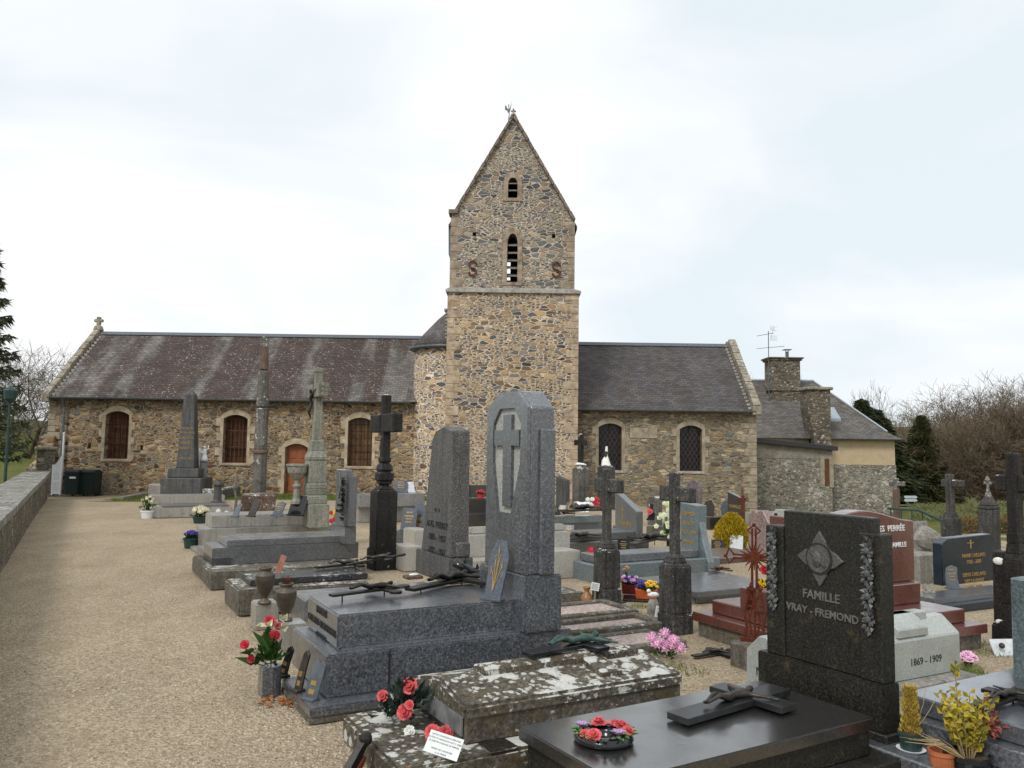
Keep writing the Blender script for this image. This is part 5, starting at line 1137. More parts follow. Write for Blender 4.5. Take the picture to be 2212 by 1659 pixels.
t.add('post', MB().path([(0, 0, 0), (.03, 0, .35), (-.03, 0, .7), (.02, 0, 1.05)], [.05, .035, .035, .02], 6).path([(-.02, -.2, .72), (0, .0, .70), (.02, .25, .76)], .03, 6), S_CW)
P = g(520, 1106); t = T('lichened_block', 'rough brown tombstone block topped with white lichen behind the plaques', 'tombstone', P, 14)
t.add('block', MB().box(0, 0, -.1, sx(P, t.V, 593), .7, sy(P, Z, 1067)), stone('brown_lichened_block', (.12, .075, .055), (.05, .03, .02), (.25, .2, .17), 60, .9, .2, .6, lichen=.72, moss=.4, bump=.5, lsc=10), bevel=.05, jitter=.05)
# calvary column
P = g(559, 1078); t = T('calvary_column', 'tall lichened round stone column with a carved ball head, older than the graves', 'column', P, TH); s_ = ppm(P); r = 15*s_
def cz_(y): return sy(P, Z, y)
t.add('lower_shaft', MB().lathe([(r, -.1), (r*.96, cz_(978))], n=8), S_C, bevel=.03, jitter=.03)
t.add('collar', MB().lathe([(r*1.08, cz_(979)), (r*1.12, cz_(975)), (r*1.02, cz_(971))], n=16), S_BROWN)
t.add('middle_shaft', MB().lathe([(r*.94, cz_(971)), (r*.9, cz_(882))], n=8).lathe([(r*.9, cz_(880)), (r*.78, cz_(801))], n=8), S_C, bevel=.03, jitter=.03)
t.add('upper_shaft', MB().lathe([(r*.72, cz_(799)), (r*.6, cz_(750))], n=8), S_BROWN, bevel=.02, jitter=.02)
t.add('head', MB().ball((0, 0, cz_(748)), r*.66, 9, (1, 1, .9)).box(-r*.55, -r*.35, cz_(742), r*.55, r*.35, cz_(731)).box(-r*.3, -r*.3, cz_(732), r*.3, r*.3, cz_(727)), S_CW, jitter=.05)

# dark octagonal cross in the middle
t, P = stonecross('pedestal_cross', 'blackened chunky-armed stone cross on tall octagonal pedestal left of the engraved stele', (825, 1228), S_XD, (63, 1062, 1048), (25, 853), (810, 859, 895, 934), base=(73, 1183), style='oct', armthick=1.3, z=0)
b = sq(26, P); t.add('shaft_swelling', pill([(b*1.2, sy(P, Z, 1048)), (b*1.75, sy(P, Z, 1040)), (b*1.75, sy(P, Z, 1018)), (b*1.3, sy(P, Z, 1000)), (b*1.2, sy(P, Z, 985))], Vector((0, 0, 0))), S_XD, bevel=.03)
t.add('white_lichen_cap', MB().ball((0, 0, sy(P, Z, 854)), b*.8, 6, (1, 1, .25)), M_WPET, jitter=.02)
# brown stele cross before the third nave window
t, P = stonecross('pedestal_cross', 'slender brown stone cross with square tablet, standing before the ochre-paned window', (784, 1065), G_S, (29, 985, 977), (11.5, 880), (757, 788, 918, 934), base=(52, 1045), shaftmat=S_BROWN, armthick=1.2)
t.add('pedestal_foot', MB().box(-.42, -.42, 0, .42, .42, sy(P, Z, 1038), .12, .12), G_S, bevel=.02)
# grey tombs in the middle distance
t = tombt('long grey granite tomb behind the octagonal cross', (800, 1128)); zt = t.pbox('plinth', G_L, (775, 1130), 0, 922, 760, 1095, bevel=.02)[6]; zt = t.pbox('lid', stone('mid_dark_granite', (.22, .22, .21), (.11, .11, .11), (.36, .36, .35), 120, .3, .5, .3), (778, 1097), zt, 918, 766, 1068, bevel=.02)[6]
plaque('light blue-grey tilted plaque with a dark bird motif', (866, 1064), zt, 32, 30, 10, M_PLQ, 24, 'round', 'lines'); plaque('small tilted plaque right of the blue-grey bird plaque', (890, 1064), zt, 16, 26, 30, M_PLW, 30, 'rect', None)
t = tombt('narrow blue-grey polished upright headstone at the foot of the tower', (908, 1066), cat='headstone', name='headstone'); t.pbox('headstone', G_T, (906, 1068), 0, 917, 903, 996, W=.5, bevel=.01)
t = tombt('dark granite grave carrying two tall plaques left of the engraved stele', (860, 1188)); zt = t.pbox('slab', G_D, (836, 1180), 0, 912, 826, 1148, bevel=.01)[6]
plaque('tall grey plaque with an oval portrait beside the engraved stele', (880, 1147), zt, 36, 50, TH-48, M_PLQ, 14, 'rect', 'lines'); plaque('tall rounded plaque with an orange flower beside the engraved stele', (902, 1146), zt, 30, 60, TH-44, M_PLQ, 12, 'round', 'badge')
t = tombt('cream granite planter tomb between the octagonal cross and the engraved stele', (868, 1236)); t.pbox('planter', G_W, (872, 1237), 0, 915, 858, 1183, W=.6, bevel=.02); t.pbox('step', G_W, (896, 1196), .0, 930, 886, 1146, W=.6, bevel=.02)
t = tombt('black granite tomb with a bowl of red flowers seen between the two tall steles', (1020, 1140)); za = t.pbox('base', G_K, (1008, 1142), 0, 1075, 990, 1112, bevel=.01)[6]; zt = t.pbox('upper_block', G_K, (1012, 1110), za, 1072, 998, 1078, bevel=.01)[6]; zt2 = t.pbox('headstone', G_K, (1014, 1074), zt, 1070, 1004, 1048, W=.2, bevel=.01)
flowerpot('small red bowl of red flowers on the black granite tomb', (1038, 1076), 14, 8, M_RED, M_RED, 'rose', 7, z=zt, r_=.045, fh=1.0)
# cream tomb behind the big stele
t = tombt('stepped cream granite tomb passing behind the tall blue-grey stele', (1100, 1262)); z_a = t.pbox('lower_step', G_W, (1020, 1262), 0, 1254, 1000, 1213, bevel=.01)[6]; z_b = t.pbox('upper_step', G_W, (1014, 1205), z_a, 1232, 1000, 1158, bevel=.01)[6]
x, y, z, L, W, H, _ = t.pbox('lid', G_W, (1018, 1155), z_b, 1222, 1008, 1140, bevel=.02)
t.pbox('end_block', G_W, (1195, 1252), 0, 1254, 1180, 1192, W=.8, bevel=.01)

# red / yellow flowers by the slim stele
P = gz(722, 1131, .2); t = T('flower_bunch', 'red and yellow artificial flowers tucked left of the slim diamond stele', 'flowers', P, 0); mb = MB()
for i in range(7): rose(mb, (rnd.uniform(-.08, .05), 0, .02+.035*i), .05, (0, -1, .3), 2, 6)
t.add('red_blossoms', mb, M_RED); mb = MB(); rose(mb, (.02, 0, .24), .06, (0, -1, .3), 2, 6); rose(mb, (.04, 0, .15), .05, (0, -1, .3), 2, 6); t.add('yellow_blossoms', mb, M_YEL)

# ================================================================== tomb F : lichened sarcophagus
z0 = .16
A0_ = gz(748, 1551, z0); Fq = T('tomb', 'old brown tomb crusted with white lichen, gabled lid and relief cross', 'tomb', gz(1002, 1614, 0), TH)
x, y, z, L, W, H = Fq.fit((1002, 1614), z0, 1478, 890, 1528); a_ = Fq.I@A0_
Fq.add('base_slab', MB().box(a_.x, y-.16, 0, x+L+.06, max(a_.y, y+W+.05), z0), S_F, bevel=.02, seg=2, jitter=.012)
P1 = gz(1002, 1614, z0); rz = H+.055; 
prof = [(y, z), (y+W, z), (y+W, z+H-.02), (y+W*.52, z+rz+.015), (y, z+H)]
Fq.add('chest', MB().box(x+.012, y+.012, z, x+L-.012, y+W-.012, z+H-.06), S_FB, bevel=.01, jitter=.01)
Fq.add('gabled_lid', MB().px([(y, z+H-.09), (y+W, z+H-.09), (y+W, z+H-.02), (y+W*.52, z+rz+.015), (y, z+H)], x, x+L), S_F, bevel=.02, seg=2, jitter=.010)
# relief cross following the near slope
sl_ = math.atan2(rz+.015, W*.52)*0+math.atan2(rz+.015-H, W*.52)
def onlid(x0, x1, y0, y1, h):
    def zz(yy): return z+H+(rz+.015-H)*(yy-y)/(W*.52) if yy < y+W*.52 else z+rz+.015-(rz+.035-H)*(yy-y-W*.52)/(W*.48)
    ys_ = sorted({y0, y1} | ({y+W*.52} if y0 < y+W*.52 < y1 else set())); return MB().px([(q_, zz(q_)-.02) for q_ in ys_]+[(q_, zz(q_)+h) for q_ in ys_[::-1]], x0, x1)
Fq.add('relief_cross', onlid(x+.30, x+L-.12, y+W*.42, y+W*.62, .045), S_F, bevel=.01, jitter=.008); Fq.add('relief_cross_arm', onlid(x+L*.63, x+L*.63+.17, y+W*.12, y+W*.42, .043), S_F, bevel=.01, jitter=.008); Fq.add('relief_cross_arm', onlid(x+L*.63, x+L*.63+.17, y+W*.62, y+W*.92, .043), S_F, bevel=.01, jitter=.008)
ZFt = z+rz+.05
M_SLAT = plain('bare_cement_panel', (.16, .165, .165), .8, .2, 0, .4, 9)
Fq.add('head_panel', MB().box(x-.006, y+.03, z+.05, x+.005, y+W*.8, z+H*.72), M_SLAT)
crucifix('black iron crucifix with greenish figure lying on the lichened tomb', (1139, 1425), (1310, 1392), ZFt, M_BLK, M_VERD, lift=.02, legs=False, wid=1.4, trefoil=False, figscale=.72)
P = gz(878, 1566, z0); t = T('ceramic_roses', 'ceramic bouquet of red roses with dark green leaves on the old lichened slab', 'flower ornament', P, 0)
mb = MB()
for c_, r in (((.02, -.04, .25), .052), ((.0, -.10, .11), .050), ((-.15, -.02, .18), .038), ((.03, -.12, .16), .03)): rose(mb, c_, r, (-.2, -1, .5), 4, 8)
t.add('roses', mb, M_PINK)
mb = MB(); leaves(mb, (0, 0, .08), .16, 90, .05, .075, 1.5, .2); leaves(mb, (-.08, 0, .05), .13, 40, .05, .07, 1.0, .1); t.add('leaves', mb, M_CERD)
t.add('white_bud', rose(MB(), (.04, -.17, .02), .035, (0, -1, .5), 3, 6), M_WPET)
P = gz(945, 1594, z0); t = T('ceramic_rose', 'single fallen red ceramic rose at the foot of the lichened chest', 'flower ornament', P, 0); mb = MB(); rose(mb, (-.03, 0, .03), .05, (-.3, -1, .6), 4, 8); rose(mb, (.05, .0, .03), .045, (.3, -1, .6), 4, 8); t.add('petals', mb, M_PINK)
P = gz(955, 1640, z0); t = T('paper_notice', 'white printed notice card propped on the lichened slab in the foreground', 'notice', P, 0)
Rm = Matrix.Translation((0, 0, .055))@Matrix.Rotation(math.radians(-42), 4, 'X')@Matrix.Rotation(math.radians(17), 4, 'Y')
mb = MB().box(-.10, 0, -.04, .10, .004, .085).xf(Rm); t.add('card', mb, M_SIGN)
rows = ['CETTE CONCESSION REPUTEE', 'EN ETAT D ABANDON FAIT L OBJET', 'D UNE PROCEDURE DE REPRISE', '', 'PRIERE DE S ADRESSER', 'A LA MAIRIE']
for i, r_ in enumerate(rows):
    if r_: text(t, t.o, 'printed_lines', M_TXT, r_, Rm@fc(0, -.001, .066-.019*i), .0125, .0004)
t.add('stake', MB().box(-.01, .005, -.10, .01, .012, .02).xf(Rm), M_LOUV)
# rusted leaning iron cross foot at the bottom edge
P = gz(765, 1690, 0); t = T('leaning_iron', 'broken rusty iron cross stump leaning at the bottom edge of the old slab', 'iron remnant', P, TH)
q1 = gz(790, 1596, .22)-P; q0 = gz(738, 1690, .02)-P
R_ = t.M.to_3x3().inverted(); q1 = R_@q1; q0 = R_@q0
t.add('bar', MB().path([q0, q0.lerp(q1, .5), q1], [.045, .035, .028], 5).ball(q1, .04, 7), M_CAST)
t.add('clasp', MB().path([q0.lerp(q1, .2)+Vector((.05, 0, 0)), q0.lerp(q1, .55)+Vector((.06, 0, 0))], [.03, .012], 5), M_RUST)

# pink chrysanthemums behind tomb F
P = g(1440, 1424); t = T('flower_bunch', 'bunch of pink and white chrysanthemums behind the lichened tomb', 'flowers', P, 0); mb = MB(); s_ = ppm(P)
for dx, dy in ((-22, 24), (-5, 14), (12, 22), (-3, 44), (28, 16), (14, 32), (-30, 34), (4, 26)): pompon(mb, (dx*s_, rnd.uniform(-.04, .04), (dy+8)*s_), .058, 46)
t.add('blossoms', mb, M_PINKL); t.add('leaves', leaves(MB(), (0, 0, .02), .12, 30, .03, .07, .6, .3), M_LEAF)
crucifix('small broken iron crucifix lying on the gravel right of the pink chrysanthemums', (1497, 1424), (1578, 1412), 0, M_CAST, M_CASTL, lift=.02, legs=False, wid=1.3, group=None)

# ================================================================== tomb G : black granite family tomb
THG = 31
G_ = T('tomb', 'black granite family tomb with wide carved headstone and polished slab in the foreground', 'tomb', gz(1120, 1569, 0), THG)
ZG = .33; Pf = gz(1120, 1569, ZG); Lg = sx(Pf, G_.V, 1640); Wg = -sx(Pf+G_.V*Lg, -G_.U, 1888); q = G_.I@Pf
G_.add('slab', MB().box(q.x, q.y+Wg, ZG-.075, q.x+Lg, q.y, ZG), G_K, bevel=.008, seg=2)
G_.add('plinth', MB().box(q.x+.04, q.y+Wg+.03, .1, q.x+Lg, q.y-.03, ZG-.077), G_KS, bevel=.008)
G_.add('lower_kerb', MB().box(q.x+.02, q.y+Wg-.10, -.02, q.x+Lg+.3, q.y+.02, .10), G_KS, bevel=.01)
zk = .17
x, y, z, L, W, H, zg2 = G_.pbox('stele_base', G_KS, (1911, 1588), zk, 1946, 1637, 1482, bevel=.008)
G_.add('stele_footing', MB().box(x-.01, y-.02, 0, x+L+.04, y+W+.02, zk), G_KS, bevel=.008)
rp = G_.fit((1909, 1480), zg2, 1936, 1858, 1155); G_.add('pilaster', MB().box(rp[0], rp[1], rp[2], rp[0]+rp[3], rp[1]+rp[4], rp[2]+rp[5]), G_KS, bevel=.008)
Ptop = gz(1909, 1480, zg2); xf_ = rp[0]
lw = G_.I@(Ptop+G_.U*sx(Ptop, G_.U, 1656)); lw2 = G_.I@(Ptop+G_.U*sx(Ptop, G_.U, 1694))
hl = sy(G_.M@lw2, Z, 1137)
G_.add('pilaster', MB().box(xf_, lw2.y, rp[2], xf_+rp[3], lw.y, rp[2]+hl), G_KS, bevel=.008)
hc = sy(G_.M@Vector((xf_+.02, lw2.y, rp[2])), Z, 1102)
G_.add('headstone', MB().box(xf_+.02, rp[1]+rp[4]*.45, rp[2], xf_+rp[3]*.9, lw2.y+.01, rp[2]+hc), G_KS, bevel=.008)
cy_ = (rp[1]+rp[4]+lw2.y)/2; cz0 = sy(G_.M@Vector((xf_, cy_, rp[2])), Z, 1207)+rp[2]; wG = lw2.y-rp[1]-rp[4]
xs_ = xf_+.02; R0 = .125
star = []
for i in range(4):
    a = math.pi/2*i
    for da, rr in ((-.42, 1.02), (0, 1.5), (.42, 1.02), (.55, .88), (math.pi/4, .84), (math.pi/2-.55, .88)): star.append((cy_+R0*rr*math.cos(a+da), cz0+R0*rr*math.sin(a+da)))
G_.add('medallion', MB().prism(star, lambda u, w_, t_: (t_, u, w_), xs_-.016, xs_+.01), stone('carved_grey_granite', (.085, .082, .075), (.04, .04, .035), (.15, .145, .13), 140, .5, .35, .3), bevel=.004)
G_.add('medallion_ring', MB().prism([(cy_+R0*.86*math.cos(i*math.pi/14), cz0+R0*.86*math.sin(i*math.pi/14)) for i in range(28)], lambda u, w_, t_: (t_, u, w_), xs_-.020, xs_-.012), G_K)
md_ = MB().prism([(cy_+R0*.74*math.cos(i*math.pi/14), cz0+R0*.74*math.sin(i*math.pi/14)) for i in range(28)], lambda u, w_, t_: (t_, u, w_), xs_-.026, xs_-.012)
G_.add('medallion_disc', md_, bpy.data.materials['carved_grey_granite'])
mb = MB().ball((xs_-.025, cy_+.01, cz0-.005), .05, 7, (.35, .8, 1.1)).path([(xs_-.03, cy_+.06, cz0+.04), (xs_-.035, cy_, cz0), (xs_-.03, cy_-.06, cz0-.05)], .008, 5)
G_.add('medallion_profile', mb, bpy.data.materials['carved_grey_granite'], smooth=True)
zl = sy(G_.M@Vector((xf_, cy_, rp[2])), Z, 1289)+rp[2]
text(G_, G_.o, 'lettering', M_LET, 'FAMILLE', fl(xs_-.001, cy_, zl), .082, .006, .001)
zl2 = sy(G_.M@Vector((xf_, cy_, rp[2])), Z, 1325)+rp[2]
text(G_, G_.o, 'lettering', M_LET, 'VRAY - FREMOND', fl(xs_-.001, cy_-.0, zl2), .072, .006, .001)
def garland(yc, ztop_, hh):
    mb = MB()
    for i in range(4):
        zc = ztop_-hh*(i+.45)/4; w_ = (.026, .032, .034, .026)[i]
        for k_ in range(15):
            a = k_*2.4; q_ = .4+.6*(k_ % 3)/2; mb.leaf((xf_-.012-.012*rnd.random(), yc+w_*q_*.6*math.cos(a), zc+hh*.11*q_*math.sin(a)), (-.25, math.cos(a), math.sin(a)), .034, .040, (1, 0, 0), .3)
        mb.ball((xf_-.016, yc+.008, zc), .024, 6, (.6, 1, 1)); mb.ball((xf_-.014, yc-.012, zc-.03), .016, 5)
    return mb
M_GAR = plain('carved_leaf_relief', (.085, .088, .085), .45, .4, 0, .4, 30)
G_.add('carved_garland', garland(rp[1]+rp[4]*.5, rp[2]+rp[5]*.95, rp[5]*.62), M_GAR); G_.add('carved_garland', garland((lw.y+lw2.y)/2, rp[2]+hl*.96, hl*.60), M_GAR)
# objects on the slab
c1 = crucifix('bronze crucifix lying on the polished black slab', (1463, 1565), (1685, 1500), ZG, plain('dull_steel', (.035, .036, .036), .3, .5, .4, .3), M_CASTL, lift=.012, wid=1.45, trefoil=False, legs=False, figscale=.52)
P = gz(1304, 1600, ZG); t = T('ceramic_wreath', 'ceramic flower wreath of coral roses and lilac blooms on the black slab', 'wreath', P, 0); s_ = ppm(P); R = 62*s_
t.add('ring', MB().lathe([(R*.98, 0), (R*1.05, .018), (R*.95, .045), (R*.55, .05), (R*.40, .03), (R*.42, .0)], n=28), M_BLK, smooth=True)
mb = MB()
for i in range(46): a = i*2*math.pi/46*2.0; rr = R*rnd.uniform(.6, .95); mb.leaf((rr*math.cos(a), rr*math.sin(a), .045), (math.cos(a), math.sin(a), .25), .032, .045, (0, 0, 1), .3)
t.add('leaves', mb, M_CERG)
mb = MB()
for a, r, rr in ((100, .052, .62), (50, .040, .7), (25, .050, .72), (-8, .038, .85), (-125, .045, .72), (-150, .03, .8), (140, .028, .9)): rose(mb, (R*rr*math.cos(math.radians(a)), R*rr*math.sin(math.radians(a)), .055), r, (math.cos(math.radians(a))*.3, math.sin(math.radians(a))*.3-.3, 1), 4, 7)
t.add('coral_roses', mb, M_PINK)
mb = MB()
for a in (168, -55):
    c_ = Vector((R*.75*math.cos(math.radians(a)), R*.75*math.sin(math.radians(a)), .06))
    for k_ in range(6): b_ = k_*math.pi/3; mb.leaf(c_, (math.cos(b_), math.sin(b_), .5), .045, .052, (0, 0, 1), .3)
    mb.ball(c_+Vector((0, 0, .012)), .009, 5)
t.add('lilac_blooms', mb, M_LIL)
# dark kerb blocks at bottom left of tomb G
t = T('kerb_block', 'dark granite kerb end at the bottom edge between the lichened tomb and black tomb', 'kerb', gz(1060, 1690, 0), THG); t.pbox('block', G_KS, (1058, 1690), 0, 1122, 1028, 1625, bevel=.01)
# ================================================================== middle and right-hand graves
# two tall plain crosses on pedestals
t, P = stonecross('pedestal_cross', 'weathered dark cross with orange lichen on a worn pedestal, nearest the tall stele', (1310, 1302), S_X, (62, 1190, 1167), (23, 1012), (1289, 1343, 1034, 1063), style='ogee', z=0)
t, P = stonecross('pedestal_cross', 'weathered cross before the blue-green headstone, white lichen patch on its shouldered pedestal', (1458, 1366), S_X, (74, 1222, 1196), (27, 1020), (1430, 1499, 1050, 1083), style='ogee', z=0)
a = sq(74, P); zz = sy(P, Z, 1222)
t.add('white_lichen_patch', MB().pz([(a*.3+a*.38*math.cos(i*math.pi/6)*(1+.2*math.sin(i*3)), -a*.62+a*.28*math.sin(i*math.pi/6)) for i in range(12)], 0, .012).xf(Matrix.Translation((0, 0, zz-.0))@Matrix.Rotation(.18, 4, 'X')), M_WPET, jitter=.02)
# notices on stakes
def stakecard(label, c, cardc, w_, h, th=-8):
    P = g(*c); s_ = ppm(P); t = T('stake_notice', label, 'notice', P, th); zc = sy(P, Z, cardc[1]); ww = w_*s_/2; hh = h*s_/2
    dx = (cardc[0]-c[0])*s_
    t.add('stake', MB().add([(-.014, 0, -.05), (.014, 0, -.05), (.014, .012, -.05), (-.014, .012, -.05), (dx-.014, 0, zc), (dx+.014, 0, zc), (dx+.014, .012, zc), (dx-.014, .012, zc)], [(0, 3, 2, 1), (4, 5, 6, 7), (0, 1, 5, 4), (1, 2, 6, 5), (2, 3, 7, 6), (3, 0, 4, 7)]), M_LOUV)
    Rm = Matrix.Translation((dx, -.004, zc))@Matrix.Rotation(.16, 4, 'Y'); t.add('card', MB().box(-ww, -.004, -hh, ww, 0, hh).xf(Rm), M_SIGN)
    m = MB()
    for i in range(5): m.box(-ww*.8, -.0055, hh*(.6-.3*i)-.002, ww*(.8-.2*(i % 2)), -.0045, hh*(.6-.3*i)+.002)
    t.add('printed_lines', m.xf(Rm), M_TXT)
stakecard('small white notice on a stake at the foot of the left weathered cross', (1284, 1305), (1285.5, 1267), 18, 17)
stakecard('small white notice on a stake before the shouldered pedestal cross', (1420, 1362), (1428.5, 1322), 26, 24)
P = g(1267.5, 1303); t = T('clay_vase', 'bulbous amber clay vase standing on the pink gravel grave', 'vase', P, 0); s_ = ppm(P); r = 14*s_; h = 35*s_
t.add('vase_body', MB().lathe([(r*.6, 0), (r*.98, h*.15), (r, h*.3), (r*.75, h*.5), (r*.42, h*.66), (r*.36, h*.76), (r*.55, h*.92), (r*.6, h), (r*.5, h), (r*.3, h*.8)], n=24), M_AMB, smooth=True)
P = g(1411, 1342); t = T('stone_bird_vase', 'little weathered stone vase topped with a white figure left of the notice card', 'vase', P, 0); s_ = ppm(P)
t.add('body', MB().lathe([(.06, 0), (.07, .03), (.04, .07), (.07, .12), (.06, .2), (.04, .24)], n=14), C_P, smooth=True); t.add('white_figure', MB().ball((0, 0, .29), .045, 6, (1.5, .8, .7)).ball((-.05, 0, .33), .025, 5), M_WPET, smooth=True)
# flat iron crosses and kerbed gravel graves
crucifix('flat rusted iron cross lying in front of the left weathered cross', (1292, 1311), (1347, 1304), .02, M_CAST, lift=.01, legs=False, group=None)
PG = stone('pink_gravel', (.44, .36, .32), (.26, .20, .18), (.66, .57, .53), 45, .95, .1, .3, bump=.8)
def gravegrave(label, near, L, W, mat=PG, h=.09, th=TH, kerb=C_O, kw=.09, fill=.05, name='gravel_grave'):
    P = g(*near); t = T(name, label, 'grave plot', P, th)
    for a, b, c_, d_ in ((0, 0, L, kw), (0, W-kw, L, W), (0, kw, kw, W-kw), (L-kw, kw, L, W-kw)): t.add('kerb', MB().box(a, b, -.08, c_, d_, h+rnd.uniform(-.006, .006)), kerb, bevel=.012, jitter=.012)
    m = MB(); n = 10
    for i in range(n):
        for j in range(5): m.box(kw+(L-2*kw)*i/n, kw+(W-2*kw)*j/5, -.05, kw+(L-2*kw)*(i+1)/n, kw+(W-2*kw)*(j+1)/5, fill+.0)
    t.add('gravel_fill', MB().box(kw, kw, -.05, L-kw, W-kw, fill), mat); return t
gravegrave('pink gravel grave plot with mossy kerb, nearest the tall stele', (1188, 1440), 1.55, .62, h=.07)
gravegrave('pink gravel grave plot with mossy kerb, second from the tall stele', (1186, 1396), 1.5, .60, h=.10)
gravegrave('pink gravel grave plot holding the amber vase', (1196, 1352), 1.15, .72)
t = tombt('mossy concrete ledge running behind the amber vase', (1212, 1318), cat='kerb', name='concrete_ledge'); t.pbox('ledge', C_O, (1212, 1306), 0, 1266, 1200, 1285, W=.5, bevel=.02, jitter=.015)
# flower troughs
P = g(1345, 1300)
t = T('flower_tray', 'flat black tray under the row of flower troughs', 'tray', P, -9); Lt = sx(P, t.V, 1424); t.add('tray', MB().box(0, 0, 0, Lt, .32, .03), M_BLK, bevel=.005)
def trough(label, c, w_, h, mat, cols):
    P = gz(c[0], c[1], .03); s_ = ppm(P); W_ = w_*s_; H = h*s_; t = T('flower_trough', label, 'flower pot', P, -9, None)
    t.add('trough', MB().box(0, 0, 0, W_, .15, H, -.012, -.012), mat, bevel=.006); t.add('leaves', leaves(MB(), (W_/2, .07, H*.9), W_*.55, 90, .03, .06, .35, .4), M_LEAF)
    for k_, (m_, a, b) in enumerate(cols):
        mb = MB()
        for i in range(12): rose(mb, (W_*rnd.uniform(a, b), rnd.uniform(-.02, .12), H+rnd.uniform(.02, .10)), .026, (rnd.uniform(-.3, .3), -.5, 1), 2, 5)
        t.add('blossoms', mb, m_)
trough('dark red trough of pale pink and violet flowers behind the left weathered cross', (1344, 1283), 30, 20, plain('dark_red_plastic', (.16, .02, .02), .5), [(M_PINKL, 0, 1), (M_BLUE, .2, 1)])
trough('orange trough of blue and yellow primroses between the two weathered crosses', (1374, 1294), 44, 20, plain('orange_plastic', (.42, .09, .025), .5), [(M_BLUE, 0, .4), (M_YEL, .5, 1.0)])
flowerpot('small grey stone pot with a red geranium left of the first weathered cross', (1272, 1246), 18, 20, G_T, M_RED, 'pom', 1, r_=.07, fh=3.6, spread=1.1)
flowerpot('small terracotta pot with an orange flower beside the first weathered cross', (1352, 1263), 14, 14, M_TERRA, plain('orange_petals', (.7, .30, .08), .6), 'rose', 2, r_=.03, fh=3.0, spread=.8)
# graves beside the tower foot
def slabstone(label, near, xr, xl, yt, mat, slope=0, W=None, th=None, name='headstone', L=None, top='flat', group=None, cat='headstone', rows=None, base=None):
    P = g(*near); t = T(name, label, cat, P, th, group); x, y, z, L_, W_, H = t.fit(near, P.z, xr, xl, yt, L=L, W=W)
    if top == 'flat': pr = [(y, z-.1), (y, z+H), (y+W_, z+H+slope), (y+W_, z-.1)]
    elif top == 'round': pr = [(y, z-.1), (y, z+H)]+[(y+W_/2-W_/2*math.cos(a*math.pi/10), z+H+W_*.45*math.sin(a*math.pi/10)) for a in range(1, 10)]+[(y+W_, z+H), (y+W_, z-.1)]
    elif top == 'wave': pr = [(y, z-.1), (y, z+H)]+[(y+W_*a/10, z+H+slope*(math.sin(math.pi*(a/10)**.8)**2 if a/10 < .62 else .75+.25*math.cos((a/10-.62)*6))) for a in range(1, 10)]+[(y+W_, z+H+slope*.5), (y+W_, z-.1)]
    elif top == 'cham': pr = [(y, z-.1), (y, z+H-slope), (y+W_*.3, z+H), (y+W_*.7, z+H), (y+W_, z+H-slope), (y+W_, z-.1)]
    t.add('stone', MB().px(pr, x, x+L_), mat, bevel=.012)
    if rows: lettering(t, x-.002, y+W_/2, z+H*.75, rows[0], rows[1], rows[2], lead=1.6, depth=.002)
    return t, (x, y, z, L_, W_, H)
slabstone('grey granite headstone with slanted top at the tower foot, right of the tall stele', (1219, 1096), 1231, 1200, 1037, G_S, .10)
t, P = stonecross('pedestal_cross', 'stone cross with lichened dark column on a gabled pedestal, right edge of the tower', (1254, 1092), S_C, (36, 1012, 1003), (13, 938), (1243, 1266, 950, 962), style='oct', shaftmat=S_XD)
t.add('white_finial', MB().ball((0, 0, sy(P, Z, 943)), .09, 6, (.8, .8, 1.3)).ball((.0, .0, sy(P, Z, 1003)), .2, 6, (1, 1, .25)), M_WPET, jitter=.05)
t, P = stonecross('pedestal_cross', 'grey pedestal with lichened spike standing in front of the first chancel window', (1309, 1100), S_X, (38, 1008, 1003), (10, 975), None, style='oct')
t.add('white_lichen_spike', MB().lathe([(.16, sy(P, Z, 1006)), (.12, sy(P, Z, 996)), (.05, sy(P, Z, 985)), (.04, sy(P, Z, 964))], n=8), M_WPET, jitter=.05)
slabstone('rounded brown backing stone behind the left weathered cross', (1296, 1120), 1330, 1290, 1060, S_X, 0, top='cham', slope=.12) if False else None
# tomb heaped with plaques
t = tombt('blue-grey granite tomb heaped with plaques and red flowers, right of the tall stele', (1196, 1156)); zt = t.pbox('plinth', G_T, (1198, 1158), -.02, 1306, 1180, 1130, bevel=.01)[6]; zt = t.pbox('lid', G_T, (1196, 1132), zt, 1304, 1182, 1117, bevel=.012)[6]
for i, (c, w_, h_, th_, mt, sh, lb) in enumerate((((1202, 1112), 16, 22, 20, M_BLK, 'rect', 'small black plaque at the left end of the heaped tomb'), ((1213, 1111), 15, 22, -20, M_PLQ, 'rect', 'small blue-grey plaque second from left on the heaped tomb'), ((1230, 1110), 24, 28, -25, M_CASTL, 'rect', 'brownish open plaque third from left on the heaped tomb'), ((1254, 1107), 36, 26, -15, M_PLW, 'book', 'large silver-white book plaque on the heaped tomb'))):
    plaque(lb, c, zt, w_, h_, th_, mt, 28, sh, 'lines' if i < 3 else None)
crucifix('thin iron crucifix leaning across the silver-white book plaque', (1216, 1110), (1284, 1106), zt, M_CASTL, lift=.03, zhead=zt+.18, wid=.8)
P = gz(1282, 1104, zt); t = T('flower_bunch', 'red and white flower bunch at the right end of the heaped tomb', 'flowers', P, 0); mb = MB()
for i in range(9): rose(mb, (rnd.uniform(-.15, .1), rnd.uniform(-.05, .05), rnd.uniform(.05, .3)), .06, (0, -1, .5), 2, 6)
t.add('red_blossoms', mb, M_RED); mb = MB()
for i in range(6): rose(mb, (rnd.uniform(-.16, .1), -.05, rnd.uniform(.1, .34)), .055, (0, -1, .5), 2, 6)
t.add('white_blossoms', mb, M_WPET); t.add('stems', MB().tube((-.05, 0, 0), (-.05, 0, .1), .05), M_LEAF)
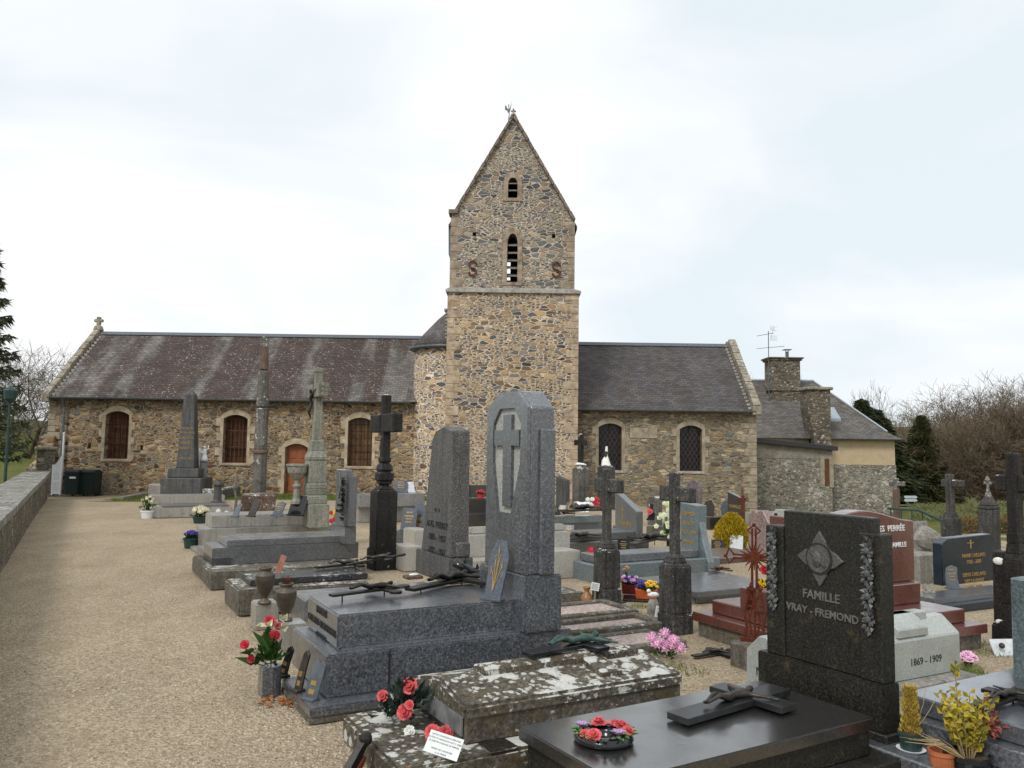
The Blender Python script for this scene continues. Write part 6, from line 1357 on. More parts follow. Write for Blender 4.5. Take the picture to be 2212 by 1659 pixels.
# wedge headstone tomb
t, b_ = slabstone('grey granite wedge-topped headstone with gilt cross, on a stepped tomb', (1375, 1198), 1389.5, 1328, 1105, G_B, .34, cat='tomb', name='tomb')
x, y, z, L, W, H = b_; t.add('gilt_cross', MB().box(x-.006, y+W*.62-.012, z+H*.82, x, y+W*.62+.012, z+H*1.10).box(x-.0055, y+W*.62-.07, z+H*1.0, x, y+W*.62+.07, z+H*1.02), M_GOLD)
lettering(t, x-.003, y+W*.5, z+H*.68, ['Famille', 'CARNET'], .13, M_GOLD, lead=1.5, depth=.002)
t.add('lid', MB().box(x-1.75, y+.05, z+.28, x, y+W-.05, z+.42), G_B, bevel=.012); t.add('plinth', MB().box(x-1.85, y-.05, z-.1, x+L+.1, y+W+.05, z+.28), G_B, bevel=.012)
for c, w_, h_, th_, lb in (((1228, 1155), 22, 22, -15, 'small blue-grey tilted plaque above the cream end block'), ((1338, 1170), 22, 36, 10, 'tall grey plaque leaning beside the left weathered cross shaft')): plaque(lb, c, .12, w_, h_, th_, M_PLQ, 20, 'rect', 'lines')
crucifix('mottled twisted crucifix lying on the grey wedge tomb lid', (1212, 1172), (1284, 1160), .34, M_CASTL, M_CASTL, lift=.02, legs=False, trefoil=False)
# old headstone and block
t, b_ = slabstone('old pale round-topped headstone with white lichen left of the blue-green headstone', (1416, 1136), 1431, 1398, 1086, S_C, 0, top='round')
x, y, z, L, W, H = b_; t.add('inset_plate', MB().box(x-.02, y+W*.3, z+H*.62, x, y+W*.62, z+H*.95), M_BLK, bevel=.01)
t = tombt('mossy old concrete grave base under the round-topped headstone', (1415, 1166)); t.pbox('block', C_O, (1414, 1166), -.08, 1437, 1395, 1138, bevel=.02, jitter=.02)
P = g(1404, 1150); P.z += .28; t = T('ornament', 'small black heart-shaped ornament with a red flower near the round-topped headstone', 'ornament', P, -20); t.add('heart', MB().py([(-.1, 0), (.1, 0), (.12, .16), (.05, .2), (-.02, .12)], 0, .05), M_BLK, bevel=.01); t.add('red_flower', rose(MB(), (0, -.03, .2), .07, (0, -1, .4), 3, 7), M_PINK)
# blue-green granite tomb
t, b_ = slabstone('large blue-green granite headstone with gilt names and flared foot, behind the shouldered cross', (1507, 1240), 1528, 1470, 1092, G_T, .03, cat='tomb', name='tomb')
x, y, z, L, W, H = b_
lettering(t, x-.002, y+W*.5, z+H*.86, ['FAMILLE', 'LEROY', '1931-1999', 'MARIE'], .085, M_GOLD, lead=1.7, depth=.002)
t.add('headstone_flare', MB().prism([(z, .22), (z+.2, .20), (z+.55, .06), (z+.8, .0), (z+.8, -.05), (z, -.05)], lambda u, w_, t_: (t_, y-w_, u), x+.04, x+L-.03), G_T, bevel=.01)
t.add('lid', MB().box(x-1.9, y-.03, z+.26, x, y+W, z+.38), G_D, bevel=.012); t.add('plinth', MB().box(x-2.0, y-.16, z-.15, x+L+.12, y+W+.05, z+.26), G_T, bevel=.012)
crucifix('long iron crucifix standing on legs on the blue-green tomb lid', (1364, 1190), (1432, 1172), .22, M_CASTL, M_CASTL, lift=.09, wid=.9)
P = gz(1446, 1180, .2); t = T('flower_bunch', 'tall bunch of white and pale green flowers left of the blue-green headstone', 'flowers', P, 0); mb = MB(); s_ = ppm(P)
for i in range(50): p = (rnd.gauss(0, 9)*s_, rnd.uniform(-.1, .1), rnd.uniform(15, 92)*s_); rose(mb, p, .045, (rnd.uniform(-.5, .5), -1, .5), 2, 5)
t.add('pale_blossoms', mb, leafmat('pale_green_petals', (.55, .60, .32), (.75, .78, .62))); mb = MB().tube((0, 0, 0), (0, 0, .12), .05)
leaves(mb, (0, 0, .15), .2, 60, .05, .12, 2.0, .5); t.add('stems', mb, M_LEAF)
plaque('black plaque with a golden emblem left of the long iron crucifix', (1347, 1196), .2, 26, 32, -10, M_BLK, 10, 'rect', 'lines')
# round-topped purple stone, dark tomb, black headstone, iron crosses
slabstone('tall purple-grey round-headed stone behind the shouldered cross', (1512, 1135), 1518, 1482, 1058, stone('purple_grey_stone', (.17, .14, .145), None, None, 60, .7, .3, .5, streak=.3), 0, top='round')
t, b_ = slabstone('low black granite tomb crowded with small grave ornaments', (1533, 1145), 1573, 1524, 1117, G_K, 0, cat='tomb', name='tomb')
x, y, z, L, W, H = b_
for i, (dx, mt, sh) in enumerate(((.15, M_CASTL, 'heart'), (.75, M_PLQ, 'wave'), (1.15, M_CASTL, 'wave'))):
    q_ = t.M@Vector((x+dx, y+.2, z+H)); P = Vector(q_); tt = T('grave_ornament', ('dark heart-shaped ornament at the left of the low black tomb', 'grey wave-shaped ornament in the middle of the low black tomb', 'bronze wave-shaped ornament at the right of the low black tomb')[i], 'ornament', P, -15)
    h_ = .42; tt.add('plate', MB().py([(-.12, 0), (.12, 0), (.15, h_*.6), (.06, h_), (-.08, h_*.85), (-.15, h_*.5)], 0, .04), mt, bevel=.01)
t, b_ = slabstone('black granite headstone with slanted top and faint gilt lettering near the chancel corner', (1604, 1150), 1611, 1572, 1078, G_K, .16, rows=(['FAMILLE', 'HUE', '1940-1999'], .11, M_GOLD))
def ironcross(label, c, ytop, yarm, armL, armR, w_, ornate=True, base=None, z=None):
    P = g(*c) if z is None else gz(c[0], c[1], z); t = T('iron_cross', label, 'grave cross', P, TH-50); s_ = ppm(P); H = sy(P, Z, ytop); A = sy(P, Z, yarm); k_ = w_*s_; aw = (armR-armL)/2*s_/math.cos(math.radians(TH-50))
    mb = MB()
    if ornate:
        for sgn in (-1, 1):
            mb.path([(sgn*k_*2.3, 0, 0), (sgn*k_*1.6, 0, H*.12), (sgn*k_*2.1, 0, H*.25), (sgn*k_*1.2, 0, H*.42), (sgn*k_*.6, 0, H*.5)], k_*.30, 6)
            mb.path([(sgn*k_*.6, 0, H*.06), (sgn*k_*1.1, 0, H*.2), (sgn*k_*.2, 0, H*.33), (sgn*k_*.9, 0, H*.40)], k_*.22, 5)
            mb.path([(sgn*k_*.45, 0, H*.45), (sgn*k_*.45, 0, A)], k_*.28, 6)
        mb.box(-k_*2.9, -k_*.7, -.02, k_*2.9, k_*.7, .03).box(-k_*1.6, -k_*.4, H*.44, k_*1.6, k_*.4, H*.46).tube((0, 0, 0), (0, 0, H*.45), k_*.25, n=6)
        for i in range(1, 7): z_ = H*.42*i/7; mb.tube((-k_*1.5, 0, z_), (k_*1.5, 0, z_), k_*.16, n=4)
    else: mb.box(-k_*.8, -k_*.5, 0, k_*.8, k_*.5, A)
    t.add('lower_scrollwork' if ornate else 'post', mb, M_RUST)
    mb = MB()
    for sgn in (-1, 1):
        for o_ in (-.35, .35): mb.tube((sgn*k_*.4, 0, A+o_*k_), (sgn*aw*.85, 0, A+o_*k_), k_*.22, n=5)
        mb.path([(sgn*aw*.8, 0, A+k_*.4), (sgn*aw, 0, A+k_*1.6), (sgn*aw*1.12, 0, A), (sgn*aw, 0, A-k_*1.6), (sgn*aw*.8, 0, A-k_*.4)], k_*.22, 5); mb.ball((sgn*aw*1.16, 0, A), k_*.38, 5)
    t.add('arms', mb, M_RUST)
    mb = MB()
    for o_ in (-.35, .35): mb.tube((o_*k_, 0, A), (o_*k_, 0, H*.97), k_*.22, n=5)
    mb.path([(-k_*.4, 0, H*.92), (-k_*1.3, 0, H*.95), (0, 0, H*1.0), (k_*1.3, 0, H*.95), (k_*.4, 0, H*.92)], k_*.2, 5); mb.ball((0, 0, H), k_*.4, 5); t.add('top', mb, M_RUST)
    mb = MB()
    for i in range(16): a = i*math.pi/8; mb.tube((k_*.6*math.cos(a), 0, A+k_*.6*math.sin(a)), (k_*(2.6+.5*(i % 2))*math.cos(a), 0, A+k_*(2.6+.5*(i % 2))*math.sin(a)), k_*.3, k_*.1, n=4)
    mb.tube((0, -k_*.3, A), (0, k_*.3, A), k_*1.3, n=12); t.add('sunburst', mb, M_RUST)
    return t, P
t, P = ironcross('ornate rusty openwork iron cross with sunburst centre, left of the black headstone', (1631, 1386), 1134, 1204, 1577, 1676, 10.5, z=.22)
P2 = Vector((P.x, P.y, 0)); t = T('stone_block', 'squared mossy stone block at the foot of the ornate rusty cross', 'stone block', P2, TH); t.add('block', MB().box(-.17, -.15, -.1, .17, .15, .215), C_O, bevel=.02, jitter=.012)
ironcross('small far rusty iron cross before the black slanted headstone', (1605, 1150), 1054, 1078, 1595, 1615, 3.2, False)
# golden bush and plaques near it
P = g(1581, 1186); t = T('golden_shrub', 'bright golden conifer shrub glowing between the graves', 'shrub', P, 0); s_ = ppm(P); R = 35*s_; Hh = sy(P, Z, 1106); mb = MB()
for i in range(5200):
    a = rnd.uniform(0, 2*math.pi); zc = rnd.uniform(.02, 1)**.9; rr = R*(math.sin(math.pi*min(1, zc*.78+.22))**.6)*rnd.uniform(.55, 1.03)*(1+.12*mnoise.noise(Vector((math.cos(a)*2, math.sin(a)*2, zc*4))))
    p = (rr*math.cos(a), rr*math.sin(a), Hh*zc*.93); d = Vector((math.cos(a)*.5, math.sin(a)*.5, 1)); mb.leaf(p, d+Vector((rnd.gauss(0, .3), rnd.gauss(0, .3), 0)), .022, .065)
t.add('foliage', mb, M_BUSH); t.add('stem', MB().tube((0, 0, 0), (0, 0, Hh*.6), .04), M_BARK)
plaque('black plaque with gilt lettering left of the white porcelain plaque', (1550, 1192), g(1550, 1192).z, 26, 26, -14, M_BLK, 12, 'rect', 'lines'); plaque('white porcelain book plaque with a pale blue flower leaning on the golden shrub', (1590, 1191), g(1590, 1191).z, 28, 36, -24, M_PLW, 16, 'book', None)
P = g(1480, 1205)
t = tombt('flat dark polished slab with a small crucifix in the middle of the graveyard', (1500, 1318)); zt = t.pbox('kerb', G_D, (1502, 1306), .0, 1700, 1472, 1290, W=1.3, bevel=.01)[6]; zt = t.pbox('slab', G_BK, (1504, 1293), zt, 1690, 1474, 1280, W=1.25, bevel=.01)[6]
crucifix('small worn crucifix lying on the flat dark polished slab', (1530, 1239), (1570, 1231), zt, M_CASTL, M_RUST, lift=.015, legs=False)
t = tombt('dark brown granite tomb kerbs behind the ornate rusty cross', (1560, 1240)); t.pbox('kerb', stone('brown_granite', (.12, .085, .07), None, None, 120, .4, .4, .4), (1548, 1226), -.05, 1680, 1520, 1208, W=1.2, bevel=.01)
P = g(1600, 1200); 
# pink marble and white headstones
slabstone('pink veined marble headstone with curved top behind the ornate rusty cross', (1664, 1215), 1680, 1617, 1132, G_RP, .22, top='wave')
t, b_ = slabstone('pale blue-white granite headstone with slanted top and small dark oval', (1708, 1160), 1722, 1662, 1103, G_W2, .16, top='cham')
x, y, z, L, W, H = b_; t.add('oval_portrait', MB().box(x-.015, y+W*.6, z+H*.55, x, y+W*.75, z+H*.85), M_BLK, bevel=.02)
t = tombt('long white low tomb behind the golden shrub', (1620, 1132)); t.pbox('slab', G_L, (1622, 1134), g(1622, 1134).z, 1700, 1606, 1108, bevel=.02)
t, P = stonecross('pedestal_cross', 'cross heavily crusted with white lichen before the lean-to wall of the house', (1681, 1110), S_CW, (37, 1048, 1040), (12, 970), (1668, 1694, 980, 992), style='oct', ped_mat=S_X, shaftmat=S_CW)

# ---- red granite tomb with the wavy headstone
I_ = T('tomb', 'large polished red-brown granite tomb with wavy-topped headstone', 'tomb', gz(1788, 1400, 0), TH)
zi = .24; P = gz(1788, 1400, zi); L1 = sx(P, I_.V, 2134); W1 = sx(P, I_.U, 1495); q = I_.I@P
I_.add('lower_step', MB().box(q.x, q.y, zi-.09, q.x+L1, q.y+W1, zi), G_R, bevel=.008); I_.add('concrete_footing', MB().box(q.x+.04, q.y+.04, -.5, q.x+L1-.04, q.y+W1-.04, zi-.09), C_O, bevel=.01, jitter=.01)
zi2 = zi+.13; qq = I_.M@Vector((q.x+.12, q.y+.13, zi2)); L2 = sx(qq, I_.V, 2087)
I_.add('slab', MB().box(q.x+.14, q.y+.14, zi, q.x+.12+L2, q.y+W1-.14, zi2), G_R, bevel=.01)
P = gz(1990, 1302, zi2); Lb = -sx(P, -I_.V, 1700); Hb = sy(P, Z, 1258); q = I_.I@P; Lb = abs(sx(P, -I_.V, 1700))
I_.add('headstone_base', MB().box(q.x-Lb, q.y, zi2, q.x, q.y+.42, zi2+Hb), G_R, bevel=.01)
Pr = gz(1977, 1262, zi2+Hb); xr_ = q.x+sx(I_.M@Vector((q.x, q.y+.1, zi2+Hb)), I_.V, 1977); x0_ = q.x-Lb+.1; Hr = sy(I_.M@Vector((xr_, q.y+.1, zi2+Hb)), Z, 1124); Hp = sy(I_.M@Vector((xr_-.38, q.y+.1, zi2+Hb)), Z, 1101)
pr = [(xr_, zi2+Hb), (xr_, zi2+Hb+Hr)]; Wd = xr_-x0_
for i in range(1, 17):
    u = i/16; zz = Hr+(Hp-Hr)*(ss(u/.42) if u < .42 else 1-.75*ss((u-.42)/.35) if u < .77 else .25+.5*ss((u-.77)/.23)); pr.append((xr_-Wd*u, zi2+Hb+zz))
pr.append((x0_, zi2+Hb))
I_.add('headstone', MB().py(pr, q.y+.10, q.y+.30), G_R, bevel=.01)
zt1 = sy(I_.M@Vector((xr_-.25, q.y+.1, zi2+Hb)), Z, 1141)+zi2+Hb
text(I_, I_.o, 'lettering', M_SIGN, 'TES  PERRÉE', fc(xr_-.15, q.y+.098, zt1), .085, .003, .001, 'RIGHT'); text(I_, I_.o, 'lettering', M_SIGN, 'FAMILLE', fc(xr_-.13, q.y+.098, zt1-.17), .07, .003, .001, 'RIGHT')
t = T('granite_planter', 'cube of red granite with yellow and red flowers on the red tomb slab', 'planter', gz(1612, 1316, zi2), TH); t.pbox('cube', G_R, (1613, 1316), zi2, 1650, 1598, 1272, bevel=.008)
P = gz(1652, 1296, zi2+.02); t = T('flower_bunch', 'red and yellow flowers showing at the left edge of the black headstone', 'flowers', P, 0); mb = MB()
rose(mb, (-.0, 0, .30), .05, (0, -1, .3), 3, 6); t.add('red_blossom', mb, M_RED); mb = MB(); rose(mb, (-.02, 0, .16), .05, (0, -1, .3), 3, 6); rose(mb, (-.03, 0, .0), .05, (0, -1, .3), 3, 6); t.add('yellow_blossoms', mb, M_YEL); t.add('leaves', leaves(MB(), (0, 0, .08), .08, 30, .03, .06, 1.5), M_LEAF)
# ---- white-grey granite low tomb
Ht_ = tombt('low grey-white granite tomb with cross-shaped relief and engraved dates behind the black headstone', (1660, 1530)); x, y, z, L, W, H = Ht_.fit((1692, 1522), .05, 2076, 1612, None, H=.32)
Ht_.add('base', MB().box(x-.22, y-.14, -.05, x+L+.02, y+W+.1, z), C_P, bevel=.01)
Ht_.add('lid', MB().px([(y, z), (y+W, z), (y+W, z+H), (y+W*.62, z+H+.13), (y+W*.42, z+H+.13), (y, z+H)], x, x+L), G_W2, bevel=.01)
ridge = z+H+.13
Ht_.add('relief_cross_arm', MB().px([(y+.0, z+H+.02), (y+.0, z+H+.09), (y+W*.38, ridge+.05), (y+W*.66, ridge+.05), (y+W, z+H+.09), (y+W, z+H+.0)], x+L*.62, x+L*.80), G_W2, bevel=.008)
Ht_.add('relief_cross', MB().box(x+.1, y+W*.36, ridge-.05, x+L-.25, y+W*.68, ridge+.05), G_W2, bevel=.008)
text(Ht_, Ht_.o, 'engraved_dates', M_INK, '1869 - 1909', fc(x+L*.78, y-.001, z+H*.42), .085, .002); text(Ht_, Ht_.o, 'engraved_dates', M_INK, 'M.', fl(x-.001, y+W*.6, z+H*.55), .09, .002)
# ---- navy headstone tomb
gzJ = g(2035, 1331).z
J_ = T('tomb', 'navy blue granite tomb with gilt names on a chamfered headstone at the far right', 'tomb', gz(2024, 1332, gzJ), TH); zj = J_.pbox('plinth', G_N, (2024, 1332), gzJ, 2205, 1965, 1314, bevel=.01)[6]; zj2 = J_.pbox('slab', G_BK, (2017, 1307), zj, 2196, 1962, 1294, bevel=.01)[6]
P = gz(2037, 1266, zj2); Lj = sx(P, J_.V, 2158); Hj = sy(P, Z, 1168); q = J_.I@P
J_.add('headstone', MB().py([(q.x, q.z), (q.x+Lj, q.z), (q.x+Lj, q.z+Hj*.86), (q.x+Lj*.88, q.z+Hj*1.08), (q.x+Lj*.12, q.z+Hj*1.04), (q.x, q.z+Hj*.93)], q.y, q.y+.14), G_N, bevel=.008)
J_.add('gilt_cross', MB().box(q.x+Lj*.49, q.y-.004, q.z+Hj*.78, q.x+Lj*.51, q.y, q.z+Hj*.98).box(q.x+Lj*.44, q.y-.0035, q.z+Hj*.90, q.x+Lj*.56, q.y, q.z+Hj*.915), M_GOLD)
lettering(J_, q.x+Lj*.55, q.y-.001, q.z+Hj*.62, ['MARIE CAILLARD', '1922 - 2001', '', 'DENIS CAILLARD', 'NEE LAURENT', '1927 - 2009'], .068, M_GOLD, 'c', 1.25, .003)
plaque('white photo plaque with black panel standing on the navy tomb', (2060, 1272), zj2, 32, 50, 8, M_PLQ, 10, 'wave', 'lines'); plaque('rough stone heart on a small stand on the navy tomb', (2007, 1281), zj2, 24, 20, -10, C_P, 14, 'heart', None)
t = T('broken_stones', 'heap of broken pale masonry left of the navy headstone', 'stones', g(1985, 1262), TH); mb = MB()
mb.box(0, 0, -.3, .9, .5, .45); t.add('kerb', mb, C_P, bevel=.04, jitter=.05); t.add('rock', MB().ball((.55, .2, .62), .2, 7, (1.2, .8, .9)), C_P, jitter=.08)
slabstone('pale grey wavy-topped headstone behind the red headstone', (1968, 1195), 2006, 1962, 1140, G_L, .12, top='wave')
# right-hand crosses
t, P = stonecross('pedestal_cross', 'stone cross with white lichen tips, left of the pointed monument', (2056, 1195), S_X, (44, 1120, 1105), (20, 1024), (2036, 2082, 1036, 1052), style='ogee')
P = g(2139, 1205); t = T('pointed_monument', 'pointed gothic stone monument crowned with white lichened finial at the far right', 'monument', P, TH); a = sq(44, P)
t.add('shaft', pill([(a, -.2), (a, sy(P, Z, 1100)), (a*.98, sy(P, Z, 1092)), (a*.25, sy(P, Z, 1068))], Vector((0, 0, 0))), S_X, bevel=.02, jitter=.02)
t.add('finial', MB().lathe([(a*.5, sy(P, Z, 1075)), (a*.2, sy(P, Z, 1058)), (a*.12, sy(P, Z, 1045)), (a*.3, sy(P, Z, 1038)), (a*.12, sy(P, Z, 1030))], n=8).box(-a*.1, -a*.45, sy(P, Z, 1046), a*.1, a*.45, sy(P, Z, 1040)), S_CW, jitter=.03)
t, P = stonecross('pedestal_cross', 'lichen-tipped brown stone cross at the corner of the house', (1938, 1140), S_CW, None, (13, 1033), (1922, 1954, 1040, 1050), shaftmat=S_CW)
t.add('brown_shaft', MB().box(-.1, -.1, 0, .1, .1, sy(P, Z, 1056)), S_BROWN, bevel=.02)
t, P = stonecross('pedestal_cross', 'large dark stone cross cut off by the right edge', (2203, 1400), S_XD, (60, 1210, 1150), (34, 978), (2155, 2240, 1027, 1063), base=(84, 1345), style='ogee')
P = g(2168, 1392); t = T('stone_post', 'dark mossy stone post with two white lichen discs beside the stone plaque', 'stone post', P, TH); a = sq(36, P); t.add('post', pill([(a*1.3, -.05), (a*1.25, sy(P, Z, 1350)), (a, sy(P, Z, 1346)), (a*.95, sy(P, Z, 1190))], Vector((0, 0, 0))), S_XD, bevel=.02, jitter=.02)
t.add('lichen_disc', MB().ball((-a*.95, -a*.2, sy(P, Z, 1211)), .055, 6, (.3, 1.1, .7)), M_WPET); t.add('lichen_disc', MB().ball((-a*1.2, -a*.2, sy(P, Z, 1342)), .04, 6, (.3, 1.1, .7)), M_WPET)
P = g(2178, 1418); t = T('stone_plaque', 'broken white stone plaque with a round knob lying by the dark post', 'plaque', P, 4); t.add('slab', MB().box(-.12, 0, 0, .14, .03, .17).xf(Matrix.Rotation(-.6, 4, 'X')), M_PLW, bevel=.01, jitter=.01); t.add('knob', MB().ball((-.06, -.0, .10), .028, 6), M_CASTL)
flowerpot('bunch of pink flowers wilting on the gravel beside the grey-white tomb', (2092, 1440), 18, 8, M_BARK, M_PINKL, 'rose', 8, r_=.045, fh=1.8, spread=1.6)
P = g(1986, 1152); t = T('green_railing', 'short dark green handrail sloping down behind the red headstone', 'railing', P, -25); t.add('rail', MB().path([(-.9, 0, .75), (0, 0, .72), (1.1, 0, .2)], .04, 6), M_GRN)
for x in (-.8, -.5, -.2, .1): t.add('baluster', MB().tube((x, 0, 0), (x, 0, .72), .02, n=5), M_GRN)
# ---- tomb K at the bottom right
K_ = T('tomb', 'dark grey granite tomb with pale reflecting slab at the bottom right corner', 'tomb', gz(1949, 1496, 0), 30); zk = .36; P = gz(1949, 1495, zk); L = sx(P, K_.V, 2203)+.0; q = K_.I@P; W = -sx(P, -K_.U, 2212)*-1; W = 1.15
K_.add('slab', MB().box(q.x, q.y-W, zk-.11, q.x+L, q.y, zk), G_BK, bevel=.01); K_.add('middle_step', MB().box(q.x-.10, q.y-W-.1, zk-.24, q.x+L+.2, q.y+.05, zk-.112), G_D, bevel=.01); K_.add('lower_step', MB().box(q.x-.42, q.y-W-.2, -.02, q.x+L+.3, q.y+.08, zk-.242), G_D, bevel=.01)
P = gz(2188, 1472, zk); q2 = K_.I@P; K_.add('stele', MB().box(q2.x, q2.y-.9, zk-.05, q2.x+.3, q2.y, zk+sy(P, Z, 1247)), G_T, bevel=.012)
crucifix('bronze crucifix lying on the pale slab at the bottom right', (2112, 1544), (2216, 1508), zk, M_CAST, M_CASTL, lift=.03, wid=1.4, trefoil=False)
# potted plants on its lower step
zs_ = .115
t, r, h, s_ = plantpot('potted_conifer', 'yellowing dwarf conifer in a dark green pot with white saucer', (1968, 1622), zs_, 52, 40, M_GRN, M_WHT)
mb = MB()
for i in range(900): zc = rnd.random(); rr = r*.75*(1-.45*zc)*rnd.uniform(.2, 1); a = rnd.uniform(0, 6.3); mb.leaf((rr*math.cos(a), rr*math.sin(a), h*.9+zc*.27), (math.cos(a)*.7, math.sin(a)*.7, 1), .009, .028)
t.add('foliage', mb, leafmat('straw_yellow_foliage', (.30, .20, .03), (.62, .46, .10))); t.add('dry_twigs', MB().path([(.02, 0, h), (.08, 0, h+.16), (.10, 0, h+.26)], .002, 3).path([(.03, 0, h), (.12, 0, h+.13), (.16, 0, h+.2)], .002, 3), M_DRY)
t, r, h, s_ = plantpot('potted_shrub', 'variegated yellow-green leafy shrub in a black pot at the bottom edge', (2092, 1690), .02, 94, 62, M_BLK)
mb = MB(); st = MB()
for i in range(44):
    a = rnd.uniform(0, 6.3); tilt = rnd.uniform(.0, .45); Hh = rnd.uniform(.14, .36); base = Vector((.03*math.cos(a), .03*math.sin(a), h*.85)); d = Vector((math.cos(a)*tilt, math.sin(a)*tilt, 1)); st.tube(base, base+d*Hh, .004, .002, 4)
    for k_ in range(11):
        p = base+d*Hh*(.25+.75*k_/10); b_ = k_*2.4; mb.leaf(p, (math.cos(b_)*.8, math.sin(b_)*.8, .7), .032, .048)
for k_ in range(8): b_ = k_*2.4; mb.leaf((-.06, 0, h+.42+.01*k_), (math.cos(b_)*.7, math.sin(b_)*.7, .9), .028, .05)
st.tube((-.03, 0, h), (-.06, 0, h+.47), .004, .002, 4)
t.add('leaves', mb, M_LEAFY); t.add('stems', st, M_DRY)
mb = MB()
for i in range(16): a = rnd.uniform(2.6, 3.8); l = rnd.uniform(.2, .36); p = Vector((-.05, rnd.uniform(-.1, .05), h*.9)); mb.path([p, p+Vector((math.cos(a)*l*.5, math.sin(a)*l*.3, .08)), p+Vector((math.cos(a)*l, math.sin(a)*l*.5, .10+rnd.uniform(-.03, .08)))], [.004, .003, .001], 4)
t.add('dead_stalks', mb, M_DRY)
mb = MB()
for i in range(40): mb.leaf((.14+rnd.gauss(0, .04), rnd.gauss(0, .04), h+.17+rnd.gauss(0, .04)), (rnd.gauss(0, 1), -1, rnd.gauss(0, 1)), .03, .05)
t.add('faded_hydrangea_head', mb, plain('faded_red_petals', (.28, .08, .06), .8, .2, 0, .4, 60))
P = gz(2036, 1690, .02); t = T('terracotta_pot', 'rim of an orange terracotta pot tucked behind the black pot', 'flower pot', P, 0); s_ = ppm(P); r = 26*s_; t.add('pot', MB().lathe([(r*.8, 0), (r, 60*s_), (r*1.1, 60*s_), (r*1.1, 68*s_), (r*.9, 68*s_), (r*.85, 50*s_)], n=24), M_TERRA)

# ================================================================== vegetation
def branch(segs, p, d, l, r, lev, maxlev, spread, up, nb, rng, twig):
    n = 3 if lev < 2 else 2; q = p
    for i in range(n):
        d = (d+Vector((rng.gauss(0, .12), rng.gauss(0, .12), rng.gauss(0, .08)+up*.10))).normalized(); e = q+d*l/n; r1 = r*(1-.22/n*1.6)
        segs.append((q.copy(), e.copy(), r, r1, lev)); 
        if lev >= 1 and lev < maxlev:
            for _ in range(1):
                a = d.orthogonal().normalized(); a.rotate(Matrix.Rotation(rng.uniform(0, 6.28), 3, d)); dd = (d*.6+a*spread*1.1+Vector((0, 0, up*.3))).normalized()
                branch(segs, e.copy(), dd, l*rng.uniform(.45, .7), max(twig, r1*.5), lev+1, maxlev, spread, up, nb, rng, twig)
        q = e; r = r1
    if lev < maxlev:
        for i in range(nb):
            a = d.orthogonal().normalized(); a.rotate(Matrix.Rotation(i*6.28/nb+rng.uniform(-.4, .4), 3, d)); dd = (d+a*spread*rng.uniform(.6, 1.2)+Vector((0, 0, up*.25))).normalized()
            branch(segs, q.copy(), dd, l*rng.uniform(.62, .85), max(twig, r*.68), lev+1, maxlev, spread, up, nb, rng, twig)
def baretree(seed, H, maxlev=5, spread=.6, up=.5, nb=3, r=None, twig=.012, trunkfrac=.3):
    rng = random.Random(seed); segs = []; branch(segs, Vector((0, 0, -.3)), Vector((rng.gauss(0, .05), rng.gauss(0, .05), 1)), H*trunkfrac, r or H*.025, 0, maxlev, spread, up, nb, rng, twig)
    top = max(s_[1].z for s_ in segs); k_ = H/top; tr = MB(); cr_ = MB()
    for a, b, r0, r1, lv in segs:
        (tr if lv < 2 else cr_).tube(a*k_, b*k_, r0, r1, 7 if lv < 2 else 3, caps=False)
    return tr.mesh('trunk', smooth=True), cr_.mesh('crown')
PROTO = {}
def puttree(key, label, cat, px_, Y, ytop, group=None, rot=None, zb=None, wide=1., mk=None, mats=None, name='bare_tree', x=None):
    P = at(px_, 900, Y); zb = tz(P.x, Y) if zb is None else zb; P.z = zb; H = sy(P, Z, ytop)
    if key not in PROTO: PROTO[key] = mk()
    tr, cr_ = PROTO[key]; k_ = H
    t = T(name, label, cat, P, group=group, M4=Matrix.Translation(P)@Matrix.Rotation(rnd.uniform(0, 6.28) if rot is None else rot, 4, 'Z')@Matrix.Diagonal((k_*wide, k_*wide, k_, 1)))
    for nm, me, mt in (('trunk', tr, mats[0]), ('crown', cr_, mats[1])):
        if mt.name not in [m_.name for m_ in me.materials if m_]:
            me.materials.clear(); me.materials.append(mt)
        o = bpy.data.objects.new(nm, me); sc.collection.objects.link(o); o.parent = t.o
        if len(me.materials) and me.materials[0] != mt: me.materials[0] = mt
    return t
def mkb(seed, **k): return lambda: baretree(seed, 1.0, **k)
